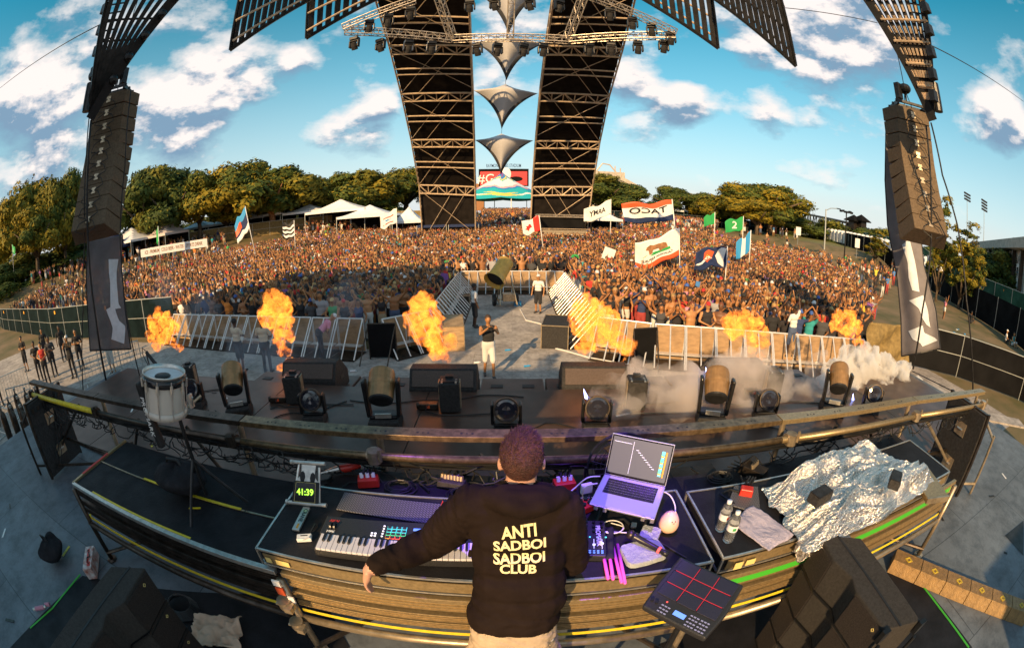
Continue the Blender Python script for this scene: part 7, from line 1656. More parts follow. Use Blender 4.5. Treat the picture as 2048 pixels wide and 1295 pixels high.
# elevated walkway, gatehouse, building with arcades, masts and lamps on the right
def ribbon(pa, pb, ya, yb): a = on_ray(pa, ya); b = on_ray(pb, yb); return a, b
a = atd(1600, 438, 150); b = atd(1705, 465, 110); t = thing('footbridge', 'dark steel footbridge above the trees at the right', 'bridge', a); q = MB(); truss(q, (0, 0, 0), b-a, 4.0, 16, .18, .1, k=4); q.build('truss', 'steel_dark', t); q = MB(); q.beam((0, 0, 2.2), b-a+Vector((0, 0, 2.2)), 4.4, .3); q.beam((0, 0, -2.1), b-a+Vector((0, 0, -2.1)), 4.4, .4); q.build('deck', 'steel_dark', t)
for u in (.05, .5, .95): q = MB(); c = (b-a)*u; q.box(c+Vector((0, 0, -c.z/1-a.z/2)), (1.5, 1.5, a.z)); q.build('pier', 'concrete', t)
for px, w in ((1707, 'left'), (1722, 'right')):
    p = atd(px, 462, 105); h = p.z-2; t = thing('stair_tower', 'slim stair tower with a dark hip roof, the %s one of two' % w, 'tower', (p.x, p.y, 2)); q = MB(); q.box((0, 0, h/2), (2.2, 2.2, h)); q.build('shaft', 'concrete' if w == 'right' else 'steel_dark', t); q = MB(); q.box((0, 0, h+1.2), (2, 2, 2.2)); q.build('lantern', 'steel_dark', t); q = MB(); q.prism([(-1.9, -1.9), (1.9, -1.9), (1.9, 1.9), (-1.9, 1.9)], .2, z0=h+2.2); q.add([(-1.9, -1.9, h+2.4), (1.9, -1.9, h+2.4), (1.9, 1.9, h+2.4), (-1.9, 1.9, h+2.4), (0, 0, h+3.8)], [(0, 1, 4), (1, 2, 4), (2, 3, 4), (3, 0, 4)]); q.build('roof', 'wall_black', t)
A = atd(1950, 520, 120); B = atd(2062, 575, 66); A.z = B.z = 2.0; t = thing('arcade_building', 'long pale building with tall arcade bays and a thick overhanging roof at the right edge', 'building', A); D = B-A; Ln = D.length; M = frame((0, 0, 0), D, (0, 0, 1)); hB = 7.0
q = MB(); q.prism([(0, 0), (Ln, 0), (Ln, hB), (0, hB)], 8, M, z0=-8.3); q.build('wall', 'white', t); q = MB(); q.prism([(-1, hB), (Ln+1, hB), (Ln+1, hB+1.4), (-1, hB+1.4)], 11, M, z0=-9); q.build('roof', 'concrete', t)
for k in range(10):
    x = Ln*(k+.5)/10; q = MB(); q.prism([(x-1.3, 3.4), (x+1.3, 3.4), (x+1.3, 5.4), (x+.8, 6.2), (x-.8, 6.2), (x-1.3, 5.4)], .25, M, z0=-.28); wv = q.build('window', 'screen_off', t); q = MB(); q.prism([(x-1.3, 4.6), (x+1.3, 4.6), (x+1.3, 5.1), (x-1.3, 5.1)], .35, M, z0=-.25); q.prism([(x-.1, 3.4), (x+.1, 3.4), (x+.1, 6.1), (x-.1, 6.1)], .35, M, z0=-.25); q.build('mullion', 'white', wv)
    q = MB(); xp = Ln*k/10; q.prism([(xp-.35, 0), (xp+.35, 0), (xp+.35, hB), (xp-.35, hB)], .8, M, z0=0); q.build('pillar', 'steel_dark', t)
def mast(px, py0, d, zb, heads, label, arm=0):
    p = atd(px, py0, d); t = thing('light_mast', label, 'lamp post', (p.x, p.y, zb)); h = p.z-zb; q = MB(); q.tube((0, 0, 0), (0, 0, h), .16, 8, r2=.1); q.build('pole', 'galv', t)
    if arm: q = MB(); q.path([(0, 0, h-.2), (1.2, 0, h+.3), (3.0, 0, h+.5)], .07, 6); q.build('arm', 'galv', t); q = MB(); q.box((3.2, 0, h+.48), (.9, .35, .15)); q.build('lamp', 'black_metal', t)
    for k in range(heads):
        q = MB()
        for j in range(5): q.box(((j-2)*1.1, -.2, h-.9*k), (.7, .5, .5))
        q.tube((-2.6, 0, h-.9*k), (2.6, 0, h-.9*k), .08, 5); q.build('lamp_bank', 'steel_dark', t)
mast(1652, 418, 72, 1, 0, 'grey street lamp with a curved arm above the green fence', 1); mast(1934, 388, 150, 2, 3, 'stadium light mast with three lamp rows, the left one'); mast(1968, 402, 150, 2, 4, 'stadium light mast with four lamp rows, the right one'); mast(1540, 425, 90, 1, 0, 'thin street lamp pole left of the footbridge')
p = atd(1693, 424, 58); t = thing('street_lamp', 'dark twin head street lamp beside the footbridge', 'lamp post', (p.x, p.y, .5)); h = p.z-.5; q = MB(); q.tube((0, 0, 0), (0, 0, h), .09, 8); q.build('pole', 'black_metal', t)
for s in (-1, 0, 1): q = MB(); q.box((s*.8, -.1*s, h+.05*abs(s)), (.6, .45, .25), Matrix.Rotation(.2*s, 3, 'Y')); q.tube((0, 0, h-.1), (s*.8, 0, h), .04, 5); q.build('lamp', 'black_metal', t)
for i, (px, py, d) in enumerate(((1597, 462, 66), (1715, 486, 60), (1858, 522, 52))):
    p = atd(px, py, d); t = thing('notice_sign', 'small white notice sign on the green fence, %s' % ('the left one', 'the middle one', 'beside the right line array')[i], 'sign', p); q = MB(); q.box((0, 0, 0), (1.0, .06, 1.2)); q.build('board', 'white', t); q = MB(); q.tube((0, .05, -2), (0, .05, .5), .04, 6); q.build('post', 'galv', t)
# parked cars beyond the fence
mat('car_white', (.7, .7, .72), .25, .1); mat('car_dark', (.08, .09, .11), .25, .3); mat('glass', (.03, .04, .05), .08)
def car(px, py, rz, m, label):
    p = at(px, py, .6); d = Vector((p.x, p.y, 0)); s = 62/d.length if d.length > 1e-3 else 1; t = thing('parked_car', label, 'car', (p.x*s, p.y*s, .7), R(rz), 'parked cars beyond the fence')
    prof = [(-2.2, .25), (-2.25, .75), (-1.9, .95), (-1.2, 1.0), (-.6, 1.42), (.7, 1.45), (1.4, 1.0), (2.1, .85), (2.2, .5), (2.15, .25)]
    q = MB(); q.prism(prof, 1.75, Matrix(((1, 0, 0, 0), (0, 0, -1, .87), (0, 1, 0, 0), (0, 0, 0, 1)))); q.build('body', m, t, bevel=.06)
    q = MB(); q.prism([(-1.05, 1.02), (-.55, 1.36), (.65, 1.38), (1.2, 1.02)], 1.78, Matrix(((1, 0, 0, 0), (0, 0, -1, .89), (0, 1, 0, 0), (0, 0, 0, 1)))); q.build('window', 'glass', t)
    for x in (-1.35, 1.35):
        for y in (-.85, .85): q = MB(); q.tube((x, y-.1, .32), (x, y+.1, .32), .32, 16); w_ = q.build('wheel', 'black', t); q = MB(); q.tube((x, y-.11, .32), (x, y+.11, .32), .18, 10); q.build('rim', 'alu', w_)
    for y in (-.6, .6): q = MB(); q.box((2.15, y, .65), (.1, .3, .14)); q.build('headlight', 'white', t)
car(1868, 545, 70, 'car_white', 'white parked car just right of the right line array'); car(1912, 556, 75, 'car_dark', 'dark parked car under the sparse tree at the right')
# ================================================================ TREES
mat('leafA', (.13, .125, .018), .7, spec=.2); mat('leafB', (.065, .09, .017), .7, spec=.2); mat('leafSun', (.22, .165, .014), .7, spec=.2); mat('leafD', (.04, .062, .016), .7, spec=.2)  # third leaf tone has the golden sunlight mixed into its colour
def crown_mesh(seed, W, Hh, n, lsz, lobes=9, mats=('leafB', 'leafA', 'leafSun'), sparse=0, wt=(3, 4, 2)):
    r = random.Random(seed); cs = []
    for i in range(lobes):
        a = r.uniform(0, 2*math.pi); rr = r.uniform(.15, .66); cs.append((Vector((W/2*rr*math.cos(a), W/2*rr*math.sin(a), Hh*(r.uniform(.16, .84) if rr < .45 else r.uniform(.14, .55)))), r.uniform(.24, .42)*(W/2), r.choices(range(len(mats)), wt[:len(mats)])[0]))
    cs.append((Vector((0, 0, Hh*.6)), W*.28, 0)); q = MB()
    for i in range(n):
        c, R_, mi = r.choice(cs); th = r.uniform(0, 2*math.pi); z = r.uniform(-.75, 1); s = math.sqrt(max(0, 1-z*z)); d = Vector((s*math.cos(th), s*math.sin(th), z))
        nz = mnoise.noise(d*2.3+c*.7+Vector((seed, 0, 0))); R2 = R_*(.78+.38*nz+.2*mnoise.noise(d*6+c))*(r.uniform(.45, 1.02) if r.random() < .3 else r.uniform(.86, 1.05))
        if sparse and mnoise.noise((c+d*R_)*.9) < sparse-.3: continue
        p = c+Vector((d.x*R2, d.y*R2, d.z*R2*.8)); u = Vector((r.gauss(0, 1), r.gauss(0, 1), r.gauss(0, 1))).normalized(); v = u.cross(d).normalized() if abs(u.dot(d)) < .99 else Vector((1, 0, 0)); L = lsz*r.uniform(.6, 1.4)
        u = (u*.6+d.cross(v)*.6).normalized(); q.add([p-u*L, p+v*L*.55-u*L*.1, p+u*L, p-v*L*.5+u*L*.15], [(0, 1, 2, 3)], mi if r.random() < .7 else r.randrange(len(mats)))
    me = bpy.data.meshes.new('crown'); me.from_pydata([tuple(v) for v in q.v], [], q.f); me.polygons.foreach_set('material_index', q.m); [me.materials.append(MATS[m_]) for m_ in mats]; me.update(); return me
CR = [crown_mesh(s, 10, 6.4, 21000, .2, 20) for s in (1, 2, 3)]+[crown_mesh(5, 10, 7, 21000, .19, 20, ('leafD', 'leafB', 'leafA'), wt=(3, 4, 2))]
CRY = crown_mesh(8, 10, 7.5, 22000, .19, 20, ('leafSun', 'leafA', 'leafB'), wt=(5, 3, 1))
CSP = crown_mesh(9, 5, 9, 12000, .13, 30, ('leafSun', 'leafB', 'leafA'), sparse=.33); CPALM = None
def tree(px, ytop, y, w, label, k=0, trunk=2.2, bk='bark', zb=None, name='oak_tree', hb=None):
    p = on_ray(px, y); zt = aty(px, ytop, y).z; H_ = zt-p.z; t = thing(name, label, 'tree', p, random.uniform(0, 6.28)); cb = hb or min(trunk, H_*.36)
    me = (CR+[CRY, CSP])[k]; hh = {5: 9}.get(k, 7.0 if k >= 3 else 6.4); o = bpy.data.objects.new('crown', me); C.objects.link(o); o.parent = t; o.location = (0, 0, cb*.8); w *= 1 if k == 5 else 1.32; sw = w/(5 if k == 5 else 10); o.scale = (sw, sw, (H_-cb*.8)/(hh*.98))
    q = MB(); top = H_*.7; q.path([(0, 0, -.3), (.1, 0, cb*.5), (0, .1, cb), (.2, 0, top)], [w*.035, w*.028, w*.024, w*.008], 8)
    for i in range(6): a = i*1.05+.4; q.path([(0, 0, cb*.8), (w*.14*math.cos(a), w*.14*math.sin(a), cb+H_*.14), (w*.33*math.cos(a), w*.33*math.sin(a), cb+H_*.3)], [w*.018, w*.013, w*.004], 6)
    q.build('trunk', bk, t, smooth=True); return t
TREES = [(45, 352, 33, 17, 'golden oak at the far left edge of the field', 4), (128, 346, 37, 10, 'tall darker oak left of the left line array', 0), (72, 400, 30, 11, 'lower golden oak leaning over the far left crowd', 4), (2, 392, 36, 14, 'oak cut by the left picture edge', 4), (288, 330, 50, 13, 'dark oak right of the left line array', 3), (345, 327, 54, 15, 'broad dark oak above the drinks sign', 3), (398, 345, 56, 11, 'oak at the right end of the dark oaks', 0), (480, 316, 60, 17, 'tallest golden oak above the tall blue flag', 1), (545, 328, 64, 16, 'golden oak behind the striped flag', 2), (452, 380, 60, 10, 'low golden oak left of the blue flag', 4), (600, 345, 72, 13, 'golden oak above the wide white tents', 1), (650, 352, 76, 12, 'dark oak between the golden ones', 3), (712, 338, 74, 15, 'rounded oak left of the arch', 2), (762, 345, 82, 13, 'oak beside the left arch leg', 0), (812, 330, 84, 15, 'tall oak half hidden by the left arch leg', 1), (318, 395, 52, 9, 'yellow lit low oak behind the white tent', 2),
         (1205, 348, 84, 14, 'oak just right of the right arch leg', 3), (1250, 362, 86, 11, 'smaller round oak right of the arch', 3), (1345, 370, 92, 11, 'dark oak behind the mirrored lettering flag', 3), (1395, 385, 92, 10, 'oak between two dark oaks', 0), (1425, 392, 80, 10, 'low golden oak above the green flags', 2), (1480, 362, 76, 15, 'big golden oak on the right, left half', 1), (1540, 362, 74, 17, 'big golden oak on the right, right half', 2), (1515, 400, 66, 11, 'low golden oak in front of the big right oak', 4), (1590, 425, 80, 10, 'bushy tree below the footbridge', 3), (1655, 455, 80, 12, 'low bushy tree under the footbridge', 3), (1800, 478, 62, 9, 'thicket behind the right line array', 3), (1600, 455, 90, 10, 'thicket at the foot of the big right oak', 0), (2034, 478, 44, 9, 'dark tree at the right picture edge', 3), (1985, 545, 38, 7, 'bush below the arcade building', 3)]
for a in TREES: tree(*a, bk='bark_red' if a[0] in (480, 545, 45) else 'bark', trunk=4.4)
for px, yt, y, w, l in ((1885, 372, 24, 5.6, 'tall sparse young tree right of the right line array'), (1932, 425, 21, 6.2, 'sparse golden young tree at the right'), (1755, 455, 44, 5.5, 'small golden shrub tree left of the right banner'), (1962, 470, 19, 3.6, 'low drooping young tree near the right cable')): tree(px, yt, y, w, l, 5, name='young_tree', hb=1.0)
for i, (az, d_, h, w) in enumerate([(-74, 80, 6, 22), (-69, 84, 6.5, 22), (-64, 86, 6, 22), (-59, 90, 6.5, 22), (-54, 92, 6, 22), (-48, 96, 6, 24), (-42, 100, 6, 24), (-36, 104, 6.5, 24), (-30, 108, 6, 24), (-24, 110, 6, 24), (-17, 112, 6, 24), (20, 112, 5, 22), (28, 112, 5, 22), (36, 108, 5, 22), (44, 104, 6, 22), (50, 98, 6, 20), (60, 90, 6, 18), (66, 84, 6.5, 18), (71, 80, 7, 18)]):
    x, y = d_*math.sin(R(az)), d_*math.cos(R(az)); t = thing('thicket', 'dark low thicket closing the view under the trees, %s from the %s' % (ORD[i if i < 11 else i-11], 'far left' if i < 11 else 'arch to the right'), 'bush', (x, y, gh(x, y)-.6), i*1.3)
    o = bpy.data.objects.new('crown', CR[3]); C.objects.link(o); o.parent = t; o.scale = (w/10, w/10, h/6.4); o.location = (0, 0, -h*.15); q = MB()
    for k in range(5): q.path([(k-2, 0, 0), ((k-2)*1.6, .5*k, h*.6)], [.2, .06], 5)
    q.build0('stem', 'bark', t)
# ================================================================ FLAGS
def flag(px, py0, py1, y, w, h, side, cols, label, marks=(), lean=(0, 0), zb=None, droop=.25, txt=None, ph=None):
    w *= .88; h *= .86; droop += .06
    """pole foot under the crowd at (px,..); py0 top of the pole, flag hangs from the top; side -1 flies to the left"""
    top = aty(px+lean[0], py0, y); foot = on_ray(px, y); foot.x = top.x-lean[1]; foot.z = gh(foot.x, y)+1.2; t = thing('flag', label, 'flag', foot); P = top-foot; q = MB(); q.tube((0, 0, 0), P, .022+.0004*y, 6); q.build('pole', 'white', t, smooth=True)
    ax = P.normalized(); sd = random.random()*6
    def f(u, v, off=0):  # u along fly, v down
        return P-ax*(.06+v*h)+Vector((side*u*w*(1-.1*droop), 0, -u*w*droop+.13*h*math.sin(u*5.5+sd)*u+.05*h*math.sin(u*11+v*3)))+Vector((0, -.16*math.sin(u*8+v*2.5+sd)*w*.3*(u+.15)-off, 0))
    def mf(u, v): return cols[1][0] if False else (0 if len(cols) == 1 else ph(u, v) if ph else min(len(cols)-1, int(v*len(cols))))
    q = MB(); q.grid(lambda u, v: f(u, v), 22, 16, mf=mf); cl = q.build('cloth', list(cols), t, smooth=True, solid=.008)
    for m_, poly in marks:
        bmx = bmesh.new(); vs = [bmx.verts.new((a, b, 0)) for a, b in poly]; bmx.faces.new(vs); bmesh.ops.triangulate(bmx, faces=bmx.faces); bmesh.ops.subdivide_edges(bmx, edges=bmx.edges, cuts=2, use_grid_fill=True)
        for s_ in (.02, -.02): q = MB(); bmx.verts.ensure_lookup_table(); bmx.verts.index_update(); q.add([f(v.co.x, v.co.y, s_) for v in bmx.verts], [tuple(v.index for v in fc.verts) for fc in bmx.faces]); q.build('mark', m_, cl)
        bmx.free()
    if txt:
        for body, cu, cv, sz, m_, mir, hw in txt:
            tm = text_mesh(body, 1.0, 0, 'CENTER', .02); xs = [v.co.x for v in tm.vertices]; k = hw/(max(xs)-min(xs))
            q = MB(); q.add([f(cu+(-1 if (mir != (side < 0)) else 1)*v.co.x*k*(1), cv-v.co.y*sz, .03) for v in tm.vertices], [tuple(p.vertices) for p in tm.polygons]); q.build('lettering', m_, cl)
    return t
flag(1348, 398, 0, 24, 3.6, 1.35, -1, ['orange_red', 'white', 'white', 'navy'], 'red, white and navy flag with mirrored TACO lettering', lean=(-4, -.6), droop=.10, txt=[('TACO', .5, .42, .38, 'black', True, .75)])
bear = [(.30, .30), (.36, .24), (.48, .22), (.60, .25), (.68, .2), (.76, .24), (.78, .32), (.72, .36), (.70, .52), (.64, .52), (.62, .42), (.48, .42), (.46, .54), (.38, .54), (.37, .42), (.31, .5), (.26, .5), (.28, .38)]
flag(1362, 455, 0, 22, 3.0, 1.7, -1, ['white', 'orange_red'], 'white state flag with a brown bear, mirrored lettering and a red stripe', lean=(-4, -.2), droop=.3, marks=[('green', [(.22, .5), (.78, .5), (.86, .58), (.2, .6)]), ('bark_red', bear)], txt=[('CALIFORNIA REPUBLIC', .52, .70, .11, 'black', True, .72)], ph=lambda u, v: 1 if v > .82 else 0)
flag(1455, 492, 0, 19, 2.1, 1.15, -1, ['navy'], 'navy flag with a pale eagle and an orange sun', droop=.03, marks=[('orange_red', [(.42, .2), (.58, .15), (.72, .25), (.75, .5), (.62, .75), (.48, .62)]), ('white', [(.02, .08), (.2, .05), (.22, .5), (.3, .1), (.38, .4), (.28, .75), (.1, .95), (.12, .6)]), ('white', [(.45, .6), (.6, .45), (.95, .62), (.98, .72), (.7, .62)]), ('yellow', [(.5, .5), (.62, .38), (.7, .5), (.6, .62)])])
flag(1502, 460, 0, 27, 1.5, 1.6, -1, ['blue', 'white', 'blue'], 'light blue and white flag drooping on its pole', droop=.7, ph=lambda u, v: 0 if u < .36 else 1 if u < .64 else 2)
flag(1487, 432, 0, 36, 2.4, 1.4, -1, ['green'], 'green flag with a white 2', droop=.25, txt=[('2', .5, .5, .8, 'white', False, .25)]); flag(1430, 424, 0, 42, 1.6, 1.3, -1, ['green'], 'small plain green flag left of the numbered one', droop=.4)
flag(1078, 430, 0, 33, 1.6, 1.3, -1, ['red', 'white', 'red'], 'red and white flag with a leaf beside the mix booth', lean=(0, -.4), droop=.25, ph=lambda u, v: 0 if u < .35 else 1, marks=[('red', [(.6, .3), (.66, .42), (.78, .35), (.74, .5), (.86, .55), (.72, .62), (.66, .75), (.6, .62), (.46, .58), (.58, .5), (.52, .36), (.62, .42)])])
flag(1222, 398, 0, 44, 3.4, 1.7, -1, ['white'], 'white flag with dark lettering right of the arch', droop=.35, txt=[('ARMY', .5, .5, .5, 'black', True, .6)])
flag(793, 416, 0, 44, 2.2, 1.7, -1, ['white'], 'white flag with red and blue scribbles left of the arch', droop=.3, marks=[('red', [(.2, .3), (.8, .25), (.8, .32), (.2, .38)]), ('blue', [(.3, .5), (.7, .45), (.6, .6)]), ('red', [(.2, .75), (.8, .68), (.82, .75), (.2, .82)])])
flag(588, 440, 0, 38, 1.7, 1.9, -1, ['black', 'black', 'white', 'black', 'white', 'black', 'white', 'black'], 'black and white striped flag under the oaks', droop=.1)
flag(490, 412, 0, 34, 1.9, 2.4, -1, ['blue', 'orange_red', 'navy', 'white'], 'tall blue, red and white flag swinging on a long pole', lean=(0, -1.2), droop=.9, ph=lambda u, v: 0 if v < .3 else 1 if u > .5 and v < .6 else 2 if v < .75 else 3)
flag(316, 452, 0, 36, .6, 1.9, -1, ['green'], 'narrow green flag above the drinks sign', droop=.8); flag(24, 488, 0, 25, 1.9, 1.3, 1, ['green'], 'green flag with a white letter A at the far left', droop=.3, txt=[('A', .5, .5, .8, 'white', False, .25)])
q = MB(); p = aty(1215, 515, 26); q.box(p, (.75, .03, 1.25), Matrix.Rotation(R(18), 3, 'Y')); tag(q.build('hand_sign', 'white'), 'white placard held up in the crowd right of the aisle', 'sign'); q = MB()
for k in range(5): q.ball(aty(1150, 515, 25)+Vector((.16*math.cos(k*.7), 0, .16*math.sin(k*.7))), (.12, .03, .05), 8, 5)
tag(q.build('foam_hand', 'green'), 'bright green foam hand raised in the crowd right of the aisle', 'foam hand')
# litter on the dirt at the right
q = None
for i in range(12):
    p = at(random.uniform(1890, 1995), random.uniform(620, 680), .05); q = MB(); q.box(p, (.2, .14, .06), Matrix.Rotation(random.random()*3, 3, 'Z')); tag(q.build('litter', random.choice(['white', 'water_label', 'blue'])), 'scrap of litter on the dirt by the sitting group', 'litter', 'litter scraps on the dirt')
# ================================================================ FLAMES, SMOKE
def fire_mat():
    m = bpy.data.materials.new('fire'); MATS['fire'] = m; m.use_nodes = True; nt = m.node_tree; N = nt.nodes; L = nt.links; N.clear()
    out = N.new('ShaderNodeOutputMaterial'); pv = N.new('ShaderNodeVolumePrincipled'); tc = N.new('ShaderNodeTexCoord'); pv.inputs['Color'].default_value = (.5, .25, .1, 1)
    n0 = N.new('ShaderNodeTexNoise'); n0.inputs['Scale'].default_value = 5.5; n0.inputs['Detail'].default_value = 9; n0.inputs['Roughness'].default_value = .66; n0.inputs['Distortion'].default_value = 1.4; L.new(tc.outputs['Object'], n0.inputs['Vector'])
    mr = N.new('ShaderNodeMapRange'); mr.inputs['From Min'].default_value = .43; mr.inputs['From Max'].default_value = .67; mr.inputs['To Min'].default_value = 0; mr.inputs['To Max'].default_value = 1; L.new(n0.outputs['Fac'], mr.inputs['Value'])
    p2 = N.new('ShaderNodeMath'); p2.operation = 'POWER'; L.new(mr.outputs[0], p2.inputs[0]); p2.inputs[1].default_value = 1.4
    es = N.new('ShaderNodeMath'); es.operation = 'MULTIPLY'; L.new(p2.outputs[0], es.inputs[0]); es.inputs[1].default_value = 27.0
    ds = N.new('ShaderNodeMath'); ds.operation = 'MULTIPLY'; L.new(mr.outputs[0], ds.inputs[0]); ds.inputs[1].default_value = 14.0
    cr = N.new('ShaderNodeValToRGB'); e = cr.color_ramp.elements; e[0].position = 0; e[0].color = (1, .12, .005, 1); e[1].position = .8; e[1].color = (1, .40, .045, 1); L.new(mr.outputs[0], cr.inputs[0])
    L.new(es.outputs[0], pv.inputs['Emission Strength']); L.new(ds.outputs[0], pv.inputs['Density']); L.new(cr.outputs[0], pv.inputs['Emission Color']); L.new(pv.outputs[0], out.inputs['Volume']); return m
fire_mat()
def blob_mesh(name, balls, voxel, amp, sc, seed, detail=4):
    q = MB(); [q.ball(c, r, 14, 10) for c, r in balls]; me = bpy.data.meshes.new(name); me.from_pydata(q.v, [], q.f); o = bpy.data.objects.new(name, me); C.objects.link(o); m = o.modifiers.new('r', 'REMESH'); m.mode = 'VOXEL'; m.voxel_size = voxel
    s = o.modifiers.new('s', 'SMOOTH'); s.iterations = 4
    me2 = bpy.data.meshes.new_from_object(o.evaluated_get(bpy.context.evaluated_depsgraph_get())); bpy.data.objects.remove(o); sv = Vector((seed, seed*2, 0))
    ns = [v.normal.copy() for v in me2.vertices]
    for v, n_ in zip(me2.vertices, ns):
        p = v.co*sc+sv; d = 0; a = 1; 
        for k in range(detail): d += a*(1-2*abs(mnoise.noise(p))-.4); p = p*2.1; a *= .55
        v.co += n_*(d*amp)
    me2.polygons.foreach_set('use_smooth', [True]*len(me2.polygons)); me2.name = name; return me2
def flame(pts, y, label, seed):
    """pts: (px, py, radius px); the ball of fire and its thin root hang at one depth"""
    P = [(aty(px, py, y+(i % 3-1)*.06*r/20), r*.00117*y*1.03) for i, (px, py, r) in enumerate(pts)]; c0 = P[-1][0].copy(); me = blob_mesh('flame', [(p-c0, r) for p, r in P], .035*y/6.5, .105*y/6.5, 3.6, seed); me.materials.append(MATS['fire']); o = bpy.data.objects.new('flame', me); C.objects.link(o); o.location = c0; o['group'] = 'bursts of flame over the pit'; return tag(o, label, 'flame')
flame([(318, 628, 16), (330, 640, 20), (308, 650, 18), (345, 655, 18), (300, 670, 14), (325, 672, 22), (350, 680, 12), (310, 690, 12), (358, 692, 9), (300, 640, 10)], 7.0, 'ball of orange flame at the far left in front of the screened fence', 1)
flame([(545, 600, 18), (560, 612, 24), (540, 625, 22), (572, 635, 18), (530, 640, 14), (558, 655, 20), (572, 668, 15), (556, 685, 13), (568, 705, 11), (575, 722, 9), (562, 735, 6)], 6.8, 'tall orange flame with a yellow crown before the left barrier', 2)
flame([(845, 612, 24), (830, 635, 22), (858, 632, 24), (838, 650, 22), (868, 655, 16), (850, 675, 18), (872, 682, 20), (895, 682, 13), (878, 703, 13), (888, 718, 8), (900, 733, 4), (903, 742, 3)], 6.4, 'big yellow flame left of the photographer', 3)
flame([(1170, 612, 22), (1165, 640, 24), (1195, 630, 25), (1222, 645, 22), (1170, 668, 18), (1205, 668, 20), (1165, 690, 13), (1185, 692, 12), (1235, 660, 12)], 6.6, 'widest orange flame right of the aisle, upper part', 4)
flame([(1245, 688, 20), (1262, 690, 14), (1232, 680, 14), (1250, 704, 12), (1248, 716, 6), (1244, 728, 4)], 6.3, 'small round flame below the widest one', 5)
flame([(1458, 640, 18), (1485, 645, 22), (1510, 645, 18), (1470, 660, 18), (1500, 668, 18), (1525, 660, 12), (1510, 690, 14), (1528, 685, 10), (1520, 710, 10), (1518, 725, 6)], 6.8, 'orange flame in front of the person on the right barrier', 6)
flame([(1680, 632, 16), (1700, 638, 20), (1672, 650, 14), (1695, 662, 18), (1718, 655, 14), (1712, 678, 13), (1725, 690, 9), (1732, 700, 6)], 7.2, 'orange flame at the right end of the right barrier', 7)
# ---- smoke
def smoke_mat(name, dens, col, sc, lo, hi, an=0.0):
    m = bpy.data.materials.new(name); MATS[name] = m; m.use_nodes = True; nt = m.node_tree; N = nt.nodes; L = nt.links; N.clear(); out = N.new('ShaderNodeOutputMaterial'); pv = N.new('ShaderNodeVolumePrincipled'); pv.inputs['Color'].default_value = (*col, 1); pv.inputs['Anisotropy'].default_value = an
    tc = N.new('ShaderNodeTexCoord'); n0 = N.new('ShaderNodeTexNoise'); n0.inputs['Scale'].default_value = sc; n0.inputs['Detail'].default_value = 5; n0.inputs['Roughness'].default_value = .6; L.new(tc.outputs['Object'], n0.inputs['Vector']); mr = N.new('ShaderNodeMapRange'); mr.inputs['From Min'].default_value = lo; mr.inputs['From Max'].default_value = hi; mr.inputs['To Max'].default_value = dens; L.new(n0.outputs['Fac'], mr.inputs['Value']); L.new(mr.outputs[0], pv.inputs['Density']); L.new(pv.outputs[0], out.inputs['Volume']); return m
smoke_mat('smoke_thick', 38.0, (.99, .98, .97), 3.4, .40, .72); smoke_mat('smoke_thin', 5.5, (.97, .90, .86), 1.5, .42, .78)
def smoke(pts, y, m, label, seed, voxel=.07, amp=.16):
    P = [(aty(px, py, y+dy), r*.00117*y) for px, py, r, dy in pts]; c0 = P[0][0].copy(); me = blob_mesh('smoke_cloud', [(p-c0, r) for p, r in P], voxel, amp, 1.9, seed); me.materials.append(MATS[m]); o = bpy.data.objects.new('smoke_cloud', me); C.objects.link(o); o.location = c0; return tag(o, label, 'smoke')
smoke([(1722, 735, 44, 0), (1765, 740, 48, .1), (1795, 765, 44, 0), (1825, 785, 38, -.1), (1848, 795, 24, -.2), (1735, 708, 26, .1), (1700, 765, 36, 0), (1805, 738, 26, .1), (1760, 780, 36, -.1), (1835, 762, 18, 0), (1670, 745, 34, .2), (1650, 775, 30, 0), (1690, 712, 26, .2), (1750, 712, 26, .1), (1780, 725, 26, .1)], 5.2, 'smoke_thick', 'dense white smoke rolling over the right end of the apron', 3)
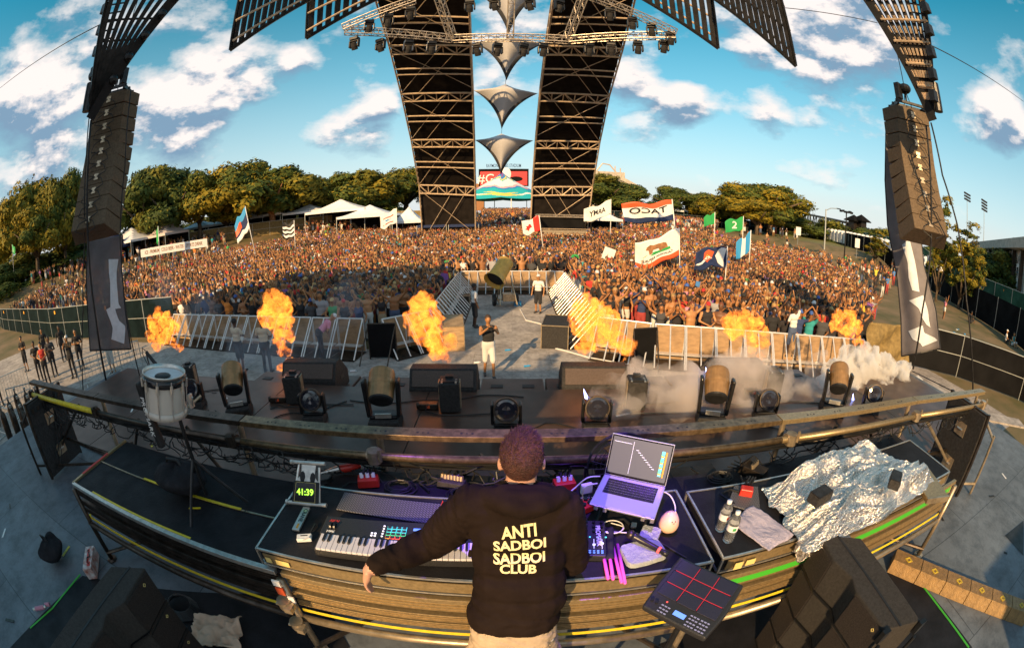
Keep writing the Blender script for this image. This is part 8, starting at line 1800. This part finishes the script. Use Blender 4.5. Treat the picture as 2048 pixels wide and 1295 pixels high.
smoke([(1240, 800, 50, 0), (1300, 770, 60, .3), (1380, 770, 60, .2), (1460, 760, 60, .3), (1540, 770, 60, .1), (1620, 790, 55, 0), (1690, 770, 50, .2), (1360, 810, 45, -.2), (1480, 820, 45, -.2), (1600, 820, 35, -.2), (1500, 720, 40, .5), (1640, 735, 35, .4)], 5.0, 'smoke_thin', 'thin pinkish smoke drifting low over the right half of the apron', 8, voxel=.11, amp=.2)
smoke([(560, 700, 70, 0), (640, 690, 60, .5), (480, 690, 60, .5), (700, 600, 60, 1.5), (400, 620, 60, 1.5), (330, 580, 60, 2)], 9.5, 'smoke_thin2', 'faint smoke hanging in front of the left barrier', 12, voxel=.22, amp=.35) if smoke_mat('smoke_thin2', .22, (.8, .85, 1.0), .7, .3, .7) else None
# ---- blue flash cores on two fixtures, the purple stage lamp on the table
mat('flash', (.5, .5, 1), .5, emit=(.35, .4, 1.0), es=6)
for px, py, y, l in ((1414, 748, 5.1, 'small blue pilot flame at the top of a flame projector in the smoke'), (1706, 798, 4.6, 'small violet pilot flame in the white smoke'), (1172, 792, 5.0, 'faint violet pilot glow left of the smoke')):
    p = aty(px, py, y); q = MB(); q.lathe([(0, -.05), (.022, -.02), (.018, .02), (.004, .1), (0, .12)], 10, Matrix.Rotation(R(-20), 4, 'Y')); o = q.build('pilot_flame', 'flash', smooth=True); o.location = p; tag(o, l, 'flame')
# the violet wash that falls on the keyboard, laptop and bottles: a stage spot hung above the camera's right shoulder
spx = thing('wash_spotlight', 'violet stage wash light hung above the tables, out of frame', 'stage light', (.55, 1.45, 7.75)); q = MB(); q.tube((0, 0, .1), (0, .12, -.1), .1, 14); q.build('housing', 'black_metal', spx); q = MB(); q.tube((0, .12, -.1), (0, .125, -.105), .085, 14); q.build('lens', 'lens', spx)
sd_ = bpy.data.lights.new('violet_wash', 'SPOT'); sd_.energy = 1500; sd_.color = (.26, .07, 1.0); sd_.spot_size = R(30); sd_.spot_blend = .8; sd_.shadow_soft_size = .06
so = bpy.data.objects.new('violet_wash', sd_); C.objects.link(so); so.location = (.55, 1.5, 7.6); so.rotation_euler = (Vector((.55, 1.5, 7.6))-Vector((.2, 2.15, 2.95))).to_track_quat('Z', 'Y').to_euler()
